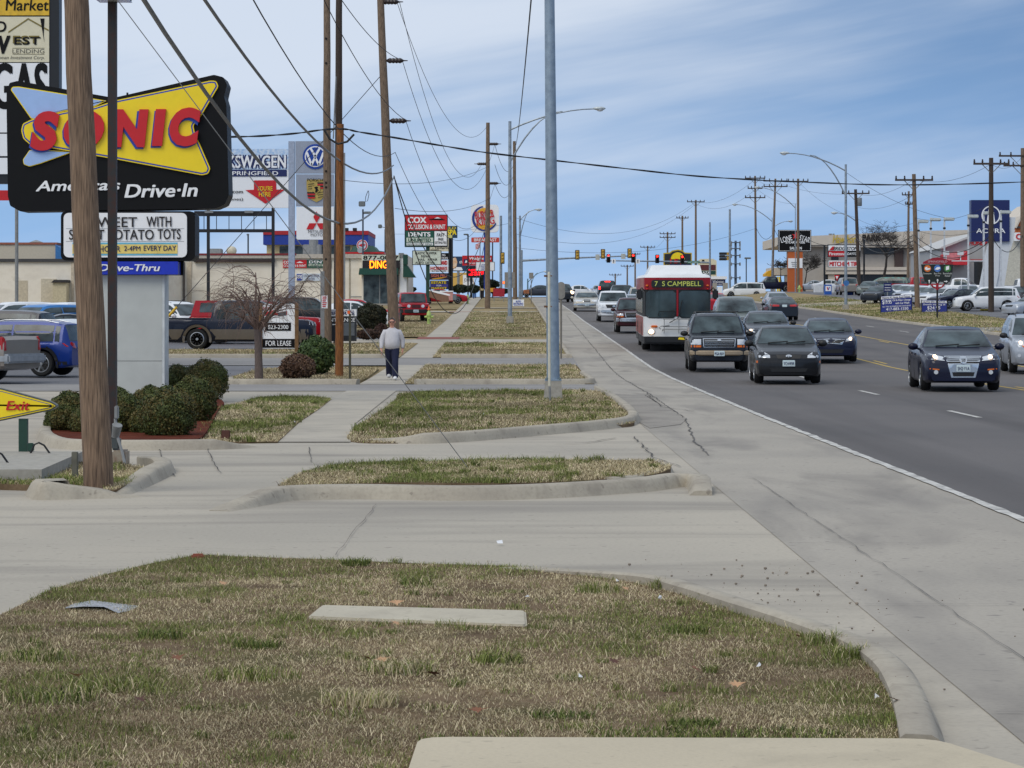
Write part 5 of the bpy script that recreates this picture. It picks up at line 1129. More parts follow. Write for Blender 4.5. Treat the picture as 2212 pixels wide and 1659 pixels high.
def person(label, px, Y, h, top, legs, hair, shoe, rot=0, stride=.2, fat=1.0, collar=None, glasses=None, z=None, long_sleeve=True, group=None, head_down=.0):
    k = h / 1.75; root = thing('person', label, 'person', (X(px, Y), Y, gz(Y) + .012 if z is None else z), R(rot), group, local=True); f = fat
    J = {}
    def n(nm, x, y, zz, r): J[nm] = ((x * k, y * k, zz * k), (r if not isinstance(r, tuple) else r) if not isinstance(r, tuple) else tuple(q * k for q in r)); J[nm] = (J[nm][0], r * k if not isinstance(r, tuple) else J[nm][1])
    n('pel', 0, 0, .95, (.145 * f, .11 * f)); n('waist', 0, -.01, 1.08, (.15 * f, .12 * f)); n('chest', 0, 0, 1.28, (.165 * f, .12 * f)); n('nb', 0, .01, 1.43, .05); n('neck', 0, -.01, 1.51, .052); n('hd0', 0, -.03 - head_down, 1.575, .07); n('hd1', 0, -.025 - head_down, 1.65, .088); n('hd2', 0, -.015 - head_down * .7, 1.715, .062)
    for s, sx in (('l', -1), ('r', 1)):
        fw = stride * (1 if sx > 0 else -1) * .9
        n('hip' + s, sx * .085, 0, .90, .092 * f); n('kn' + s, sx * .095, -.5 * fw - .05, .50, .062); n('an' + s, sx * .10, -fw * .9 + (.10 if fw < 0 else 0), .10 + (.05 if fw < 0 else 0), .044); n('to' + s, sx * .115, -fw * .9 - .14, .04 + (.05 if fw < 0 else 0), .038)
        n('sh' + s, sx * .185 * f ** .5, .0, 1.36, .045); n('el' + s, sx * .265 * f ** .6, .02 + fw * .2, 1.13, .046); n('wr' + s, sx * .275 * f ** .6, -.06 + fw * .35, .88, .030); n('pm' + s, sx * .272 * f ** .6, -.08 + fw * .37, .80, .036)
        wx, wy = sx * .272 * f ** .6, -.085 + fw * .37
        for q in range(4): n('f%d%s' % (q, s), wx + sx * .004, wy - .034 + .021 * q, .775, .0105); n('g%d%s' % (q, s), wx - sx * .008, wy - .036 + .021 * q, .735 - (.0, .008, .006, -.008)[q], .009); n('h%d%s' % (q, s), wx - sx * .03, wy - .036 + .021 * q, .712 - (.0, .008, .006, -.008)[q], .008)
        n('t0' + s, wx - sx * .02, wy - .045, .81, .012); n('t1' + s, wx - sx * .03, wy - .065, .775, .0095)
    E = [('pel', 'waist'), ('waist', 'chest'), ('chest', 'nb'), ('nb', 'neck'), ('neck', 'hd0'), ('hd0', 'hd1'), ('hd1', 'hd2')]
    for s in 'lr':
        E += [('pel', 'hip' + s), ('hip' + s, 'kn' + s), ('kn' + s, 'an' + s), ('an' + s, 'to' + s), ('nb', 'sh' + s), ('sh' + s, 'el' + s), ('el' + s, 'wr' + s), ('wr' + s, 'pm' + s), ('pm' + s, 't0' + s), ('t0' + s, 't1' + s)]
        for q in range(4): E += [('pm' + s, 'f%d%s' % (q, s)), ('f%d%s' % (q, s), 'g%d%s' % (q, s)), ('g%d%s' % (q, s), 'h%d%s' % (q, s))]
    skin_mesh('body', J, E, 'pel', SKIN, root)
    def loft(mb, rings, n=16):
        o = len(mb.v)
        for cx, cy, cz, rx, ry in rings:
            for j in range(n): g_ = 2 * math.pi * j / n; mb.v.append((cx + rx * math.cos(g_), cy + ry * math.sin(g_), cz))
        for i in range(len(rings) - 1):
            for j in range(n): q = (j + 1) % n; mb.f.append((o + i * n + j, o + i * n + q, o + (i + 1) * n + q, o + (i + 1) * n + j)); mb.mi.append(0)
        for i, rv in ((0, 1), (len(rings) - 1, 0)): f_ = tuple(o + i * n + j for j in range(n)); mb.f.append(f_[::-1] if rv else f_); mb.mi.append(0)
    K = lambda *r: tuple(q * k for q in r); mb = MB(); w_ = f ** .8
    loft(mb, [K(0, 0, .87, .165 * w_, .13 * w_), K(0, -.01, .90, .185 * w_, .15 * w_), K(0, -.03, .98, .20 * w_, .175 * w_), K(0, -.03, 1.10, .195 * w_, .17 * w_), K(0, -.01, 1.24, .195 * w_, .15 * w_), K(0, 0, 1.35, .195 * w_, .13 * w_), K(0, .005, 1.40, .185 * w_, .115), K(0, .005, 1.435, .145, .095), K(0, .0, 1.465, .095, .078), K(0, -.005, 1.485, .072, .068)], 18)
    for s in 'lr':
        sh, el, wr = (Vector(J[q + s][0]) for q in ('sh', 'el', 'wr')); i_ = Vector((0, 0, 1.36 * k)); sh2 = sh + Vector((0, 0, -.01 * k)); wr2 = wr.lerp(el, .04)
        mb.tube([i_.lerp(sh2, .45), sh2, sh2.lerp(el, .5), el, el.lerp(wr2, .55), el.lerp(wr2, .85), wr2][:7 if long_sleeve else 4], [.066 * k * w_, .078 * k * w_, .074 * k * w_, .068 * k * w_, .062 * k, .055 * k, .040 * k][:7 if long_sleeve else 4], 12)
    part(mb, 'top', top, root, smooth=70); mb = MB()
    loft(mb, [K(0, 0, .80, .13 * w_, .11 * w_), K(0, 0, .86, .168 * w_, .125 * w_), K(0, 0, .95, .165 * w_, .12 * w_)], 16)
    for s in 'lr':
        hp, kn, an = (Vector(J[q + s][0]) for q in ('hip', 'kn', 'an')); an = an + Vector((0, 0, -.03 * k)); mb.tube([hp + Vector((0, 0, .0)), hp.lerp(kn, .35), hp.lerp(kn, .75), kn, kn.lerp(an, .4), an.lerp(kn, .12), an], [.112 * k * w_, .11 * k * w_, .096 * k, .09 * k, .09 * k, .086 * k, .08 * k], 12)
    part(mb, 'trousers', legs, root, smooth=70)
    for s in 'lr':
        a, b = J['an' + s][0], J['to' + s][0]; mb = MB(); mb.ball((a[0], (a[1] + b[1]) / 2 - .02, max(.05, b[2] + .015)), .06 * k, .165 * k, .06 * k, 10, 7); part(mb, 'shoe', shoe, root, smooth=60)
    hd = J['hd1'][0]; mb = MB(); mb.ball((hd[0], hd[1] + .032 * k, hd[2] + .024 * k), .092 * k, .098 * k, .094 * k, 14, 9); mb.v = [(x, y, max(z, hd[2] - .02 * k + max(0, -(y - hd[1] - .01)) * 1.8)) for x, y, z in mb.v]; part(mb, 'hair', hair, root, smooth=60)
    if glasses:
        mb = MB()
        for sx in (-1, 1): mb.ball((sx * .034 * k, hd[1] - .088 * k, hd[2] - .012 * k), .028 * k, .012 * k, .018 * k, 8, 5)
        mb.box(-.08 * k, .08 * k, hd[1] - .085 * k, hd[1] - .075 * k, hd[2] - .004 * k, hd[2] + .004 * k); part(mb, 'sunglasses', glasses, root)
    mb = MB().ball((0, hd[1] - .095 * k, hd[2] - .035 * k), .014 * k, .02 * k, .022 * k, 8, 6); part(mb, 'nose', SKIN, root, smooth=60)
    mb = MB().ball((0, hd[1] - .078 * k, hd[2] - .07 * k), .024 * k, .01 * k, .006 * k, 8, 4); part(mb, 'mouth', mat('lips', (150, 92, 84), .6), root)
    for sx in (-1, 1): part(MB().ball((sx * .092 * k, hd[1] + .01, hd[2] - .015 * k), .012 * k, .02 * k, .03 * k, 8, 6), 'ear', SKIN, root, smooth=60)
    if collar:
        mb = MB().lathe([(.085 * k, 0), (.07 * k, .05 * k), (.062 * k, .05 * k), (.07 * k, 0)], (0, .0, 1.435 * k), 14); part(mb, 'collar', collar, root, smooth=60)
    return root
person('man in a light grey sweatshirt and navy trousers walking with his head down', 847, 68.2, 1.66, mat('light grey sweatshirt', (202, 200, 204), .9, var=.05, scale=9, bump=.5), mat('navy track trousers', (22, 29, 62), .85, var=.15), mat('grey hair', (112, 104, 102), .8), mat('white trainers', (232, 232, 232), .6), 0, .30, 1.14, mat('green collar', (62, 118, 104), .8), mat('dark lenses', (46, 26, 26), .2), head_down=.02)
person('walker in a black jacket and blue jeans seen from behind', 1025, 278, 1.76, mat('black jacket', (30, 32, 40), .9), mat('blue jeans', (54, 92, 150), .85), mat('dark hair', (34, 28, 26), .8), BLACK, 180, .22, 1.1, long_sleeve=True)
person('walker in a tan jacket and black trousers seen from behind', 1042, 277, 1.76, mat('tan jacket', (204, 184, 140), .9), mat('black trousers', (26, 26, 34), .85), mat('brown hair', (84, 58, 46), .8), BLACK, 180, .2, 1.05)
# ---- small things near the road side walk
def post_sign_back(label, px, Y, y0, y1, w_px, ybase=None, r=4, m=None, two=None, oval=False):
    s = Sign('road_sign', label, 'road sign', px, Y); s.post('post', px, y0, ybase, mat('weathered sign post', (128, 122, 112), .7), .07, -.04); m = m or mat('sign back aluminium', (150, 146, 138), .5, .3)
    s.box('plate', px - w_px / 2, y0, px + w_px / 2, y1, m, .02, .02, r); s.done(); return s
def steel_lamp():
    Y = 52.5; x = X(1195, Y); root = thing('street_lamp', 'galvanised steel lamp post on a square concrete footing in the green lawn', 'street lamp', (x, Y, 0)); dp = mat('galvanised post', (150, 166, 180), .45, .4, .1, 7, rgb2=(126, 142, 158))
    mb = MB().cyl((x, Y, .46), (X(1182, Y), Y, 13.2), .135, .085, 20); part(mb, 'post', dp, root, smooth=50); mb = MB().add([(x - .2, Y - .2, -.1), (x + .2, Y - .2, -.1), (x + .2, Y + .2, -.1), (x - .2, Y + .2, -.1), (x - .165, Y - .165, .44), (x + .165, Y - .165, .44), (x + .165, Y + .165, .44), (x - .165, Y + .165, .44)], [(0, 1, 5, 4), (1, 2, 6, 5), (2, 3, 7, 6), (3, 0, 4, 7), (4, 5, 6, 7)]); part(mb, 'footing', CONC, root)
    for sx in (-1, 1):
        for sy in (-1, 1): part(MB().ball((x + sx * .13, Y + sy * .13, .47), .035, .035, .04), 'anchor_bolt', mat('dull steel', (96, 112, 118), .5, .4), root)
    part(MB().bbox(x - .17, x + .17, Y - .17, Y + .17, .43, .47, .01), 'base_plate', dp, root)
    mb = MB(); mb.tube([(X(1182, Y), Y, 12.8), (X(1182, Y) + 1.5, Y, 13.6), (X(1182, Y) + 4.5, Y, 13.9)], .045, 8); part(mb, 'arm', dp, root); part(MB().ball((X(1182, Y) + 4.8, Y, 13.88), .4, .16, .1), 'lamp_head', GREY, root)
    for yy in (983, 1092):
        z = Z((650 + (yy - 650)) / 1.649 if False else yy / 1.649, Y); mb = MB().lathe([(.128, -.012), (.128, .012)], (x - .03, Y, z), 16); mb.box(x - .19, x - .13, Y - .06, Y + .02, z - .02, z + .02); part(mb, 'strap', mat('rusty strap', (110, 78, 56), .8), root)
steel_lamp()
def marker():
    Y = 50.5; x = X(1187.5, Y); root = thing('delineator_post', 'slim white delineator pole leaning close to the galvanised lamp post', 'marker post', (x, Y, 0)); part(MB().cyl((X(1186, Y), Y, Z(587, Y)), (X(1187, Y), Y, Z(833, Y)), .028, n=10), 'pole', mat('ivory plastic', (216, 212, 192), .5), root, smooth=50); part(MB().cyl((X(1187, Y), Y, Z(835, Y)), (x + .01, Y, 0), .022, n=8), 'stake', GREY, root, smooth=50)
marker()
post_sign_back('round-topped road sign seen from behind next to the galvanised lamp post', 1212, 88, 609, 646, 17, 775, 8)
# ------------------------------------------------------------------ middle distance, left of the road
k6 = lambda x, y: (836.9 + x * .2192, 394.2 + y * .2192)
k4 = lambda x, y: (473 + x * .2192, 291.1 + y * .2192)
k5 = lambda x, y: (473 + x * .2192, 545.8 + y * .2192)
k2 = lambda x, y: (x / 3.419, (700 + y / 2.0733) / 1.649)
def rc(k, x0, y0, x1, y1): a, b = k(x0, y0), k(x1, y1); return (a[0], a[1], b[0], b[1])
def pole_kit(root, Y, items, m):
    mb = MB()
    for a in items: mb.tube(*a)
    return part(mb, 'fittings', m, root, smooth=50)
pA = wood_pole('utility_pole', 'tall light brown wooden pole just left of the dark tarred one', 707, 104, 706, -60, .38, .26, WOOD, group=None)
pB = wood_pole('utility_pole', 'dark tarred wooden pole behind the short orange pole', 729, 106, 733, -60, .36, .26, WOODD)
for zz in (84, 137, 370, 395, 405, 560):
    mb = MB().ball((X(707, 104) - .04, 104 - .17, Z(zz, 104)), .05, .03, .05, 6, 5); part(mb, 'bolt', ring, pA)
mb = MB().tube([(X(726, 105.7), 105.7, Z(165, 105.7)), (X(723, 105.7), 105.7, Z(235, 105.7)), (X(720, 105.7), 105.7, Z(300, 105.7))], .03, 5); part(mb, 'conduit', GREY, pB)
pS = wood_pole('utility_pole', 'short orange brown wooden stub pole in front of the tarred pole', 732.5, 70.5, 735, 268, .235, .2, WOODO)
pC = wood_pole('utility_pole', 'leaning wooden transmission pole with three dark insulators behind the walking man', 852, 112, 821, -30, .5, .3, WOOD)
def insul(root, pts, Y, ln=.85, sg=1):
    for px, py in pts:
        x, z = X(px, Y), Z(py, Y); mb = MB(); prof = []
        for i in range(9): prof += [(.125 if i % 2 else .095, i * ln * .085)]
        mb.lathe([(.03, -.1)] + prof + [(.03, ln * .8), (.02, ln)], (x, Y, z), 8, 'x')
        if sg < 0: mb.v = [(2 * x - a, b, c) for a, b, c in mb.v]
        part(mb, 'insulator', mat('dark glazed insulator', (46, 34, 32), .3), root, smooth=40)
insul(pC, ((829, 4), (839, 131), (846, 261)), 112)
pD = wood_pole('utility_pole', 'wooden transmission pole beyond the burger sign on the dry verge', 1053, 205, 1054, 265, .46, .3, WOOD); insul(pD, ((1056, 311), (1056, 396)), 205, 1.0); insul(pD, ((1051, 354),), 205, 1.0, -1)
pF = wood_pole('utility_pole', 'tall wooden pole directly behind the second street lamp', 1113, 250, 1111, 305, .46, .3, WOOD)
# street lamps with curved arms
def arm_lamp(label, px, Y, ytop, pxl, yl, m=STEEL, d=.2, foot=True, two=True, group=None):
    x = X(px, Y); root = thing('street_lamp', label, 'street lamp', (x, Y, gz(Y)), 0, group); part(MB().cyl((x, Y, gz(Y) - .1), (x, Y, Z(ytop, Y)), d / 2, d * .33, 14), 'post', m, root, smooth=50)
    if foot: part(MB().bbox(x - .22, x + .22, Y - .22, Y + .22, gz(Y) - .1, gz(Y) + .45, .05), 'footing', CONC, root)
    xl, zl, zt = X(pxl, Y), Z(yl, Y), Z(ytop, Y); mb = MB(); 
    for drop, end in ((.5, 1.0), (2.4, .62))[:2 if two else 1]:
        pts = [];
        for i in range(8):
            t = i / 7 * end; pts.append((x + (xl - x) * t, Y, (zt - drop) + ((zl - .0) - (zt - drop)) * (1 - (1 - t / end) ** 1.9) - (.25 if drop > 1 else 0) * t))
        mb.tube(pts, [.055] * 4 + [.04] * 4, 6)
    part(mb, 'arm', m, root, smooth=50); sg = 1 if xl > x else -1
    hb = MB().ball((xl + sg * .25, Y, zl + .02), .38, .15, .11, 10, 7); part(hb, 'lamp_head', mat('lamp housing', (196, 204, 206), .4, .2), root, smooth=60); part(MB().ball((xl + sg * .3, Y, zl - .06), .2, .12, .1, 8, 6), 'lens', LAMPG, root, smooth=60)
    return root
arm_lamp('street lamp with a curved arm reaching over the kerb, beyond the steel post', 1101.5, 148, 262, 1285, 235, d=.27)
arm_lamp('smaller street lamp far off with a short arm over the traffic signal', 1123, 262, 466, 1158, 453, d=.3, foot=False)
arm_lamp('far green-grey street lamp low by the bus stop sign', 1140, 330, 602, 1176, 587, m=mat('green grey steel', (90, 122, 136), .5, .2), d=.24, foot=False, two=True)
# brand boards
def billboard():
    Y = 165; s = Sign('billboard', 'dealer billboard with a red down arrow on a black steel frame', 'billboard', 560, Y); b = s.box('board', 425, 321.7, 624, 449, WHITE, 0, .3); s.box('sky_band', 425, 321.7, 624, 366, mat('sky band', (150, 186, 226), .5, rgb2=(220, 230, 240)), .02, .05, parent=b)
    s.text('VOLKSWAGEN', 437, 334, 620, 365, DKBLUE, .03, .16); s.text('VOLKSWAGEN', 439, 336, 618, 363, WHITE, .06, .035); s.mark([(425, 366.6), (619.5, 366.6), (619.5, 381), (425, 381)], DKBLUE, .04); s.text('SPRINGFIELD', 493, 370, 601, 378.6, WHITE, .07, .03)
    s.mark([k4(*p) for p in ((345, 450), (563, 448), (565, 540), (650, 540), (460, 680), (262, 545), (345, 542))], RED, .04); s.text("YOU'RE", 555, 402, 589, 412, YEL, .07, .012); s.text('HERE', 559.5, 414.5, 585, 424.5, YEL, .07, .012)
    s.text('springfieldvw.com', 430, 410, 525, 420, BLACK, .04, .02); s.text('(All Phones)', 462, 427, 525, 435, BLACK, .04, .01)
    fm = mat('black steel frame', (26, 26, 30), .5); mb = MB()
    for y0, y1 in ((456, 467), (495, 502)): mb.box(X(420, Y), X(588, Y), Y - .1, Y + .1, Z(y1, Y), Z(y0, Y))
    part(mb, 'catwalk', fm, s.root)
    mb = MB()
    for px in range(440, 590, 27): mb.box(X(px, Y), X(px + 1.4, Y), Y - .04, Y + .04, Z(496, Y), Z(466, Y))
    part(mb, 'rail', fm, s.root)
    for px in (450, 590): s.post('leg', px, 449, None, fm, .19, round_=False)
    for px in (454, 540): s.box('flood_light', px - 9, 456, px + 9, 461, GREY, .8, .4, 1)
    s.done()
billboard()
def pylon():
    Y = 150; s = Sign('dealer_sign', 'silver dealer pylon with three stacked car emblems behind the brown pole', 'sign', 680, Y); sv = mat('silver sign face', (158, 164, 176), .4, .25, .06, 2)
    s.box('post', 623, 305, 636, 760, mat('pale blue grey post', (168, 178, 196), .45, .2), 0, .35); s.box('thin_post', 742, 330, 745.5, 760, GREY, 0, .15)
    a = s.box('round_emblem_panel', 638, 305, 722, 374.5, sv, .05, .3); b = s.box('crest_panel', 639.5, 376.5, 721, 445.5, sv, .05, .3); c = s.box('diamond_panel', 640.5, 447, 721, 517.5, WHITE, .05, .3)
    circ = lambda cx, cy, r, n=36: [(cx + r * math.cos(2 * math.pi * i / n), cy + r * math.sin(2 * math.pi * i / n)) for i in range(n)]
    VB = mat('emblem blue', (20, 66, 160), .3, .1); cx, cy = 681.3, 338.5
    s.mark(circ(cx, cy, 27), VB, .10, a); s.mark(circ(cx, cy, 22.6), WHITE, .13, a); s.mark(circ(cx, cy, 20), VB, .16, a)
    def bar(p, q, w):
        p, q = Vector(p), Vector(q); n = (q - p).normalized(); n = Vector((-n.y, n.x)) * w / 2; s.mark([tuple(p + n), tuple(q + n), tuple(q - n), tuple(p - n)], WHITE, .19, a)
    for P_ in (((-10, -18), (0, -1)), ((10, -18), (0, -1)), ((-18, -9), (-8, 18)), ((18, -9), (8, 18)), ((-8, 18), (0, 2)), ((8, 18), (0, 2))): bar((cx + P_[0][0], cy + P_[0][1]), (cx + P_[1][0], cy + P_[1][1]), 4.6)
    bar((cx - 4, cy - 1), (cx + 4, cy - 1), 2.6)
    sh = [(662.5, 388), (705, 388), (705, 405), (703, 420), (695, 431), (684, 437), (672, 431), (664.5, 420), (662.5, 405)]; GO = mat('crest gold', (202, 172, 92), .35, .4); s.mark(sh, GO, .1, b); s.text('PORSCHE', 664, 386, 703, 392, BLACK, .14, .02, parent=b)
    for x0, x1, y0 in ((686, 704, 394), (664, 681, 415)):
        for i, m in enumerate((mat('crest black', (30, 24, 24), .4), RED, mat('crest black', (30, 24, 24)), RED)): s.mark([(x0, y0 + i * 3.6), (x1, y0 + i * 3.6), (x1 - (0 if y0 < 400 else 0), y0 + i * 3.6 + 3.2), (x0 + (0 if y0 < 400 else i * .8), y0 + i * 3.6 + 3.2)], m, .14, b)
    for x0, y0 in ((666, 398), (666, 403), (666, 408), (687, 416), (687, 421), (687, 426)): s.mark([(x0, y0), (x0 + 13, y0 - 2.2), (x0 + 13, y0 - 1), (x0, y0 + 1.2)], mat('crest black', (30, 24, 24)), .14, b)
    s.mark([(675, 402), (692, 402), (692, 412), (684, 420), (675, 412)], GO, .17, b); s.mark([(681, 416), (682, 409), (679, 405), (684, 403), (688, 405), (686, 408), (690, 412), (686, 412), (686, 416)], BLACK, .2, b)
    for pts in (((962, 755), (995, 812), (962, 868), (930, 812)), ((862, 932), (893, 872), (962, 872), (928, 932)), ((1062, 932), (1031, 872), (962, 872), (996, 932))): s.mark([k4(*p) for p in pts], RED, .1, c)
    s.text('MITSUBISHI', 666, 497, 713, 503.5, mat('grey sign letters', (84, 86, 92), .5), .1, .0, parent=c); s.text('MOTORS', 671.5, 504.5, 707, 510.5, mat('grey sign letters', (84, 86, 92), .5), .1, .0, parent=c)
    s.done()
pylon()
# ---- body shop building and its neighbours
WALL = surf_mat('cream block wall', (234, 227, 212), (226, 218, 203), (206, 197, 181), .1, 3, (1, 1, 4), bump=.05)
def bld(name, label, cat, Y, parts, base_px, depth=14):
    s = Sign(name, label, cat, base_px, Y)
    for nm, x0, y0, x1, y1, m, dy, t in parts: s.box(nm, x0, y0, x1, y1, m, dy, t)
    return s
FAS = mat('brown roof edge', (96, 84, 78), .7); DG = mat('dark green awning', (16, 74, 62), .6)
s = bld('body_shop', 'long cream body shop building with a green awning over dark glass doors', 'building', 225, [('wall', 355, 556, 782, 668, WALL, 0, 14), ('fascia', 352, 549, 782, 558, mat('pale fascia', (192, 184, 172), .7), .25, 14.2), ('red_coping', 430, 547.5, 640, 551.5, mat('red coping', (128, 34, 40), .6), .3, .3), ('gutter_band', 420, 560, 594, 566.5, mat('dark band', (54, 40, 38), .7), .35, .3), ('entrance_wall', 782, 551, 880, 668, WALL, .6, 14), ('pilaster', 865, 549, 879, 668, WHITE, .8, .5), ('parapet', 862, 547, 873, 556, GREY, .9, .4),
   ('door_glass', 786, 594, 862, 656, GLASS, .66, .2), ('door_post', 820, 594, 822, 656, GREY, .7, .1), ('kerb_base', 783, 656, 863, 662, CONC, .9, .4), ('number_board', 784.5, 551, 864, 563, mat('pale green white face', (214, 222, 206), .5), 1.0, .3), ('message_board', 784.5, 563, 864, 581, mat('unlit display', (28, 16, 18), .4), 1.05, .35),
   ('downpipe', 396, 566, 399.5, 660, FAS, .12, .1), ('column', 405, 566, 414, 668, mat('pale pilaster', (204, 190, 168), .8), .1, .2), ('door_frame', 754, 555, 757, 650, mat('wall joint', (170, 160, 140), .8), .05, .05), ('wall_rail', 758, 640, 782, 642.5, GREY, .3, .08)], 560)
s.poly('awning', [(777, 594), (862, 594), (862, 580), (779, 580)], DG, 1.7, 1.1); s.poly('side_awning', [(872, 562), (898, 599), (872, 599)], DG, 1.2, 3); s.box('wall_box', 872, 551, 882, 572, DG, 1.3, .5)
s.text('877-0077', 786, 552.8, 862, 561.5, BLACK, 1.02, .05); s.text('DINGS', 800, 563.8, 846, 580, EMO, 1.09, .03)
b = s.box('wall_sign', 611.5, 561.5, 662.5, 578.5, RED, .1, .12); s.text('COX', 613, 563.5, 630, 569.5, WHITE, .12, .06); s.text('COLLISION & PAINT', 613, 571.5, 661, 576.5, WHITE, .12, .03); s.mark([(640, 568), (648, 564.5), (656, 568)], WHITE, .12)
s.box('wall_sign', 663, 561.5, 716, 578.5, GREEN, .1, .12); s.text('DENTS', 668, 563, 710, 569, WHITE, .12, .06); s.box('white_strip', 667, 570.5, 712, 575, mat('pale green white face', (214, 222, 206)), .12, .02); s.text('UNLIMITED', 669, 571, 711, 574.6, GREEN, .15, .03)
s.box('wall_sign', 640.5, 591, 692, 606.7, mat('pale panel', (212, 222, 232), .5), .1, .1); s.poly('logo', roundpoly([(641, 592), (653.5, 592), (653.5, 603), (651, 606), (641, 606)], 2), BLUE, .12, .03); s.text('ppg', 641, 594, 653, 603, WHITE, .15, .02); s.text('COLLISION REPAIR', 656, 593.5, 690, 598.5, DKBLUE, .12, .0); s.text('CENTER', 665, 600, 680, 605, DKBLUE, .12, .0)
s.done()
s = bld('workshop', 'cream windowless workshop with a low shed against its wall at the far left', 'building', 214, [('wall', -160, 562, 357, 690, WALL, 0, 16), ('upper_wall', -160, 524, 108, 565, mat('pale upper siding', (196, 186, 166), .8, var=.05), -3, 8), ('roof_trim', -160, 521.5, 110, 526, mat('rust roof trim', (160, 96, 76), .7), -2.9, 8.2), ('fascia', -162, 559, 358, 566, mat('dark eave', (66, 66, 68), .7), .2, 15), ('door', 89, 602, 122, 660, mat('cream door', (206, 196, 174), .7), .08, .1), ('cabinet', 121, 610, 150, 664, mat('shed board', (202, 190, 158), .8), 1.5, 1.6), ('pilaster', 154, 566, 160, 690, mat('pale pilaster', (204, 190, 168)), .1, .2), ('wall_patch', 40, 606, 60, 664, mat('patched wall', (202, 190, 166), .8), .03, .06)], 100)
s.poly('shed_roof', [(118, 611), (124, 605), (152, 605), (152, 611)], mat('dark felt roof', (60, 58, 58), .9), 1.7, 1.9); s.poly('blue_gable', [(108, 526), (135, 545), (135, 562), (108, 562)], mat('blue metal roof', (52, 116, 176), .6), -2.5, 6); s.done()
Y = 205; mb = MB().cyl((X(8, Y), Y + 14, Z(560, Y)), (X(8, Y), Y + 14, Z(514, Y)), .42, n=14); mb.lathe([(.46, 0), (.62, .05), (.1, .25)], (X(8, Y), Y + 14, Z(514, Y)), 14); solo(mb, 'roof_vent', GREY, 'round metal roof vent on the far left workshop', 'vent', smooth=50)
for x0, x1, y0, y1, nm, lb in ((449, 478, 537, 549, 'rooftop_unit', 'boxy grey air unit on the body shop roof'), (654, 692, 520, 550, 'rooftop_unit', 'tall grey ducted air unit on the roof by the silver dealer pylon')):
    Y = 230; mb = MB().bbox(X(x0, Y), X(x1, Y), Y, Y + 1.5, Z(y1, Y), Z(y0 + (8 if x0 > 500 else 0), Y), .06)
    if x0 > 500: mb.cyl((X(677, Y), Y + .3, Z(550, Y)), (X(677, Y), Y + .3, Z(518, Y)), .42, n=12)
    solo(mb, nm, GREY, lb, 'air unit')
Y = 230; mb = MB().ball((X(497.5, Y), Y + 1, Z(541, Y)), .48, .48, .42); solo(mb, 'roof_dome', mat('ivory dome', (206, 198, 176), .7), 'ivory dome vent on the body shop roof', 'vent', smooth=60)
s = bld('restaurant', 'blue-roofed restaurant with a red top band behind the body shop', 'building', 275, [('wall', 576, 524, 760, 600, mat('cream render', (226, 208, 164), .8), 0, 12), ('windows', 604, 532, 756, 556, GLASS, .1, .3), ('mansard', 570, 506, 796, 529, mat('royal blue metal', (24, 58, 156), .5), .8, 14), ('red_band', 570, 499, 797, 507.5, mat('red coping bright', (176, 28, 40), .6), .9, 14.2)], 680)
for px in (768, 750): s.box('flood_light', px - 5, 493, px + 4, 499, DKSTEEL, 1, .4, 1)
s.done()
s = Sign('oriental_restaurant', 'green curved pagoda roof with a round sign behind the message board', 'building', 790, 250); PG = mat('pagoda green', (70, 104, 96), .7)
s.poly('roof', [(746, 546), (758, 541), (764, 531), (806, 531), (814, 541), (829, 543), (829, 546)], PG, 0, 7); s.box('eave', 745, 544.5, 829.5, 548, RED, .1, 7.4); s.box('frieze', 757, 547.5, 806, 556, mat('red pattern', (190, 60, 70), .6, var=.3, scale=30, rgb2=(226, 220, 216)), -.4, 6); s.box('wall', 757, 556, 820, 640, WALL, -.6, 6)
cc = lambda cx, cy, r: [(cx + r * math.cos(i * .2618), cy + r * math.sin(i * .2618)) for i in range(24)]
s.poly('round_sign', cc(784, 530.5, 12), WHITE, 1.2, .3); s.mark(cc(784, 530.5, 11), RED, 1.22); s.mark(cc(784, 530.5, 8.7), mat('pale round face', (206, 214, 226), .5), 1.25); s.mark([(776, 531), (783, 527), (792, 529), (788, 532), (784, 534)], RED, 1.28); s.poly('dish', cc(780, 541.5, 6), mat('dish grey', (170, 178, 182), .5), 1.6, .12); s.done()
def lot_light(label, px, Y, ytop, heads, yb=None, m=DKSTEEL, w=.16):
    x = X(px, Y); root = thing('parking_light', label, 'parking light', (x, Y, gz(Y))); part(MB().cyl((x, Y, gz(Y)), (x, Y, Z(ytop, Y)), w / 2, n=10), 'pole', m, root, smooth=50)
    for x0, y0, x1, y1 in heads:
        mb = MB().bbox(X(x0, Y), X(x1, Y), Y - .3, Y + .2, Z(y1, Y), Z(y0, Y), .05); cx = (X(x0, Y) + X(x1, Y)) / 2; mb.cyl((x, Y, Z((y0 + y1) / 2 + 3, Y)), (cx, Y, Z((y0 + y1) / 2, Y)), .04, n=6); part(mb, 'lamp_head', mat('lamp box grey', (110, 116, 118), .5), root)
    return root
lot_light('tall dark light pole with a tilted flood lamp above the pagoda roof', 784, 235, 452, ((775, 435, 789, 446), (786, 457, 802, 462)), m=mat('slate steel', (58, 68, 84), .5))
lot_light('dark light pole with small twin floods left of the collision sign', 832, 270, 495, ((817, 485, 825, 493), (836, 486, 842, 492)))
lot_light('short dark light pole standing behind the roof by the billboard', 536, 270, 508, ((533, 505, 538, 509),)); lot_light('pale grey light pole in front of the far left workshop wall', 36, 190, 400, (), m=GREY, w=.26)
lot_light('dark shoebox light pole right of the spa sign', 1011, 270, 506, ((1001, 505, 1012, 508),)); lot_light('thin blue grey pole right of the breakfast sign', 1064, 285, 520, ((1060, 517, 1066, 520),), m=mat('slate steel', (58, 68, 84)))
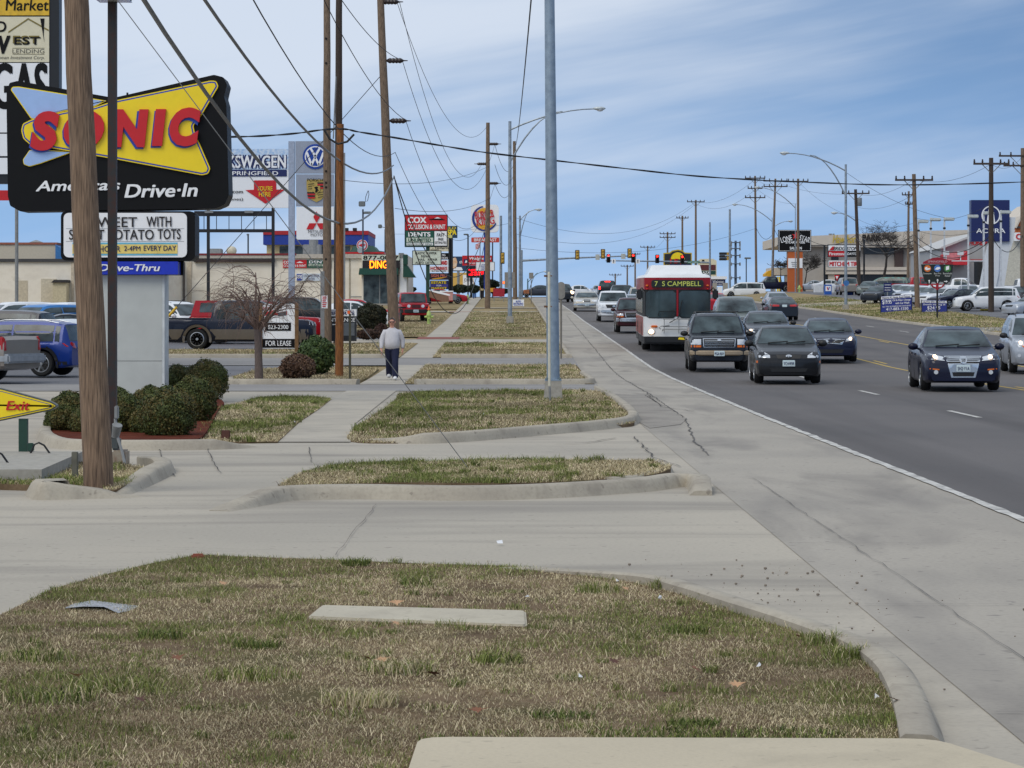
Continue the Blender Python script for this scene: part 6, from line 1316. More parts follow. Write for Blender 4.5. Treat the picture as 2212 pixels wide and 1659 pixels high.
# ---- signs along the verge
s = Sign('collision_sign', 'red and green collision repair sign on a green post with a letter board', 'sign', 923.5, 222); s.box('post', 920, 530, 928, 660, mat('dark green post', (24, 66, 52)), -.1, .3)
s.box('frame', 874, 463.5, 967, 533.5, mat('black frame', (20, 22, 26)), 0, .6); s.box('red_panel', 876, 465.5, 965.5, 497.5, RED, .05, .1); g = s.box('green_panel', 876, 498.5, 937, 532, GREEN, .05, .1); s.box('offer_panel', 938.5, 499.5, 965, 530.5, WHITE, .05, .1)
s.text('COX', 881, 468.7, 921, 482, WHITE, .08, .07); s.text('COLLISION & PAINT', 880, 485, 962, 495, WHITE, .08, .03); s.mark([(925, 474), (940, 471), (950, 470), (957, 473), (962, 475.5), (945, 475), (930, 475)], BLACK, .08); s.mark([(938, 472), (945, 469), (953, 472)], WHITE, .1)
s.text('DENTS', 882, 501.5, 930, 511, WHITE, .08, .07); s.box('white_strip', 878, 513.5, 935.5, 523, mat('pale green white face', (214, 222, 206)), .07, .02); s.text('UNLIMITED', 882, 515, 931, 522, GREEN, .1, .05); s.box('white_strip', 878, 524.5, 935.5, 530, WHITE, .07, .02); s.text('PAINTLESS DENT REPAIR', 879, 525.4, 934, 529.4, GREEN, .1, .0)
s.text('FAST', 943, 504, 960.5, 511, BLACK, .08, .03, .2); s.text('FREE', 946.5, 514, 958, 519.5, BLACK, .08, .02); s.text('ESTIMATES', 940, 521.5, 964, 527, BLACK, .08, .01)
s.box('letter_board_frame', 890.5, 541, 953.5, 572.3, mat('black frame', (20, 22, 26)), .02, .4); s.box('letter_board', 892, 542.5, 952, 571, mat('pale green white face', (214, 222, 206)), .06, .1)
for i, (t, x0, x1) in enumerate((('PLASTIC BUMPER', 897, 943), ('REPAIR', 910, 930), ('HAIL   REPAIR', 904, 945), ('AUTO  DETAIL', 897, 940))): s.text(t, x0, 544.4 + 6.9 * i, x1, 549.4 + 6.9 * i, BLACK, .08, .02)
s.done()
s = Sign('spa_sign', 'small navy spa sign with yellow letters half behind the collision sign', 'sign', 976, 240); s.box('panel', 950, 488, 988, 514, mat('teal navy face', (24, 62, 88), .4), 0, .4); s.text('FIELD', 956, 490, 985, 495, YEL, .02, .02); s.text('SPA', 966, 496, 986, 507.5, YEL, .02, .06); s.box('strip', 950, 508, 977, 514, mat('pale yellow face', (220, 214, 130), .5), .03, .1)
s.post('post', 971.5, 514, None, mat('black frame', (20, 22, 26)), .22); s.post('post', 976, 514, None, mat('black frame', (20, 22, 26)), .22); s.done()
s = Sign('tenant_board', 'stack of hobby, sign and flea market panels under the letter board', 'sign', 960, 234)
for x0, y0, x1, y1, m in ((926, 515, 974, 543, CREAM), (940, 546.5, 968.5, 560.5, BLACK), (940, 561.5, 968.5, 573.5, WHITE), (928, 575, 968.5, 587.5, WHITE), (928, 590, 969.5, 604.5, mat('dark plum face', (44, 32, 52), .4)), (929, 606, 968.5, 625, DKBLUE)): s.box('panel', x0, y0, x1, y1, m, 0, .3)
s.text('HotSpring', 940, 533, 972, 539, BLACK, .03, .01); s.text('oGuard', 930, 536, 947, 541, BLACK, .03); s.text('NG', 955, 548.5, 962, 553, WHITE, .03, .03); s.text('TION', 953, 555, 967, 559.5, WHITE, .03, .03); s.text('AND', 953, 563, 966, 572, RED, .03, .05)
s.text('HOBBIES', 930, 576, 966, 583, RED, .03, .05); s.text('BUY·SELL·TRADE', 933, 584, 963, 586.8, BLACK, .03, .01); s.text('SIGN PRO', 931.5, 592, 965.5, 598.5, mat('pink orange letters', (226, 130, 110), .5), .03, .02); s.mark([(932, 602), (950, 599.5), (966, 598.5), (952, 602), (936, 603.5)], mat('gold paint', (240, 176, 40), .5), .03); s.text('ESTATE', 932, 607.5, 964, 613, YEL, .03, .06); s.text('FLEA', 943, 615, 953.5, 618.5, WHITE, .05, .03); s.mark([(929.5, 614), (968, 614), (968, 619.5), (929.5, 619.5)], mat('violet band', (70, 66, 150), .5)); s.text('MARKET', 932, 620.2, 965, 625, YEL, .03, .06)
for px in (971, 975.5): s.post('post', px, 514, None, mat('black frame', (20, 22, 26)), .2)
s.done()
def burger():
    s = Sign('burger_sign', 'white rounded burger sign on a blue post with a breakfast strip', 'sign', 1047.7, 265); s.box('panel', 1017, 442, 1077.5, 501.6, WHITE, 0, .9, 9); cx, cy = 1047, 472
    arc = lambda r0, r1, a0, a1, ox=0, oy=0: [(cx + ox + r0 * math.cos(R(a0 + (a1 - a0) * i / 20)), cy + oy - r0 * math.sin(R(a0 + (a1 - a0) * i / 20))) for i in range(21)] + [(cx + r1 * math.cos(R(a1 - (a1 - a0) * i / 20)), cy - r1 * math.sin(R(a1 - (a1 - a0) * i / 20))) for i in range(21)]
    BB = mat('deep blue crescent', (24, 52, 140), .4); BY = mat('bun yellow', (240, 176, 44), .4)
    s.mark(arc(24, 27.5, 100, 335, 1.5, -1), BB, .05); bun = [(cx + 20 * math.cos(R(a)), cy - 1 - 22 * math.sin(R(a))) for a in range(32, 149, 6)]; s.mark(bun, BY, .06); bun = [(cx + 21 * math.cos(R(a)), cy + 4 - 20 * math.sin(R(a))) for a in range(205, 336, 6)]; s.mark(bun, BY, .06)
    s.text('BURGER', 1026, 455, 1067, 471, RED, .12, .025, rot=R(8)); s.text('KING', 1029, 468, 1068, 486, RED, .14, .025, rot=R(8)); PB = mat('post blue', (24, 60, 150), .4); s.box('post', 1045, 501, 1051, 625, PB, -.2, .5); s.box('breakfast_panel', 1018, 513, 1078.5, 523.5, mat('orange red face', (214, 70, 52), .4), .02, .4, 1.5); s.text('BREAKFAST', 1024, 515, 1073, 521.4, WHITE, .04, .03)
    s.box('reader_board_frame', 1027.5, 565.5, 1069, 585.5, GREY, .3, .4); s.box('reader_board', 1029, 567, 1067.5, 584.5, WHITE, .34, .1)
    for i, t in enumerate(('2 FOR', 'BREAKFAST', 'CROISSAN', 'OPEN')): s.text(t, 1038, 570 + i * 3.6, 1052 if i % 3 else 1048, 572.8 + i * 3.6, mat('blue changeable letter', (60, 70, 150), .5), .36, .01)
    s.done()
burger()
def pharmacy():
    s = Sign('pharmacy_sign', 'red pharmacy sign above a red dot-matrix board behind the burger post', 'sign', 1030, 298); s.box('panel', 998.5, 552, 1063.5, 573.5, RED, 0, .6); s.text('Walgreens', 1014, 555, 1061, 563, WHITE, .03, .03, .25); s.text('24-HR DRIVE THRU', 1013, 567, 1058, 571, WHITE, .03, .0); s.mark([(1002, 560), (1010, 560), (1010, 569), (1002, 569)], DKBLUE, .02); s.mark([(1004, 568), (1006, 562), (1009, 563), (1009, 567)], WHITE, .04)
    s.box('message_board', 1007.5, 574, 1049, 600, mat('unlit display', (28, 16, 18)), .02, .5)
    for i, (t, a, b) in enumerate((('PLANTERS', 1012, 1040), ('16 OUNCE', 1018, 1045), ('2/$6 SAVE $4', 1011, 1046))): s.text(t, a, 581.5 + 5 * i, b, 585.3 + 5 * i, EMRS, .05, .02)
    s.post('leg', 1018, 600, None, DKSTEEL, .3); s.post('leg', 1040, 600, None, DKSTEEL, .3); s.done()
    s = Sign('billboard', 'dark blue drink billboard beside the red pharmacy sign', 'billboard', 992, 335); s.box('board', 974, 554, 1008, 586, mat('dark drink board', (30, 62, 96), .5), 0, .4); s.poly('glass_picture', roundpoly([(976, 558), (985, 556), (988, 566), (985, 580), (977, 580)], 3), mat('amber picture', (214, 150, 84), .5, var=.2, scale=2, rgb2=(230, 214, 190)), .02, .03); s.poly('label_picture', roundpoly([(978, 584), (984, 577), (997, 577), (1000, 584)], 2), WHITE, .02, .03); s.text('th', 992, 563, 999, 569, WHITE, .03, .04); s.post('leg', 990, 586, None, GREY, .35); s.done()
    s = Sign('billboard', 'yellow and white billboard low behind the hedges', 'billboard', 1000, 345); s.box('board', 973, 589, 1024, 621, mat('yellow board', (226, 182, 92), .5, var=.12, scale=.6), 0, .4); s.box('white_half', 1000, 594, 1023, 619, WHITE, .02, .05); s.text('JOURNL', 1002, 601, 1023, 611, mat('grey sign letters', (84, 86, 92)), .04, .0); s.post('leg', 990, 620, None, GREY, .4); s.done()
pharmacy()
s = Sign('flag', 'small red and white striped flag on a thin pole left of the blue post', 'flag', 1037, 290); s.post('pole', 1037, 512, None, GREY, .1)
fl_ = s.poly('cloth', [(1036, 524), (1031, 526), (1027, 528), (1027, 536), (1030, 540), (1036, 535)], WHITE, 0, .05)
for i in range(4): s.mark([(1027, 528.5 + 3 * i), (1036, 525 + 3 * i), (1036, 526.4 + 3 * i), (1027, 530 + 3 * i)], RED, .02, fl_)
s.done()
hed = [(30, 40, 26), (38, 50, 30), (26, 34, 24)]
for px, py, rx, ry, Y, lb in ((995, 624, 18, 8, 255, 'dark clipped hedge row left of the two walkers'), (1023, 624, 12, 8, 262, 'dark hedge between the walkers and the pharmacy board'), (1058, 614, 20, 9, 268, 'taller dark hedge at the foot of the blue post'), (1080, 629, 22, 5, 262, 'low dark hedge behind the red box sign'), (885, 625, 13, 4, 270, 'low dark hedge behind the green awning'), (1044, 608, 8, 14, 275, 'upright dark evergreen beside the blue post')):
    shrub('hedge', lb, px, py, ry, Y, cols=hed, n=2200, size=.16, w=rx, cat='hedge', group='dark hedges near the crest')
# parking lot walls, small signs
def yard_sign(label, x0, y0, x1, y1, yb, Y, m, lines=(), frame=None, lm=None):
    s = Sign('yard_sign', label, 'yard sign', (x0 + x1) / 2, Y, base=Z(yb, Y)); s.box('panel', x0, y0, x1, y1, m, 0, .06)
    for px in (x0 + 2, x1 - 2): s.post('leg', px, y1, yb, GREY, .05)
    for t, a, b, c, d in lines: s.text(t, a, b, c, d, lm or BLUE, .02, .04)
    return s.done()
yard_sign('white auto detailing yard sign with blue hand lettering beside the second lamp post', 1107.5, 647, 1132, 661.5, 664, 186, WHITE, (('AUTO', 1114, 649, 1125, 653.2), ('DETAILING', 1109, 654, 1130, 658), ('SPECIALS', 1110, 659, 1129, 660.6)))
yard_sign('blank red box sign on thin legs', 1065, 623, 1090, 640.5, 652, 212, mat('red box', (168, 26, 44), .5)); yard_sign('small yellow sign behind the red box sign', 1058, 622, 1069, 630.5, 640, 240, mat('orange yellow face', (236, 168, 44), .5)); yard_sign('tiny orange and red banner sign near the crest', 1131, 626, 1143, 634, 640, 285, mat('rusty banner', (176, 110, 70), .6, var=.3, scale=3))
def hydrant(label, px, Y, h=.85, zb=None):
    x = X(px, Y); z = gz(Y) if zb is None else zb; m = mat('lime hydrant paint', (176, 200, 112), .5); root = thing('fire_hydrant', label, 'fire hydrant', (x, Y, z)); part(MB().lathe([(.16, 0), (.16, .05), (.10, .06), (.10, .5), (.14, .52), (.14, .56), (.125, .6), (.11, .72), (.05, .8), (.04, .86)], (x, Y, z), 14), 'barrel', m, root, smooth=50)
    for sg in (-1, 1): part(MB().lathe([(.065, 0), (.065, .1), (.08, .1), (.08, .16), (.0, .17)], (x + (.08 if sg > 0 else -.25), Y, z + .45), 10, 'x'), 'outlet', m, root, smooth=50)
    part(MB().lathe([(.085, 0), (.085, .12), (.0, .13)], (x, Y - .2, z + .40), 10, 'y'), 'front_outlet', m, root, smooth=50); return root
h = hydrant('lime green fire hydrant with an orange tip beside the red jeep', 926.5, 145); part(MB().lathe([(.09, 0), (.0, .3)], (X(926.5, 145), 145, gz(145) + .85), 8), 'marker_cone', ORANGE, h)
hydrant('pale green fire hydrant at the nose of the red coupe', 1010, 232)
def furniture():
    Y = 200; z = gz(Y); f = lambda a, b: (X(a, Y), Z(b, Y)); s = Sign('discarded_cabinet', 'brown laminate cabinet lying tilted at the foot of the green sign post', 'cabinet', 950, Y); s.poly('carcass', [f_ for f_ in (k6(415, 1065), k6(600, 1120), k6(608, 1175), k6(540, 1172), k6(412, 1130))], mat('brown laminate', (134, 100, 78), .7), 0, .7); s.poly('top_edge', [k6(410, 1058), k6(520, 1075), k6(620, 1105), k6(612, 1116), k6(500, 1094), k6(412, 1068)], WHITE, .04, .8); s.done()
    s = Sign('discarded_counter', 'pink panelled counter standing behind the tilted cabinet', 'counter', 970, 204); s.box('panel', 955, 629.5, 978.5, 649, mat('pink laminate', (206, 150, 142), .7), 0, .6); s.box('top', 950, 628, 979, 630.5, WHITE, .05, .7); s.done()
    Y = 203; solo(MB().bbox(X(978, Y), X(986, Y), Y, Y + .5, Z(648.5, Y), Z(636, Y), .02), 'crate', mat('grey crate', (112, 122, 130), .7), 'grey crate beside the pink counter by the coupe wheel', 'crate')
furniture()
s = Sign('lease_sign', 'white and black for lease board on brown posts behind the weeping tree', 'sign', 602, 93); s.box('board', 566, 656, 637.5, 753, WHITE, 0, .05); s.box('number_band', 572.5, 697, 628.5, 714.5, BLACK, .015, .03); s.text('823-2300', 579, 702, 623, 711, WHITE, .03, .02); s.box('lease_band', 567, 732, 636.5, 751, BLACK, .015, .03); s.text('FOR LEASE', 574, 736, 629, 747, WHITE, .03, .02); s.text('GEORGE', 568, 663, 590, 668, RED, .02, .03); s.mark([(572, 675), (590, 670), (596, 676), (620, 672), (620, 680), (572, 682)], RED); s.mark([(600, 676), (618, 672), (618, 681), (600, 683)], mat('grey sign letters', (84, 86, 92)), .02)
BRP = mat('brown timber post', (128, 96, 62), .85, var=.2); s.post('post', 641, 655, 760, BRP, .13, round_=False); s.post('post', 563, 655, 760, BRP, .13, round_=False); s.done()
s = Sign('import_sign', 'black dealer entrance sign half hidden by the orange pole', 'sign', 736, 104.5); s.box('plinth', 704, 683, 769, 737, mat('charcoal sign', (34, 38, 44), .4), 0, .5); s.box('top_panel', 703.5, 668, 769.5, 683, WHITE, .03, .56); s.text('IMPORTS', 705, 673, 766, 680.5, DKBLUE, .05, .05); s.text('SPRINGFIELD', 707, 669.5, 764, 672, DKBLUE, .05); s.text('ENTRANCE', 706, 687, 767, 695, WHITE, .03, .02); s.box('grey_panel', 741, 697, 766, 725, mat('mid grey sign', (96, 102, 108), .4), .02, .05); s.mark([(718, 700), (735, 700), (735, 702), (718, 702)], WHITE); s.done()
s = Sign('parking_notice', 'small white notice on a grey steel post left of the dealer entrance sign', 'sign', 697, 101); s.post('post', 696.5, 586, 737, GREY, .15, 0, round_=False); s.box('plate', 695, 638, 708, 666, WHITE, .1, .02); 
for i in range(6): s.mark([(697, 640.5 + 4.1 * i), (706 - i % 3, 640.5 + 4.1 * i), (706 - i % 3, 642.4 + 4.1 * i), (697, 642.4 + 4.1 * i)], RED, .12)
s.done()
Y = 64.8; root = thing('marker_post', 'thin dark post with an orange tip beside the sidewalk and the stub pole', 'marker post', (X(757, Y), Y, gz(Y))); part(MB().box(X(753.5, Y), X(758.5, Y), Y - .025, Y + .025, gz(Y), Z(678, Y)), 'post', mat('mossy steel', (70, 68, 50), .7), root); part(MB().box(X(750.5, Y), X(756.5, Y), Y - .03, Y + .03, Z(678, Y), Z(671, Y)), 'tip', ORANGE, root)
Y = 118; root = thing('utility_marker', 'pale plastic utility marker with an orange label by the leaning pole', 'marker post', (X(843, Y), Y, gz(Y))); part(MB().bbox(X(840.5, Y), X(846, Y), Y - .05, Y + .05, gz(Y), Z(680, Y), .01), 'post', mat('pale green plastic', (180, 206, 196), .5), root); part(MB().bbox(X(840.5, Y), X(845.5, Y), Y - .06, Y + .04, Z(680, Y), Z(674.5, Y), .01), 'label', ORANGE, root)
post_sign_back('large rectangular sign seen from behind at the second lamp post', 1101, 158, 588, 622, 22, None, 1); post_sign_back('far square road sign seen from behind right of the tall pole', 1147.5, 235, 589, 602, 9.5, None, 1)
# ---- parked vehicles on the left
CREW = dict(ws=(.235, .33), br=(.655, .68), top=[(0, .50), (.01, .56), (.04, .595), (.15, .615), (.225, .635), (.235, .645), (.28, .81), (.325, .95), (.36, .985), (.45, 1), (.62, .99), (.66, .945), (.68, .645), (.69, .63), (.985, .63), (1, .58)], rf=[(0, .92), (.22, .93), (.26, .87), (.325, .785), (.45, .77), (.66, .79), (.68, .93), (.70, .955), (1, .95)], cuts=[0, .5, 1.0])
PK = 'vehicles parked in the car park at the left'
vehicle('pickup', 'pickup_truck', 'pewter pickup with its tailgate towards the pole, cut off at the left', -162, 66.5, pewter, rot=-108, L=5.7, W=2.0, H=1.88, cat='pickup', spokes=6, rear=dict(tl=[(.84, .44), (.945, .44), (.945, .63), (.86, .63)], side=(.0, .26, .82, 1.17)), group=PK)
tr = CARS[-1]; m_ = MB().bbox(-.99, .99, 2.62, 3.02, .50, .74, .05); part(m_, 'bumper', mat('bright steel', (170, 174, 178), .35, .5), tr, smooth=40)
tb = MB().add([(1.0, a_, b_) for a_, b_ in ((1.90, .98), (2.16, .98), (2.14, 1.0), (2.02, 1.0), (2.22, 1.08), (1.98, 1.08), (1.98, 1.06), (2.1, 1.06))], [tuple(range(8))]); part(tb, 'decal', RED, tr); tb = MB(); put_text(tb, '71', 2.20, 2.34, .98, 1.05, 0, .02, .2); tb.v = [(1.0, x, z) for x, y, z in tb.v]; part(tb, 'decal', GREY, tr)
vehicle('suv', 'suv', 'bright blue compact SUV with silver roof rails behind the pewter pickup', 26, 72, cobalt, rot=-101, L=4.15, W=1.75, H=1.55, cat='SUV', spokes=9, roofrack=1, rack=mat('satin rail', (190, 194, 198), .4, .5), cladding=TRIM, cz=.27, rear=dict(tl=[(.50, .50), (.90, .53), (.91, .60), (.55, .60)], side=(.0, .34, .80, .96)), group=PK)
vehicle('pickup', 'pickup_truck', 'two-tone dark blue and grey crew pickup parked broadside behind the weeping tree', 519, 98.5, dblue, rot=90, L=5.75, W=2.0, H=1.9, cat='pickup', spokes=10, cladding=paint('arizona beige', (118, 110, 100), .4), cz=.41, group=PK, on=(0, 0), rw=.40, **CREW)
vehicle('pickup', 'pickup_truck', 'red pickup with a red bed cap behind the two-tone truck', 556, 107.5, redp, rot=90, L=5.6, W=1.9, H=1.78, cat='pickup', capper=redp, group=PK, on=(0, 0))
vehicle('suv', 'suv', 'white SUV parked nose out between the pylon and the red bed cap', 377, 110, whitep, rot=52, cat='SUV', roofrack=1, group=PK, on=(0, 0), fr=dict(gr=[(-.45, .36), (.45, .36), (.38, .50), (-.38, .50)]))
vehicle('suv', 'suv', 'dark SUV behind the red pickup under the shop wall', 662, 128, blackp, rot=90, cat='SUV', group=PK, on=(0, 0), far=True); vehicle('sedan', 'sedan', 'white car behind the globe shrub with a red one beyond', 762, 135, whitep, rot=90, group=PK, on=(0, 0), far=True); vehicle('sedan', 'sedan', 'red car whose roof shows above the white one', 772, 140, redp, rot=90, group=PK, on=(0, 0), far=True, H=1.5)
for kind, col, px, Y, rot, lb, nm in (('suv', paint('sky blue', (62, 130, 196), .3), 92, 100, -38, 'light blue SUV with a black roof parked in the back row', 'suv'), ('suv', whitep, 134, 106, -32, 'white SUV parked right of the light blue one', 'suv'), ('suv', whitep, 28, 108, -60, 'white SUV in the back row at the far left', 'suv'), ('sedan', whitep, 70, 95, 95, 'white coupe parked broadside in front of the light blue SUV', 'sedan'), ('sedan', fgrey, 30, 88.5, -98, 'grey sedan with a red tail lamp behind the blue compact SUV', 'sedan'), ('beetle', slate, 128, 91.5, -74, 'round slate-coloured bubble car with oval headlights', 'sedan'), ('hatch', whitep, 160, 83.5, 178, 'white hatchback seen from behind next to the wooden pole', 'hatchback'), ('suv', dblue, -22, 86, -100, 'dark blue SUV cut off by the left edge of the picture', 'suv')):
    vehicle(kind, nm, lb, px, Y, col, rot=rot, group=PK, on=(0, 0), cat='SUV' if kind == 'suv' else 'car', far=Y > 97, fr=dict(hl=[(.55, .42), (.75, .42), (.8, .52), (.6, .54)], gr=None) if kind == 'beetle' else None)
vehicle('jeep', 'jeep', 'red open-fronted jeep with round headlights parked on the dry lawn', 890, 153, redp, rot=9, cat='jeep', on=(0, 0), spokes=0, plate='JEEP', W=1.78, mirror=TRIM,
  fr=dict(hl=[(.47 + .115 * math.cos(q), .525 + .052 * math.sin(q)) for q in np.linspace(0, 6.283, 13)[:-1]], gr=[(-.30, .45), (.30, .45), (.30, .585), (-.30, .585)], vbars=7, turn=[(.68, .47), (.90, .47), (.90, .50), (.68, .50)], bumper=(.29, .42, TRIM), pz=.36))
jp = CARS[-1]
for ch in list(jp.children):
    if ch.name.startswith('grille') and not ch.name.startswith('grille_slot'): ch.data.materials[0] = redp
for sg in (-1, 1): part(MB().bbox(sg * .75 - .18, sg * .75 + .18, -2.0, -.7, .82, .90, .03), 'fender', TRIM, jp)
vehicle('coupe', 'coupe', 'red sports coupe parked behind the discarded furniture', 955, 231, redp, rot=92, cat='coupe', on=(0, 0))
# ------------------------------------------------------------------ far and right-hand side
k3 = lambda x, y: (1613.1 + .1389 * x, 473 + .1389 * y)
k7 = lambda x, y: (1879.9 + .1535 * x, 424.5 + .1535 * y)
k8 = lambda x, y: (1576.7 + .2873 * x, 485.1 + .2873 * y)
k9 = lambda x, y: (1576.7 + .2873 * x, 272.9 + .2873 * y)
kb = lambda x, y: (1212.9 + .2192 * x, 485.1 + .2192 * y)
def Rz(px, Y): return gz(Y) + rise(Y, X(px, Y))
GP_R = 'utility poles along the right side of the road'
def cross_pole(label, px, ytop, Y, arms=((6, 20),), m=None, d=.34, lean=0, box=False, group=GP_R):
    m = m or WOOD; x = X(px, Y); zb = Rz(px, Y) - .3; zt = Z(ytop, Y); xt = X(px + lean, Y); root = thing('utility_pole', label, 'utility pole', (x, Y, zb + .3), 0, group)
    part(MB().tube([(x, Y, zb), ((x + xt) / 2, Y, (zb + zt) / 2), (xt, Y, zt)], [d / 2, d * .44, d * .36], 12), 'shaft', m, root, smooth=50)
    for a in arms:
        dy, hw = a[0], a[1]; off = a[2] if len(a) > 2 else 0; zc = Z(ytop + dy, Y); mb = MB().box(xt + (off - hw) * Y / FPX, xt + (off + hw) * Y / FPX, Y - .2, Y - .08, zc - .07, zc + .07); ca = part(mb, 'crossarm', WOODD, root)
        mb = MB()
        for e in (-.6, .6): mb.tube([(xt + e * hw * .9 * Y / FPX, Y - .1, zc), (xt, Y - .1, zc - hw * .55 * Y / FPX)], .03, 4)
        part(mb, 'brace', GREY, ca)
        for e in (-.95, -.5, .5, .95): part(MB().lathe([(.05, 0), (.08, .08), (.05, .16), (.07, .22), (.0, .28)], (xt + (off + e * hw) * Y / FPX, Y - .14, zc + .06), 7), 'insulator', mat('dark glazed insulator', (46, 34, 32)), ca)
    if box: part(MB().lathe([(.2, 0), (.24, .05), (.24, .8), (.2, .86)], (xt + .4, Y - .2, Z(box, Y) - .4), 12), 'transformer', mat('transformer grey', (120, 126, 130), .5), root, smooth=50)
    return root
cross_pole('pole with two crossarms and a slanted arm left of the steakhouse sign', 1634, 380, 335, ((5, 22), (27, 16), (47, 22)), lean=-3)
cross_pole('slightly leaning pole with two crossarms just right of the double crossarm one', 1667, 386, 325, ((5, 26), (17, 26)), lean=8); cross_pole('pale pole standing in front of the steakhouse sign', 1724, 386, 295, ((6, 22, 0),), d=.36)
cross_pole('dark brown pole with a transformer in front of the tyre shop sign', 1857, 409, 262, ((9, 30),), m=WOODD, lean=-9, box=437, d=.42); cross_pole('light tall pole left of the wayfinding sign with one crossarm', 1982, 376, 192, ((13, 41),), d=.4, lean=-8)
cross_pole('thin pole with short crossarms behind the light tall pole', 1961, 413, 310, ((8, 15), (28, 8)), lean=2); cross_pole('dark tarred pole in front of the blue dealer pylon', 2141, 341, 178, ((13, 39),), m=WOODD, d=.42)
cross_pole('pole with double crossarms at the far right edge', 2209, 320, 205, ((17, 52), (38, 42)), d=.42)
GP_F = 'distant utility poles over the crest'
for px, yt, Y, arms, lb in ((1503, 432, 420, ((4, 19),), 'tall distant pole above the cab side of the bus'), (1474, 466, 440, ((5, 13),), 'distant pole just left of the tall one above the bus'), (1442, 501, 470, ((4, 17), (12, 17)), 'distant pole with two stacked crossarms above the bus roof'), (1399, 531, 520, ((3, 16),), 'distant thin pole above the pickup queue'), (1372, 546, 540, ((3, 11),), 'slanting distant pole among the signals'), (1355, 572, 560, ((3, 14),), 'short distant pole left of the slanting one'), (1329, 591, 580, ((3, 13),), 'shortest distant pole right of the white sedan'), (1312, 611, 620, ((2, 9),), 'tiny distant pole at the crest')):
    cross_pole(lb, px, yt, Y, arms, d=.42, group=GP_F)
# street lamps on the right and beyond the lights
arm_lamp('tall steel street lamp with a long arm on the right verge', 1827, 193, 355, 1702, 331, d=.25)
arm_lamp('street lamp arm fixed to the leaning pole left of the steakhouse', 1668, 322, 470, 1592, 442, d=.12, foot=False, two=False); arm_lamp('street lamp with a thin arm in front of the pale pole', 1718, 296, 440, 1640, 405, d=.12, foot=False, two=False); arm_lamp('street lamp arm by the dark brown pole over the tyre shop', 1852, 263, 470, 1808, 460, d=.12, foot=False, two=False)
arm_lamp('small street lamp pointing right beside the leaning pole', 1671, 327, 482, 1703, 478, d=.1, foot=False, two=False)
s = Sign('bus_stop_disc', 'small blue oval sign strapped to the tall right-hand street lamp', 'sign', 1827.7, 192.5, base=Z(618, 192.5)); s.poly('disc', cc(1827.7, 611.5, 6), mat('sky blue sign', (58, 112, 176), .5), .16, .04); s.done()
# ---- traffic signals
M_SIG = mat('signal yellow', (196, 156, 60), .5); M_SIGB = mat('signal black', (26, 24, 24), .5)
def sig_head(label, px, y0, y1, Y, back, w=9.5):
    root = thing('traffic_signal', label, 'traffic signal', (X(px, Y), Y, Z(y1, Y)), 0, 'traffic signals over the junction'); x0, x1, z0, z1 = X(px - w / 2, Y), X(px + w / 2, Y), Z(y1, Y), Z(y0, Y); h = z1 - z0; cx = (x0 + x1) / 2
    part(MB().prism(rrect(x0, x1, z0, z1, .08), Y - .03, Y + .02), 'backplate', M_SIGB, root)
    part(MB().bbox(cx - .17, cx + .17, Y - (.25 if back else .02), Y + (.02 if back else .25), z0 + h * .06, z1 - h * .06, .03), 'housing', M_SIG if back else M_SIGB, root)
    for i in range(3):
        z = z0 + h * (.8 - .3 * i); r = h * .105
        if back: part(MB().ball((cx, Y - .24, z), r * .95, .12, r * .95, 10, 6), 'lens_housing', M_SIG, root, smooth=60)
        else:
            part(MB().ball((cx, Y - .05, z), r, .05, r, 10, 6), 'lens', EMR if i == 0 else mat('unlit lens', (40, 34, 26), .3), root, smooth=60); part(MB().lathe([(r * 1.15, -.02), (r * 1.2, -.25)], (cx, Y - .03, z), 12, 'y', False), 'visor', M_SIGB, root)
for px, a, b, lb in ((1247, 540, 561, 'signal seen from behind, farthest out to the kerb side of the near arm'), (1302.5, 538, 559, 'signal seen from behind in the middle of the near arm'), (1360, 536.5, 557.5, 'signal seen from behind at the tip of the near arm')): sig_head(lb, px, a, b, 290, True)
for px, a, b, lb in ((1314.4, 549, 567.5, 'red signal at the tip of the far arm'), (1367.8, 548, 567.6, 'second red signal from the tip of the far arm'), (1419.7, 550, 568.7, 'red signal above the white pickup queue and bus roof'), (1473.8, 551, 570, 'red signal nearest the far mast pole')): sig_head(lb, px, a, b, 330, False, 8.8)
def mast(label, px, Y, ytop, y_arm0, px1, y_arm1, d=.28):
    x = X(px, Y); root = thing('signal_mast', label, 'signal mast', (x, Y, gz(Y))); part(MB().cyl((x, Y, gz(Y) - .2), (x, Y, Z(ytop, Y)), d / 2, d * .4, 12), 'pole', STEEL, root, smooth=50)
    part(MB().tube([(x, Y, Z(y_arm0, Y)), (X((px + px1) / 2, Y), Y, Z((y_arm0 + y_arm1) / 2 - .8, Y)), (X(px1, Y), Y, Z(y_arm1, Y))], [.13, .1, .07], 8), 'arm', STEEL, root, smooth=50); return root
mast('signal mast with a long arm from the kerb side before the crest', 1127, 291, 540, 563, 1366, 552.5); mast('signal mast carrying the red signals and a street name', 1533.5, 331, 480, 567.5, 1308, 563); 
for px, y0, y1, w, Y, lb in ((1291, 549.5, 561.5, 9, 290.4, 'blank pale sign plate on the near signal arm'), (1346.5, 548, 559.5, 9.5, 290.4, 'blank pale sign plate near the tip of the near signal arm')): 
    s = Sign('lane_sign', lb, 'sign', px, Y, base=Z(y1, Y)); s.box('plate', px - w / 2, y0, px + w / 2, y1, mat('pale plate back', (200, 202, 194), .5), -.1, .03); s.done()
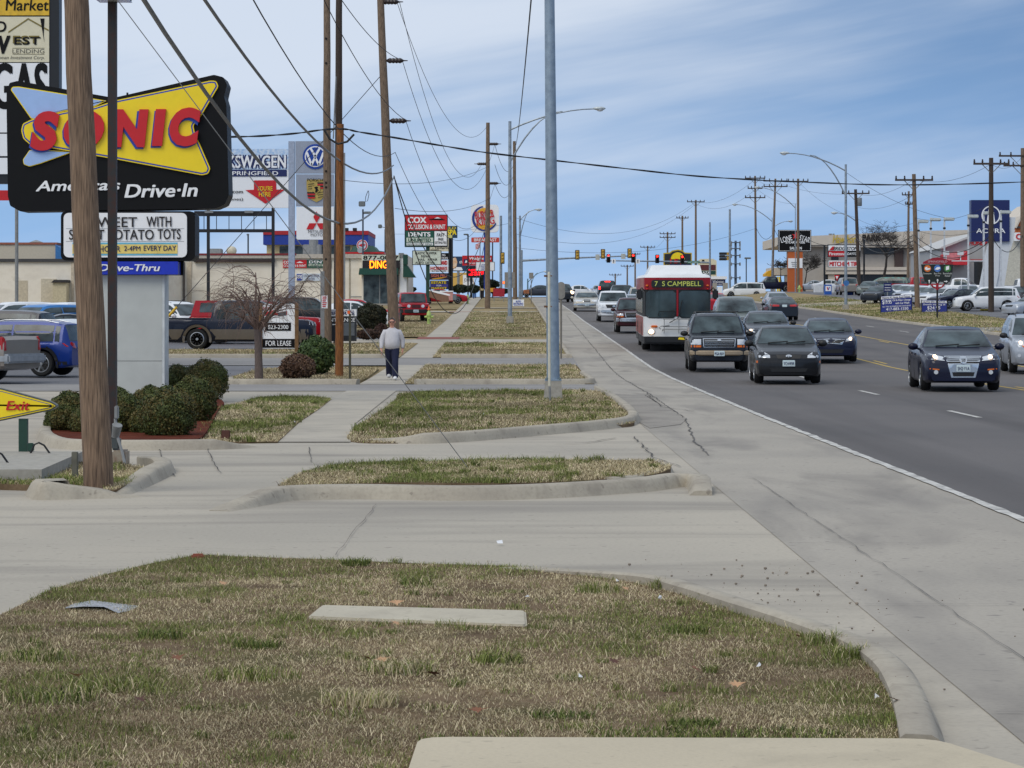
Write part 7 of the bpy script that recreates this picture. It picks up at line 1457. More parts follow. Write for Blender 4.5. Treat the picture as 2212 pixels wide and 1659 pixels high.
for px, lb in ((1325.5, 'small lane sign with a black arrow by the tip signal of the far arm'), (1377.8, 'small lane sign with a black arrow by the second far signal')):
    s = Sign('lane_sign', lb, 'sign', px, 329.8, base=Z(570, 329.8)); s.box('plate', px - 4.3, 559.5, px + 4.3, 569.5, WHITE, .1, .03); s.mark([(px - .7, 568), (px + .7, 568), (px + .7, 564), (px + 2, 564), (px, 561), (px - 2, 564), (px - .7, 564)], BLACK, .12); s.done()
s = Sign('street_name_sign', 'green street name plate on the far signal arm', 'sign', 1498, 329.5, base=Z(569, 329.5)); s.box('plate', 1485, 563.5, 1511, 569, mat('street sign green', (30, 120, 96), .5), .1, .03); s.text('BATTLEFIELD', 1487, 565, 1509, 567.6, WHITE, .12, .0); s.done()
root = sig_head('yellow and black signal facing sideways on the kerb-side mast', 1085.5, 545, 570, 286, True, 9); mast('thin signal pole behind the second street lamp', 1082, 287, 466, 560, 1090, 560, .34)
s = Sign('traffic_signal', 'dark five-lamp cluster signal right of the far mast', 'traffic signal', 1563, 300, base=Z(562, 300)); 
for i in range(3): s.box('housing', 1554, 545 + 6 * i, 1570, 550.5 + 6 * i, M_SIGB, 0, .5, 1.5)
s.box('mount', 1570, 545, 1574, 562, M_SIG, .05, .4); s.done()
mast('bare steel pole right of the five-lamp cluster', 1576.5, 300, 452, 553, 1566, 553, .3)
s = Sign('crossing_signal', 'small crossing signal with an orange hand low on the kerb-side mast', 'pedestrian signal', 1089, 285); s.box('case', 1085.5, 607, 1091, 614, M_SIGB, 0, .3); s.box('lens', 1086.2, 607.8, 1090.3, 613, mat('lit orange hand', (255, 96, 40), .4, emit=2.5, var=0), .02, .05); s.done()
# ---- signs over the crest
s = Sign('price_sign', 'arched yellow and black shop sign with red figures above the bus', 'sign', 1464, 380); s.poly('frame', [kb(*p) for p in ((1005, 280), (1065, 275), (1090, 255), (1150, 245), (1195, 255), (1215, 275), (1285, 278), (1285, 420), (1180, 430), (1165, 455), (1140, 430), (1005, 425))], mat('yellow frame', (206, 178, 50), .5), 0, .4); s.poly('face', [kb(*p) for p in ((1015, 290), (1070, 286), (1095, 266), (1150, 256), (1190, 266), (1212, 286), (1275, 288), (1275, 395), (1015, 395))], mat('charcoal sign', (34, 38, 44)), .02, .1)
s.poly('sun_disc', [(1464 + 15 * math.cos(R(a)), 560 - 15 * math.sin(R(a))) for a in range(0, 181, 15)], YEL, .05, .05); s.box('blue_strip', 1447, 572, 1494, 577, BLUE, .05, .05); s.text('15¢', 1447, 559, 1478, 571, RED, .12, .05); s.post('leg', 1452, 578, None, STEEL, .4); s.post('leg', 1476, 578, None, STEEL, .4); s.done()
s = Sign('plaza_sign', 'cream and dark red plaza sign behind the far mast', 'sign', 1528, 372); s.poly('frame', [(1508, 598), (1508, 563), (1514, 559), (1540, 559), (1548, 563), (1548, 598)], CREAM, 0, .6); s.box('panel', 1510, 572, 1546, 584, mat('dark red face', (96, 40, 44), .5), .03, .1); s.box('strip', 1510, 585, 1546, 593, mat('deep green face', (22, 70, 60), .5), .03, .1); s.text('PLAZA', 1509.5, 586, 1534, 591.5, WHITE, .06, .03); s.poly('disc', cc(1519, 564, 3), BLACK, .04, .05); s.box('base', 1510, 598, 1547, 640, mat('brick red base', (120, 60, 56), .7), -.05, .6); s.done()
s = Sign('campus_sign', 'dark blue university board under a white canopy edge beyond the bus', 'sign', 1552, 345); s.box('board', 1537, 603.5, 1567, 617.5, DKBLUE, 0, .2); s.text('Webster', 1539, 605, 1564, 611, WHITE, .02, .02); s.text('UNIVERSITY', 1547, 613, 1562, 616, WHITE, .02, .0); s.box('canopy', 1532, 597, 1570, 603, WHITE, .3, 3); s.box('pillar', 1539, 611, 1548, 645, CONC, .4, .5); s.box('pillar', 1561, 611, 1572, 645, CONC, .4, .5); s.box('cabinet', 1549.5, 620, 1559, 640, WHITE, .35, .4); s.done()
lot_light('dark lamp post with a flat head right of the steel poles', 1612, 360, 556, ((1608, 556, 1622, 559.5),), m=mat('slate steel', (58, 68, 84))); 
def tower():
    Y = 700; x = X(1589, Y); root = thing('cell_tower', 'thin distant antenna tower with clustered panels over the crest', 'tower', (x, Y, gz(Y))); mb = MB().cyl((x, Y, gz(Y) - .5), (x, Y, Z(520, Y)), .45, .3, 8); part(mb, 'mast', mat('tower steel', (78, 92, 112), .6), root)
    for yy, h in ((524, 9), (537, 4), (552, 5), (570, 4), (600, 4)): part(MB().lathe([(1.2, -.1), (1.3, 0), (1.2, .12)], (x, Y, Z(yy, Y)), 8), 'antenna_ring', mat('tower steel', (78, 92, 112)), root); part(MB().box(x - 1.4, x - 1.0, Y - .2, Y + .2, Z(yy + h, Y), Z(yy - 3, Y)), 'antenna', GREY, root); part(MB().box(x + 1.0, x + 1.4, Y - .2, Y + .2, Z(yy + h, Y), Z(yy - 3, Y)), 'antenna', GREY, root)
tower()
# ---- steakhouse sign, tyre shop sign, buildings
s = Sign('steakhouse_sign', 'black steakhouse board with a red star on an orange brick pylon', 'sign', 1718, 305, base=Rz(1718, 305)); b = s.box('board', 1681.5, 496.5, 1752.5, 543.5, BLACK, 0, .6); s.box('pylon', 1702, 543.5, 1734, 648, mat('orange brick', (190, 98, 46), .8, var=.1, scale=12), -.05, .7); s.box('reader', 1702.5, 558, 1733.5, 579, WHITE, .05, .1)
for (a, c_, d_, e_) in ((1682.5, 497.6, 1751.5, 498.3), (1682.5, 541.5, 1751.5, 542.2), (1682.5, 497.6, 1683.3, 542.2), (1750.7, 497.6, 1751.5, 542.2)): s.mark([(a, c_), (d_, c_), (d_, e_), (a, e_)], WHITE, .02)
star = [(1718.5 + (9 if i % 2 == 0 else 3.6) * math.sin(math.pi * i / 5 + .12), 509.5 - (9 if i % 2 == 0 else 3.6) * math.cos(math.pi * i / 5 + .12)) for i in range(10)]; s.mark(star, mat('bright red star', (214, 34, 34), .4), .05)
s.text('LONE', 1686, 510, 1711, 522, WHITE, .03, .015, rot=R(15)); s.text('STAR', 1727, 510, 1750, 522, WHITE, .03, .015, rot=R(-15)); s.text('STEAKHOUSE', 1697, 520.5, 1739, 526, WHITE, .03, .05); s.text('&', 1716, 527.5, 1719.5, 531, WHITE, .03, .02); s.text('SALOON', 1706, 533, 1732, 539, WHITE, .03, .05)
for i in range(3): s.mark([(1709 + i, 566 + 4 * i), (1727 - 2 * i, 566 + 4 * i), (1727 - 2 * i, 567.6 + 4 * i), (1709 + i, 567.6 + 4 * i)], GREY, .07)
s.done()
s = Sign('tyre_sign', 'stacked tyre shop sign in white, red and black between dark posts', 'sign', 1824, 285, base=Rz(1824, 285)); 
for px, yt in ((1781, 529), (1866.5, 517)): s.post('post', px, yt, None, mat('black frame', (20, 22, 26)), .22)
s.box('frame', 1788, 528, 1859, 555, mat('black frame', (20, 22, 26)), 0, .3); s.box('white_panel', 1789.5, 530, 1858, 541.5, WHITE, .03, .1); s.text('BRIDGESTONE', 1800, 533, 1857, 540.5, BLACK, .06, .03, .25); s.mark([(1791, 540.5), (1798, 532.5), (1803, 532.5), (1800, 540.5)], RED, .06); s.box('red_panel', 1789.5, 542.5, 1827, 554, RED, .03, .1); s.box('black_panel', 1827, 542.5, 1858, 554, BLACK, .03, .1); s.text('Firestone', 1791, 545, 1826, 551.5, WHITE, .06, .03); s.text('DAYTON', 1830, 545.5, 1856, 551, WHITE, .06, .03, .2)
s.box('lower_frame', 1788.5, 562, 1859, 577.5, GREY, 0, .3); s.box('lower_panel', 1790, 563, 1858, 576.5, WHITE, .03, .1); s.text('MITCHEM TIRE', 1791.5, 565, 1857, 575, RED, .06, .06); s.done()
STU = mat('pale stucco', (206, 196, 182), .85, var=.05, scale=2); STUD = mat('grey stucco', (176, 170, 162), .85, var=.05, scale=2); DKW = mat('dark openings and glass', (44, 46, 48), .2, var=.2)  # last one: a single dark colour for store glass, recessed band and door openings
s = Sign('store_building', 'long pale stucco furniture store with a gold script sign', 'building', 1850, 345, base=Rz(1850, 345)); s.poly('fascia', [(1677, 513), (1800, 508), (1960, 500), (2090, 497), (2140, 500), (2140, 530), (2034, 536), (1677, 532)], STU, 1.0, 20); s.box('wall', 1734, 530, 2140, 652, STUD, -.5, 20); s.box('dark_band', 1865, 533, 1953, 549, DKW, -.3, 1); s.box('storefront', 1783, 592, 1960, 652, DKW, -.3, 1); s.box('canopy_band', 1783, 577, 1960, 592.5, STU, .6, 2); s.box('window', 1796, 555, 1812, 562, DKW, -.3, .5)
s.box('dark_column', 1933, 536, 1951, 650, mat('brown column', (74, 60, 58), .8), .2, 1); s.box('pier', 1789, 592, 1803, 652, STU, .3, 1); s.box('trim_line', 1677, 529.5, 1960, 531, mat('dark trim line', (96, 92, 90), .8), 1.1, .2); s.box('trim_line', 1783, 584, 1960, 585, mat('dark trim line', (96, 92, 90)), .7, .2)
s.text('Hawthorn', 1796, 508, 1852, 526, mat('gold script', (206, 178, 50), .4), 1.2, .02, .3); s.text('PARK', 1860, 507, 1900, 522, BLACK, 1.2, .07)
for px in (1797, 1801, 1806): s.box('vent', px, 503, px + 3, 509, GREY, -3, .6)
s.done()
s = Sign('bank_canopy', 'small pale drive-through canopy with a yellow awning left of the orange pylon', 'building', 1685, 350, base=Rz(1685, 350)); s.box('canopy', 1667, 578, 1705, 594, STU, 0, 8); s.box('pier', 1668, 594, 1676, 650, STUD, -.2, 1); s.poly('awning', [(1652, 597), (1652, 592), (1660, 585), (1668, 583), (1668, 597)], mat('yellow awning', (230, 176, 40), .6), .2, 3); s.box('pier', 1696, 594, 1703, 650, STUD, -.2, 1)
for px in (1679, 1683): s.post('bollard', px, 598, None, YEL, .22, .6)
s.done()
s = Sign('dealer_showroom', 'grey sloping-roofed dealer showroom with red letters and a red awning', 'building', 2080, 262, base=Rz(2080, 262)); GW = mat('grey metal siding', (168, 170, 172), .6, .1, .05, 1); s.poly('wall', [(2033, 660), (2033, 534), (2110, 505), (2190, 500), (2190, 660)], GW, 0, 20); s.poly('roof_edge', [(2028, 537), (2033, 533), (2112, 502), (2190, 497), (2190, 501), (2112, 506), (2035, 537)], mat('pale roof edge', (196, 196, 194), .6), .6, 20.5); s.text('HONDA', 2093, 519.5, 2135, 530, RED, .05, .06); s.box('red_strip', 2096, 560, 2125, 564.5, mat('faded red strip', (190, 90, 92), .6), .05, .2); s.box('doorway', 2104, 566, 2122, 640, DKW, .03, .3); s.box('doorway', 2128, 566, 2138, 640, DKW, .03, .3); s.box('door_post', 2122, 560, 2127, 640, GW, .1, .3)
s.poly('awning', [(2031, 551), (2046, 546), (2083, 543), (2083, 573), (2031, 573)], mat('red canvas awning', (206, 44, 56), .7), 2.2, 2.2); s.mark([(2031, 551), (2046, 546), (2080, 545), (2062, 560), (2031, 566)], mat('pink canvas', (224, 130, 136), .7), 2.25); s.done()
s = Sign('dealer_hall', 'pale dealer hall with a red and white name board at the far right', 'building', 2200, 255, base=Rz(2200, 255)); s.box('wall', 2165, 521, 2330, 660, mat('cream metal siding', (206, 202, 186), .7), .3, 20); s.box('name_board', 2188, 503, 2290, 521, WHITE, 1, .6); s.text('CHEVROLET', 2190, 505.5, 2286, 518, RED, 1.05, .07); s.done()
s = Sign('brick_house', 'orange brick gabled building peeking in at the right edge', 'building', 2220, 310, base=Rz(2220, 310)); s.poly('gable', [(2194, 492), (2206, 470), (2240, 442), (2280, 470), (2280, 650), (2194, 650)], mat('orange brick', (190, 98, 46)), 0, 12); s.poly('roof', [(2192, 492), (2204, 467), (2240, 438), (2240, 443), (2206, 471), (2195, 493)], STU, .3, 12.6); s.box('eave', 2194, 489, 2240, 493, mat('dark eave', (66, 66, 68)), .2, .4); s.done()
# blue pylon
s = Sign('dealer_pylon', 'navy blue pylon with a silver caliper emblem on white tapered legs', 'sign', 2140, 205, base=Rz(2140, 205)); WT = mat('white cladding', (214, 218, 222), .5, var=.03); s.box('cabinet', 2098, 432, 2181, 521.5, DKBLUE, 0, .9); s.poly('leg', [(2136, 521), (2112, 650), (2146, 650), (2158, 590), (2160, 521)], WT, -.1, .5); s.poly('leg', [(2160, 521), (2185, 521), (2166, 650), (2140, 650)], WT, -.25, .4); s.poly('wing', [(2181, 469), (2195, 469), (2190, 521), (2184, 540), (2181, 540)], WT, -.2, .5)
ring_ = [(2140.4 + 20.5 * math.cos(R(a)), 464.9 + 20.5 * math.sin(R(a))) for a in range(0, 361, 10)] + [(2140.4 + 17.8 * math.cos(R(a)), 464.9 + 18.2 * math.sin(R(a))) for a in range(360, -1, -10)]; s.mark(ring_, WHITE, .05)
s.mark([(2131, 481), (2135.5, 450), (2139, 450), (2136.5, 483)], WHITE, .05); s.mark([(2149.6, 481), (2145, 450), (2141.8, 450), (2144.2, 483)], WHITE, .05); s.mark([(2135, 459), (2146, 459), (2146.5, 463), (2134.5, 463)], WHITE, .06); s.text('ACURA', 2108.6, 493.5, 2171.5, 503.5, WHITE, .05, .035); s.done()
# wayfinding sign
s = Sign('wayfinding_sign', 'dark green wayfinding sign with a red arched top and three round icons', 'sign', 2025.5, 161); DG2 = mat('wayfinding green', (24, 34, 30), .5); s.poly('panel', [(1990, 571), (2059.5, 571), (2057, 592), (2052, 609), (1998, 609), (1993, 592)], DG2, 0, .1); s.poly('arch', [(1993.5, 570), (1994.5, 566), (2005, 561), (2015, 557), (2025.7, 555.8), (2036, 557), (2047, 561), (2058, 566), (2058.5, 570)], mat('arch red', (152, 24, 44), .5), .01, .12); s.text('SPRINGFIELD', 2004, 563, 2046, 567.2, mat('pale pink letters', (220, 190, 196), .5), .03)
for cx, m in ((2003.5, mat('icon orange', (230, 120, 36), .5)), (2025, mat('icon blue', (80, 130, 206), .5)), (2046.5, mat('icon green', (60, 130, 56), .5))): s.poly('icon', cc(cx, 580, 7.4), m, .02, .05)
s.mark([(1998, 578), (2003, 576), (2003, 579), (2009, 579), (2009, 582), (2002, 584), (1998, 582)], WHITE, .04); s.mark([(2019, 582), (2024, 577), (2030, 577), (2031, 580), (2026, 583)], WHITE, .04); s.mark([(2043, 584), (2043, 576), (2050, 574), (2050, 582)], WHITE, .04)
LT = mat('pale sign letters', (206, 210, 206), .5)
for t, x0, x1, y in (('Downtown', 1994, 2012, 589.5), ('Bass Pro', 2017.5, 2032.5, 589.5), ('Shops', 2020, 2030, 594.5), ('Battlefield', 2037, 2056, 589.5), ('Retail', 2041, 2052, 594.5)): s.text(t, x0, y - .6, x1, y + 3.0, LT, .03, .01)
for cx, cy, r_ in ((2007, 608, 0), (2025, 606.5, 0), (2043, 608, 1)):
    s.poly('arrow_disc', cc(cx, cy, 6), DG2, .03, .08); ar_ = [(-.8, 4), (.8, 4), (.8, -1), (2.6, -.6), (0, -4), (-2.6, -.6), (-.8, -1)]; s.mark([(cx + (a if not r_ else -b), cy + (b if not r_ else a)) for a, b in ar_], WHITE, .05)
mb = MB(); f_ = lambda a, b: (X(a, 161), 161.05, Z(b, 161)); mb.tube([f_(2009, 611), f_(2016, 620), f_(2025, 623), f_(2035, 620), f_(2042, 611)], .055, 8); mb.cyl(f_(2025, 610), f_(2025, 626), .09, n=8); part(mb, 'bracket', mat('bracket red', (164, 24, 40), .4), s.root, smooth=50); s.post('post', 2025, 624, None, TRIM, .12, -.05); s.done()
# banners
def banner(label, pts, Y, px, rows):
    s = Sign('banner', label, 'banner', px, Y, base=Rz(px, Y)); s.poly('sheet', pts, mat('banner blue', (38, 54, 140), .6), 0, .03)
    for r_ in rows: 
        if len(r_) == 2: s.mark(r_[0], r_[1], .006)
        else: t, a, b, c_, d_, m, ro = r_; s.text(t, a, b, c_, d_, m, .014, .02, rot=R(ro))
    for q in (pts[0], pts[1]): s.post('stake', q[0], q[1] - 1, pts[3][1] + 4, TRIM, .06)
    s.done()
banner('blue oil change banner staked on the grass verge, slightly tilted', [(1902.5, 640), (1970, 636), (1971, 669), (1903, 675)], 176, 1936, [([(1903, 641), (1969.5, 637), (1969.6, 642.3), (1903, 647)], WHITE), ('Welcome ALL Honda, Acura Owners!', 1905, 639.8, 1966, 645, DKBLUE, 3), ('$19.95', 1906, 648, 1926, 658, WHITE, 3), ('Oil & Filter Change', 1928, 646, 1967, 651, WHITE, 3), ('with Car Wash', 1934, 652, 1964, 656.5, WHITE, 3), ('CALL TODAY TO EXPERIENCE OUR LUXURY SERVICE', 1906, 660, 1967, 662.6, WHITE, 3), ('417-883-1550', 1914, 664, 1962, 670, WHITE, 3)])
banner('blue auto detailing banner with a price behind the wayfinding post', [(1991, 648), (2046, 649), (2047, 673.5), (1990, 674)], 178, 2018, [([(1992, 649), (2045, 650), (2045, 655), (1992, 654.2)], WHITE), ('AUTO SPA & DETAIL', 1994, 650, 2043, 654, DKBLUE, 0), ('Details starting at', 1994, 656, 2042, 660.5, WHITE, 0), ('$24.95', 2003, 661.5, 2031, 669.5, WHITE, 0), ('ACURA', 1999, 670.5, 2022, 673.4, WHITE, 0)])
s = Sign('lot_sign', 'small navy notice board above the first dark car in the lot', 'sign', 1917, 205, base=Rz(1917, 205)); s.box('board', 1909, 611, 1926, 630, DKBLUE, 0, .1)
for y in (615, 621, 626): s.mark([(1911, y), (1924, y), (1924, y + 1), (1911, y + 1)], WHITE)
s.post('leg', 1917, 630, None, GREY, .08); s.done()
# lot lights
GL = 'white box-head lights over the dealer lot'
for px, yt, Y, lb in ((1984, 474, 200, 'first white lot light right of the light tall pole'), (2010.7, 470, 202, 'second white lot light over the dealer lot'), (2040, 469, 204, 'third white lot light above the wayfinding sign'), (2091.7, 463, 195, 'white lot light just left of the blue pylon'), (2125, 456, 190, 'white lot light in front of the caliper emblem'), (2162, 454, 185, 'white lot light in front of the right part of the blue pylon')):
    x = X(px, Y); root = thing('lot_light', lb, 'parking light', (x, Y, Rz(px, Y)), 0, GL); part(MB().box(x - .06, x + .06, Y - .06, Y + .06, Rz(px, Y) - .1, Z(yt, Y)), 'pole', mat('white post', (208, 212, 216), .5), root); part(MB().bbox(x - .05, X(px + 21, Y), Y - .3, Y + .1, Z(yt + 8, Y), Z(yt + 1, Y), .05), 'lamp_head', mat('lamp head pale', (196, 202, 200), .5), root); part(MB().bbox(x - .1, x + .1, Y - .1, Y + .1, Z(yt + 26, Y), Z(yt + 22, Y), .02), 'collar', DKSTEEL, root)
s = Sign('lamp_bracket', 'white arm with two upright flood lamps above the red awning', 'flood light', 2124, 188, base=Z(567, 188)); s.box('arm', 2056, 562.5, 2124, 564.5, WT, 0, .1); 
for px in (2044, 2075): s.box('flood_light', px - 6, 542.5, px + 6, 551, WT, .1, .3, 1); s.box('bracket', px - 1, 551, px + 1, 563, WT, .02, .06)
s.done()
# trees on the right
bare_tree('bare_tree', 'large bare spreading tree in front of the stucco store', 1912, 290, 1.2, .24, 6.4, 21, .04, .66, 5, .011, (BARKD, BARKD), z=Rz(1912, 300)); bare_tree('bare_tree', 'small bare tree right of the orange pylon', 1738, 332, .9, .14, 4.4, 8, 0, .66, 5, .012, (BARKD, BARKD), z=Rz(1738, 332)); bare_tree('bare_tree', 'low bare tree left of the orange pylon by the canopy', 1687, 345, 1.6, .1, 3.2, 13, 0, .7, 4, .022, (BARKD, BARKD), z=Rz(1687, 345))
# shop forecourt things
s = Sign('yield_sign', 'red and white yield triangle by the tyre shop', 'road sign', 1808, 275, base=Rz(1808, 275)); s.poly('plate', [(1802, 594), (1814, 594), (1808, 607)], RED, 0, .04); s.mark([(1805, 596.5), (1811, 596.5), (1808, 603)], WHITE); s.post('post', 1808, 595, None, GREY, .08, -.06); s.done()
for px0, px1, y0, y1, lb in ((1759, 1779, 617, 641, 'white metal chest left of the first blue bin'), (1785, 1803, 617, 641, 'white metal chest behind the first blue bin')):
    Y = 280; zb = Rz(px0, Y); solo(MB().bbox(X(px0, Y), X(px1, Y), Y, Y + 1, zb, Z(y0, Y), .06), 'storage_chest', mat('white enamel', (206, 208, 210), .5, var=.08), lb, 'chest')
for px, w, Y, lb in ((1789, 15, 262, 'blue oil bin with a red and blue V in front of the white chest'), (1836, 11, 258, 'blue oil bin with a V right of the tall street lamp')):
    s = Sign('oil_bin', lb, 'bin', px, Y, base=Rz(px, Y)); zb = s.root.location.z; yb = HY - (zb - CAMH) * FPX / Y; s.box('bin', px - w / 2, yb - 22, px + w / 2, yb, mat('bin blue', (30, 90, 180), .5), 0, .7); s.box('label', px - w * .38, yb - 19, px + w * .38, yb - 8, WHITE, .02, .04); s.mark([(px - 3.6, yb - 17), (px - 1.4, yb - 17), (px + .2, yb - 11.5), (px - 1, yb - 9.5)], RED, .04); s.mark([(px + 3.6, yb - 17), (px + 1.4, yb - 17), (px - .2, yb - 11.5), (px + .8, yb - 9.5)], BLUE, .04); s.done()
hydrant('pale green fire hydrant at the foot of the pale pole', 1727, 290, .85, Rz(1727, 290))
Y = 182; x = X(2126, Y); solo(MB().bbox(X(2118, Y), X(2135, Y), Y, Y + .2, Rz(2126, Y), Rz(2126, Y) + .14, .03), 'parking_stop', YEL, 'yellow parking stop under the white SUV in the dealer lot', 'parking stop')
# cars on the right lots
GR = 'cars on the dealer lots at the right'
lot = [('suv', whitep, 2131, 181, -92, 'white SUV parked broadside behind the dark tarred pole', 'suv'), ('sedan', navy, 2068, 188, -62, 'deep blue sedan nosing out behind the detailing banner', 'sedan'),
 ('sedan', silver, 1943, 222, -52, 'first silver sedan in the angled row behind the oil banner', 'sedan'), ('sedan', whitep, 1962, 217, -52, 'white sedan second in the angled row behind the oil banner', 'sedan'), ('sedan', silver, 1981, 212, -52, 'silver sedan behind the foot of the light tall pole', 'sedan'), ('sedan', whitep, 2000, 207, -52, 'white sedan in the angled row left of the wayfinding post', 'sedan'), ('sedan', silver, 2020, 202, -52, 'silver sedan directly behind the wayfinding post', 'sedan'), ('sedan', whitep, 2040, 197, -55, 'white sedan last in the angled row beside the deep blue one', 'sedan'),
 ('sedan', slate, 1898, 212, -28, 'dark grey green sedan left of the oil banner', 'sedan'), ('pickup', whitep, 2072, 243, 62, 'white pickup with its nose towards the blue pylon', 'pickup_truck'), ('pickup', redp, 1975, 256, 90, 'red pickup behind the light tall pole in the dealer lot', 'pickup_truck'), ('van', teal, 1915, 262, -110, 'faded teal old panel truck beside the red pickup', 'van'), ('sedan', silver, 2092, 215, 0, 'silver sedan facing the road in front of the white pickup', 'sedan'), ('pickup', whitep, 2206, 236, 90, 'white pickup at the right edge behind the blue pylon', 'pickup_truck'), ('sedan', slate, 2206, 204, -20, 'dark sedan at the right edge beyond the white SUV', 'sedan'), ('sedan', silver, 2238, 165, -60, 'silver sedan just above the silver SUV on the road', 'sedan'),
 ('boxsuv', pewter, 1829, 258, 180, 'grey beige SUV seen from behind at the oil change shop', 'suv'), ('coupe', silver, 1754, 318, -90, 'silver coupe right of the orange pylon', 'coupe'), ('pickup', navy, 1670, 312, -90, 'navy pickup left of the orange pylon', 'pickup_truck'), ('sedan', whitep, 1795, 312, 90, 'white car half hidden behind the chests', 'sedan'), ('sedan', greyg, 1878, 250, -20, 'pale green sedan between the brown pole and the teal truck', 'sedan'), ('sedan', whitep, 1953, 275, 90, 'white car behind the red pickup bed', 'sedan')]
for kind, col, px, Y, rot, lb, nm in lot: vehicle(kind, nm, lb, px, Y, col, rot=rot, group=GR, on=(0, 0), far=Y > 185, z=Rz(px, Y) + .03, cat={'suv': 'SUV', 'boxsuv': 'SUV', 'pickup': 'pickup', 'van': 'van'}.get(kind, 'car'), mirror=None)
# ------------------------------------------------------------------ wires
WIRE = mat('dark cable', (52, 52, 54), .7, var=.1); WIREL = mat('light aluminium cable', (120, 124, 126), .5, .4); WIREB = mat('black cable', (26, 26, 28), .6)
def wire(label, p0, p1, sag, r, m=WIRE, n=28, name='overhead_cable', group='overhead cables', t0=0.0):
    A, B = Vector(p0), Vector(p1); pts = []
    for i in range(n + 1):
        t = t0 + (1 - t0) * i / n; q = A + (B - A) * t; q.z -= sag * 4 * t * (1 - t); pts.append(q)
    return solo(MB().tube(pts, r, 5), name, m, label, 'cable', tuple(A), group, smooth=60)
P3 = lambda px, py, Y: (X(px, Y), Y, Z(py, Y))
wire('thick light cable swooping lowest from the upper left to the leaning pole', P3(303, -12, 30), P3(850, 384, 112), 2.35, .032, WIREL, t0=-.6)
wire('thick light cable above the lowest one, ending just above it on the leaning pole', P3(437, -8, 36), P3(850, 357, 112), 1.2, .028, WIREL, t0=-.6)
wire('thin cable from the upper left to the small black bracket on the leaning pole', P3(545, -4, 45), P3(854, 329, 112), 1.1, .014, t0=-.6); wire('conductor meeting the bottom insulator of the leaning pole', P3(696, -8, 68), P3(876, 259, 112), .5, .014, t0=-.6); wire('conductor meeting the middle insulator of the leaning pole', P3(738, 0, 75), P3(869, 130, 112), .3, .014, t0=-.6)
wire('guy wire slanting from the thick wooden pole down into the grass sliver', P3(160, -125, 25.2), (X(1010, 27.6), 27.6, .12), .0, .005, mat('grey strand', (132, 132, 130), .6), name='guy_wire'); wire('guy wire running from the leaning pole down behind the drive-in pylon', P3(823, 163, 112), P3(356, 692, 108), .0, .016, name='guy_wire')
Y = 108; solo(MB().cyl(P3(356, 692, Y), P3(382, 663, Y), .055, n=8), 'guy_guard', mat('yellow guard', (226, 186, 40), .5), 'yellow plastic guard at the foot of the guy wire behind the pylon', 'guy guard')
for (a, b, c_), (d_, e_, f_), sg, lb in (((876, 259, 112), (1069, 397, 205), 4.2, 'conductor from the bottom insulator to the far transmission pole'), ((869, 130, 112), (1069, 312, 205), 4.6, 'conductor from the middle insulator to the far transmission pole'), ((863, 4, 112), (1040, 355, 205), 3.6, 'conductor from the top insulator to the far transmission pole'), ((858, 6, 112), (1055, 268, 205), 3.0, 'thin top line from the leaning pole to the far transmission pole'), ((854, 330, 112), (1056, 440, 205), 3.4, 'thin line from the black bracket to the far transmission pole'), ((851, 382, 112), (1054, 470, 205), 4.6, 'slack cable from the leaning pole past the collision sign'), ((851, 380, 112), (1054, 486, 205), 6.6, 'second slack cable dipping past the collision sign')):
    wire(lb, P3(a, b, c_), P3(d_, e_, f_), sg, .013 if 'slack' not in lb else .026, WIRE)
for y0, y1, lb in ((312, 480, 'conductor from the far transmission pole over the crest, right side'), (356, 500, 'conductor from the far transmission pole over the crest, left arm'), (397, 515, 'lowest conductor from the far transmission pole over the crest')): wire(lb, P3(1069, y0, 205), P3(1112, y1 - 130, 250), 1.5, .018)
wire('single cable climbing to the top edge above the second street lamp', P3(1112, 318, 250), P3(1158, -120, 50), 1.0, .02)
# twisted black service cable across the road
def twist():
    pts = [(480, 296), (560, 294), (640, 288), (700, 280), (745, 279), (775, 285), (850, 297), (950, 314), (1053, 330), (1200, 347), (1350, 364), (1500, 380), (1640, 389), (1750, 394), (1900, 399), (2060, 398), (2240, 392)]
    P_ = smoothpath([P3(x, y, 62 + (x - 480) * .018) for x, y in pts], 8); a, b = MB(), MB(); q = [Vector(p) for p in P_]
    for mb, ph in ((a, 0), (a, math.pi)): mb.tube([p + Vector((0, math.cos(i * .55 + ph), math.sin(i * .55 + ph))) * .013 for i, p in enumerate(q)], .015, 5)
    solo(a, 'overhead_cable', WIREB, 'twisted black service cable crossing the whole road', 'cable', tuple(q[0]), 'overhead cables')
    mb = MB(); mb.tube([P3(x, y, 63) for x, y in ((700, 280), (712, 300), (730, 311), (750, 306), (765, 290))], .03, 6); solo(mb, 'cable_loop', WIREB, 'hanging black cable loop on the top of the orange stub pole', 'cable loop')
twist()
mb = MB(); mb.tube([P3(795, 412, 104), P3(790, 425, 104), P3(789, 436, 104), P3(794, 434, 104), P3(797, 420, 104), P3(796, 412, 104)], .012, 4); solo(mb, 'cable_loop', WIRE, 'small dangling wire loop under the lowest thick cable', 'cable loop')
rp = {'a': (1634, 335), 'b': (1674, 325), 'c': (1724, 295), 'd': (1848, 262), 'e': (1974, 192), 'f': (2141, 178), 'g': (2209, 205)}
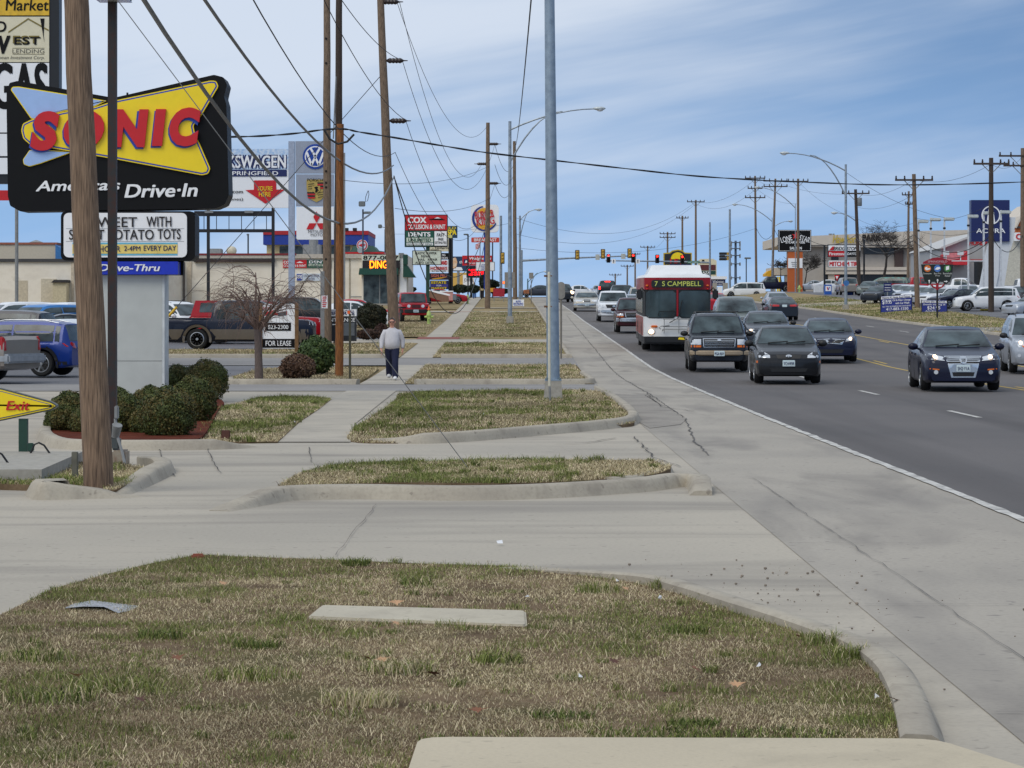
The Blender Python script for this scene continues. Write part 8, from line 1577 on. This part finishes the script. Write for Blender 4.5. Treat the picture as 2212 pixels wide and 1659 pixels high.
tops = [('a', 385, 'b', 391), ('b', 391, 'd', 418), ('a', 407, 'c', 440), ('d', 418, 'e', 388), ('e', 388, 'f', 354), ('f', 354, 'g', 337), ('c', 392, 'd', 470), ('d', 498, 'e', 506), ('e', 506, 'f', 508), ('d', 512, 'e', 518), ('e', 520, 'f', 518), ('c', 500, 'd', 508), ('b', 498, 'c', 505), ('a', 493, 'b', 497), ('f', 506, 'g', 508), ('d', 446, 'e', 420), ('e', 470, 'f', 440), ('e', 495, 'f', 486), ('d', 470, 'e', 482)]
wl_ = ['line between the two crossarm poles left of the steakhouse', 'line from the leaning pole to the dark brown pole', 'slanting line down to the pale pole', 'top line from the dark brown pole to the light tall pole', 'top line from the light tall pole to the dark tarred pole', 'line into the pole at the right edge', 'line from the pale pole to the dark brown pole', 'thick cable low between the dark brown and light tall poles', 'thick cable sagging in front of the grey showroom', 'second low cable in front of the stucco store', 'lowest cable in front of the grey showroom', 'low cable over the steakhouse board', 'low cable left of the steakhouse board', 'low cable at the left crossarm pole', 'low cable at the right edge of the picture', 'thin line above the stucco store', 'thin line crossing the lot lights', 'thin line through the lot lights, lower', 'thin line above the bare tree']
for (a, ya, b, yb_), lb in zip(tops, wl_): thick = 'cable' in lb; wire(lb, P3(rp[a][0], ya, rp[a][1]), P3(rp[b][0], yb_, rp[b][1]), 1.3 if thick else .6, .028 if thick else .012, WIREB if thick else WIRE)
for i, (x0, y0, Y0, x1, y1, Y1, sg, lb) in enumerate(((1634, 385, 335, 1503, 436, 420, 1.5, 'line from the left crossarm pole back to the tall distant pole'), (1634, 407, 335, 1503, 440, 420, 2, 'lower line from the left crossarm pole back over the crest'), (1503, 436, 420, 1113, 470, 262, 4, 'thin line fanning out left of the tall distant pole'), (1503, 440, 420, 1113, 505, 262, 4, 'thin line crossing above the signals'), (1634, 493, 335, 1113, 535, 262, 2, 'long thin line across the sky above the signal arms'), (1827, 372, 193, 2040, 470, 200, .6, 'thin line from the right street lamp down to the lot lights'), (1442, 505, 470, 1399, 534, 520, 1.5, 'short line between two distant poles'), (853, 450, 112, 1054, 430, 205, .6, 'thin line behind the collision sign'), (730, 388, 106, 1054, 360, 205, .8, 'thin line behind the leaning pole'), (832, 505, 270, 1113, 480, 250, .5, 'thin line above the pharmacy sign'))):
    wire(lb, P3(x0, y0, Y0), P3(x1, y1, Y1), sg * .8, .013 if Y0 < 300 else .016, WIRE)
# ------------------------------------------------------------------ small things in the foreground
def wheel_stop():
    pts = [PZ(*p, .085) for p in ((664, 1334), (694, 1309), (1136, 1321), (1139, 1353))]; pts = roundpoly(pts, .05); mb = MB().slab(pts, -.03, .085); mb.slab(inset(pts, .012), .085, .093)
    solo(mb, 'concrete_block', surf_mat('cast concrete block', (190, 182, 162), (180, 172, 154), (154, 146, 130), 1.5, 40, (1, 1, 1), bump=.3), 'low flat concrete block lying alone in the middle of the foreground grass', 'block')
wheel_stop()
def slab():
    pts = roundpoly([(X(872, 9.3), 7.9), (-.36, 9.86), (1.63, 9.82), (1.92, 9.0), (1.98, 7.9)], .12); mb = MB().slab(pts, -.05, .125)
    solo(mb, 'concrete_slab', surf_mat('pale cast concrete', (196, 184, 160), (186, 175, 152), (166, 156, 136), .8, 46, (1, 1, 1), bump=.25), 'broad pale concrete slab at the near edge of the foreground grass', 'slab')
slab()
LEAFC = [mat('tan dry leaf', (198, 156, 118), .8, var=.1), mat('brown dry leaf', (138, 92, 66), .8, var=.15), mat('dark dry leaf', (96, 62, 48), .8, var=.15)]
def dry_leaf(px, py, size, rot, mi, lab):
    x, y = PZ(px, py, .07); pts = []; rg = random.Random(px)
    for i in range(16):
        a = 2 * math.pi * i / 16; r = size * (1.0 if i % 4 == 0 else .45 if i % 2 else .72) * rg.uniform(.8, 1.15) * (1.25 if i == 0 else 1); pts.append((r * math.cos(a), r * .7 * math.sin(a)))
    mb = MB(); c = [(0, 0, .012)] + [(p, q, .012 + .25 * abs(p) * rg.uniform(.1, .9) + .1 * q) for p, q in pts]; M = Matrix.Translation((x, y, fz(x, y) + .035)) @ Matrix.Rotation(rot, 4, 'Z') @ Matrix.Rotation(.35, 4, 'X')
    mb.add([tuple(M @ Vector(p)) for p in c], [(0, 1 + i, 1 + (i + 1) % 16) for i in range(16)]); solo(mb, 'dry_leaf', LEAFC[mi], lab, 'leaf', (x, y, fz(x, y) + .02), 'fallen dry leaves on the grass')
for a in ((855, 1318, .05, .3, 0, 'pale tan leaf left of the wheel stop'), (853, 1368, .045, 1.2, 0, 'smaller pale leaf below the pale tan one'), (790, 1446, .05, 2, 1, 'rust brown leaf near the centre left of the grass'), (825, 1449, .045, .5, 0, 'tan leaf touching the rust brown one'), (380, 1448, .05, 1, 1, 'curled brown leaf among the green tufts at the left'), (160, 1490, .06, 2.4, 0, 'large tan leaf low at the left edge of the grass'), (480, 1275, .045, .9, 0, 'small tan leaf at the upper left of the grass'), (305, 1287, .045, 2.0, 1, 'upright brown leaf right of the foil sheet corner'), (1500, 1465, .05, 1.5, 1, 'brown leaf in the bare patch at right of the grass'), (1590, 1500, .045, .2, 0, 'light leaf near the right kerb'), (1350, 1285, .04, 1, 0, 'light leaf by the upper right edge of the grass'), (1720, 1395, .04, 2, 1, 'reddish leaf inside the curved kerb'), (1940, 1490, .045, .6, 2, 'dark leaf lying against the kerb'), (1930, 1540, .05, 1.9, 1, 'brown leaf against the kerb nearer the slab'), (1325, 1450, .045, .8, 2, 'dark leaf right of the tall straw tuft'), (935, 1478, .05, 2.8, 2, 'dark leaf beside the biggest tuft'), (300, 1545, .05, 1.4, 2, 'dark leaf low at the left'), (1030, 1560, .04, .2, 1, 'brown leaf above the concrete slab')):
    dry_leaf(*a)
def foil():
    pts = [PZ(*p, .05) for p in ((138, 1324), (160, 1312), (200, 1308), (300, 1318), (285, 1326), (255, 1336), (225, 1328), (180, 1326))]; mb = MB(); rg = random.Random(4); c = np.mean(np.array(pts), 0)
    mb.add([(c[0], c[1], .088)] + [(x, y, .082 + rg.uniform(-.012, .016)) for x, y in pts], [(0, 1 + i, 1 + (i + 1) % 8) for i in range(8)]); mb.add([(x, y, z - .02) for x, y, z in mb.v[1:9]], [tuple(range(7, -1, -1))])
    solo(mb, 'foil_sheet', mat('crumpled foil', (182, 186, 192), .35, .2, .3, 25, bump=.8), 'crumpled silvery foil sheet on the grass at the left', 'litter')
foil()
def litter():
    rg = random.Random(9); wm = mat('white paper scrap', (224, 226, 228), .8)
    for px, py, lab in ((1890, 1524, 'white paper scrap near the right kerb of the grass'), (1640, 1455, 'tiny white scrap in the right part of the grass'), (1140, 1305, 'white scrap touching the far end of the wheel stop'), (1425, 1305, 'white scrap in the upper right of the grass'), (1250, 1480, 'white scrap in the middle of the grass'), (1085, 1162, 'white paper strip lying on the driveway concrete'), (1045, 900, 'white scrap in the green lawn island'), (1330, 1268, 'pale crushed cup near the far edge of the grass'), (635, 918, 'white scrap on the lawn left of the sidewalk')):
        x, y = GP(px, py, .06) if py < 1200 else PZ(px, py, .07); s = .022 if py > 1200 else .06; z = .10 if py != 1162 else .02; mb = MB(); mb.add([(x + rg.uniform(-s, s), y + rg.uniform(-s, s) * .6, z + rg.uniform(0, .02)) for i in range(3)] + [(x, y, z + .025)], [(0, 1, 3), (1, 2, 3), (2, 0, 3)]); solo(mb, 'paper_scrap', wm, lab, 'litter', (x, y, z), 'scraps of white paper')
    mb = MB(); Q = []
    for i in range(150):
        x = rg.gauss(1.6, .5); y = rg.gauss(15.8, 1.5)
        if not inside(np.array([x - .1]), np.array([y]), fpoly)[0] and x > .7: Q.append((x, y))
    for x, y in Q: s = .003 + .011 * rg.random() ** 3; mb.ball((x, y, s * .6 + .004), s, s * .8, s * .7, 5, 4)
    struct(mb, 'gravel', mat('loose gravel', (150, 138, 124), .9, var=.3, scale=3), kind='stuff')
    pale = mat('old brick', (150, 84, 66), .9); x, y = PZ(425, 1206, .05); solo(MB().bbox(x - .04, x + .05, y, y + .05, .0, .08, .01), 'brick_piece', pale, 'broken brick piece at the far corner of the foreground grass', 'brick'); x, y = GP(487, 945, .06); solo(MB().bbox(x - .06, x + .06, y, y + .08, .02, .16, .01), 'brick_piece', mat('dark brick', (96, 62, 52), .9), 'dark brick at the front edge of the lawn left of the sidewalk', 'brick')
litter()
def tufts():
    """the few big clumps that stand out"""
    P, h, w, ln, col = [], [], [], [], []
    for px, py, n, r, hh, pal in ((860, 1462, 520, .13, .12, (1, 4, 5, 0)), (775, 1535, 420, .12, .13, (0, 1, 4, 1)), (545, 1480, 500, .16, .11, (4, 5, 4, 1)), (560, 1405, 300, .1, .1, (5, 6, 4, 5)), (350, 1385, 300, .1, .09, (5, 6, 6, 4)), (1075, 1440, 300, .1, .1, (5, 6, 4, 4)), (1480, 1375, 300, .09, .1, (5, 4, 6, 5)), (1290, 1210 + 70, 300, .1, .12, (4, 5, 5, 0)), (1440, 1273, 280, .08, .12, (4, 5, 0, 5)), (1560, 1290, 260, .08, .12, (4, 5, 0, 5)), (1545, 1300, 200, .07, .1, (4, 5, 0, 5)), (770, 1216, 260, .07, .11, (6, 5, 4, 6)), (1790, 1400, 320, .09, .13, (4, 5, 0, 5)), (1830, 1428, 320, .09, .13, (4, 0, 5, 5)), (1500, 1580, 260, .08, .07, (6, 5, 6, 5)), (1410, 1600, 600, .2, .05, (6, 6, 5, 4)), (1680, 1605, 500, .2, .05, (6, 6, 5, 4)), (250, 1505, 420, .16, .11, (4, 5, 1, 4)), (110, 1530, 420, .15, .12, (4, 5, 1, 6)), (1215, 1560, 300, .1, .06, (6, 6, 5, 5)), (60, 1440, 420, .15, .12, (4, 5, 1, 6)), (900, 1262, 260, .09, .1, (5, 6, 4, 1))):
        x, y = PZ(px, py, .06); n = int(n * .75); hh *= .72; a = rng.random(n) * 6.283; rr = r * np.sqrt(rng.random(n)); P.append(np.c_[x + rr * np.cos(a) * 1.4, y + rr * np.sin(a) * .8]); h.append(rng.uniform(.45, 1.05, n) * hh); w.append(rng.uniform(.003, .0065, n)); ln.append(rng.uniform(.3, 1.0, n)); col.append(CT[rng.choice(pal, n)] * rng.uniform(.8, 1.15, n)[:, None])
    P, h, w, ln, col = np.vstack(P), np.concatenate(h), np.concatenate(w), np.concatenate(ln), np.vstack(col); k = inside(P[:, 0], P[:, 1], fpoly); make_blades('grass', P[k], h[k], w[k], ln[k], col[k], fz)
tufts()
def thatch():
    """long flattened dead blades over the turf"""
    n = 12000; P = scatter(fpoly, n, 1.3); x, y = P[:, 0], P[:, 1]; k = vnoise(x, y, .8, 77) * .6 + vnoise(x, y, .25, 78) * .4 > .42; P = P[k]; n = len(P)
    make_blades('grass', P, rng.uniform(.02, .06, n), rng.uniform(.0016, .003, n), rng.uniform(1.2, 1.9, n), CT[rng.choice([0, 0, 1, 2], n)] * rng.uniform(.9, 1.2, n)[:, None], lambda a, b: fz(a, b) + .008)
thatch()
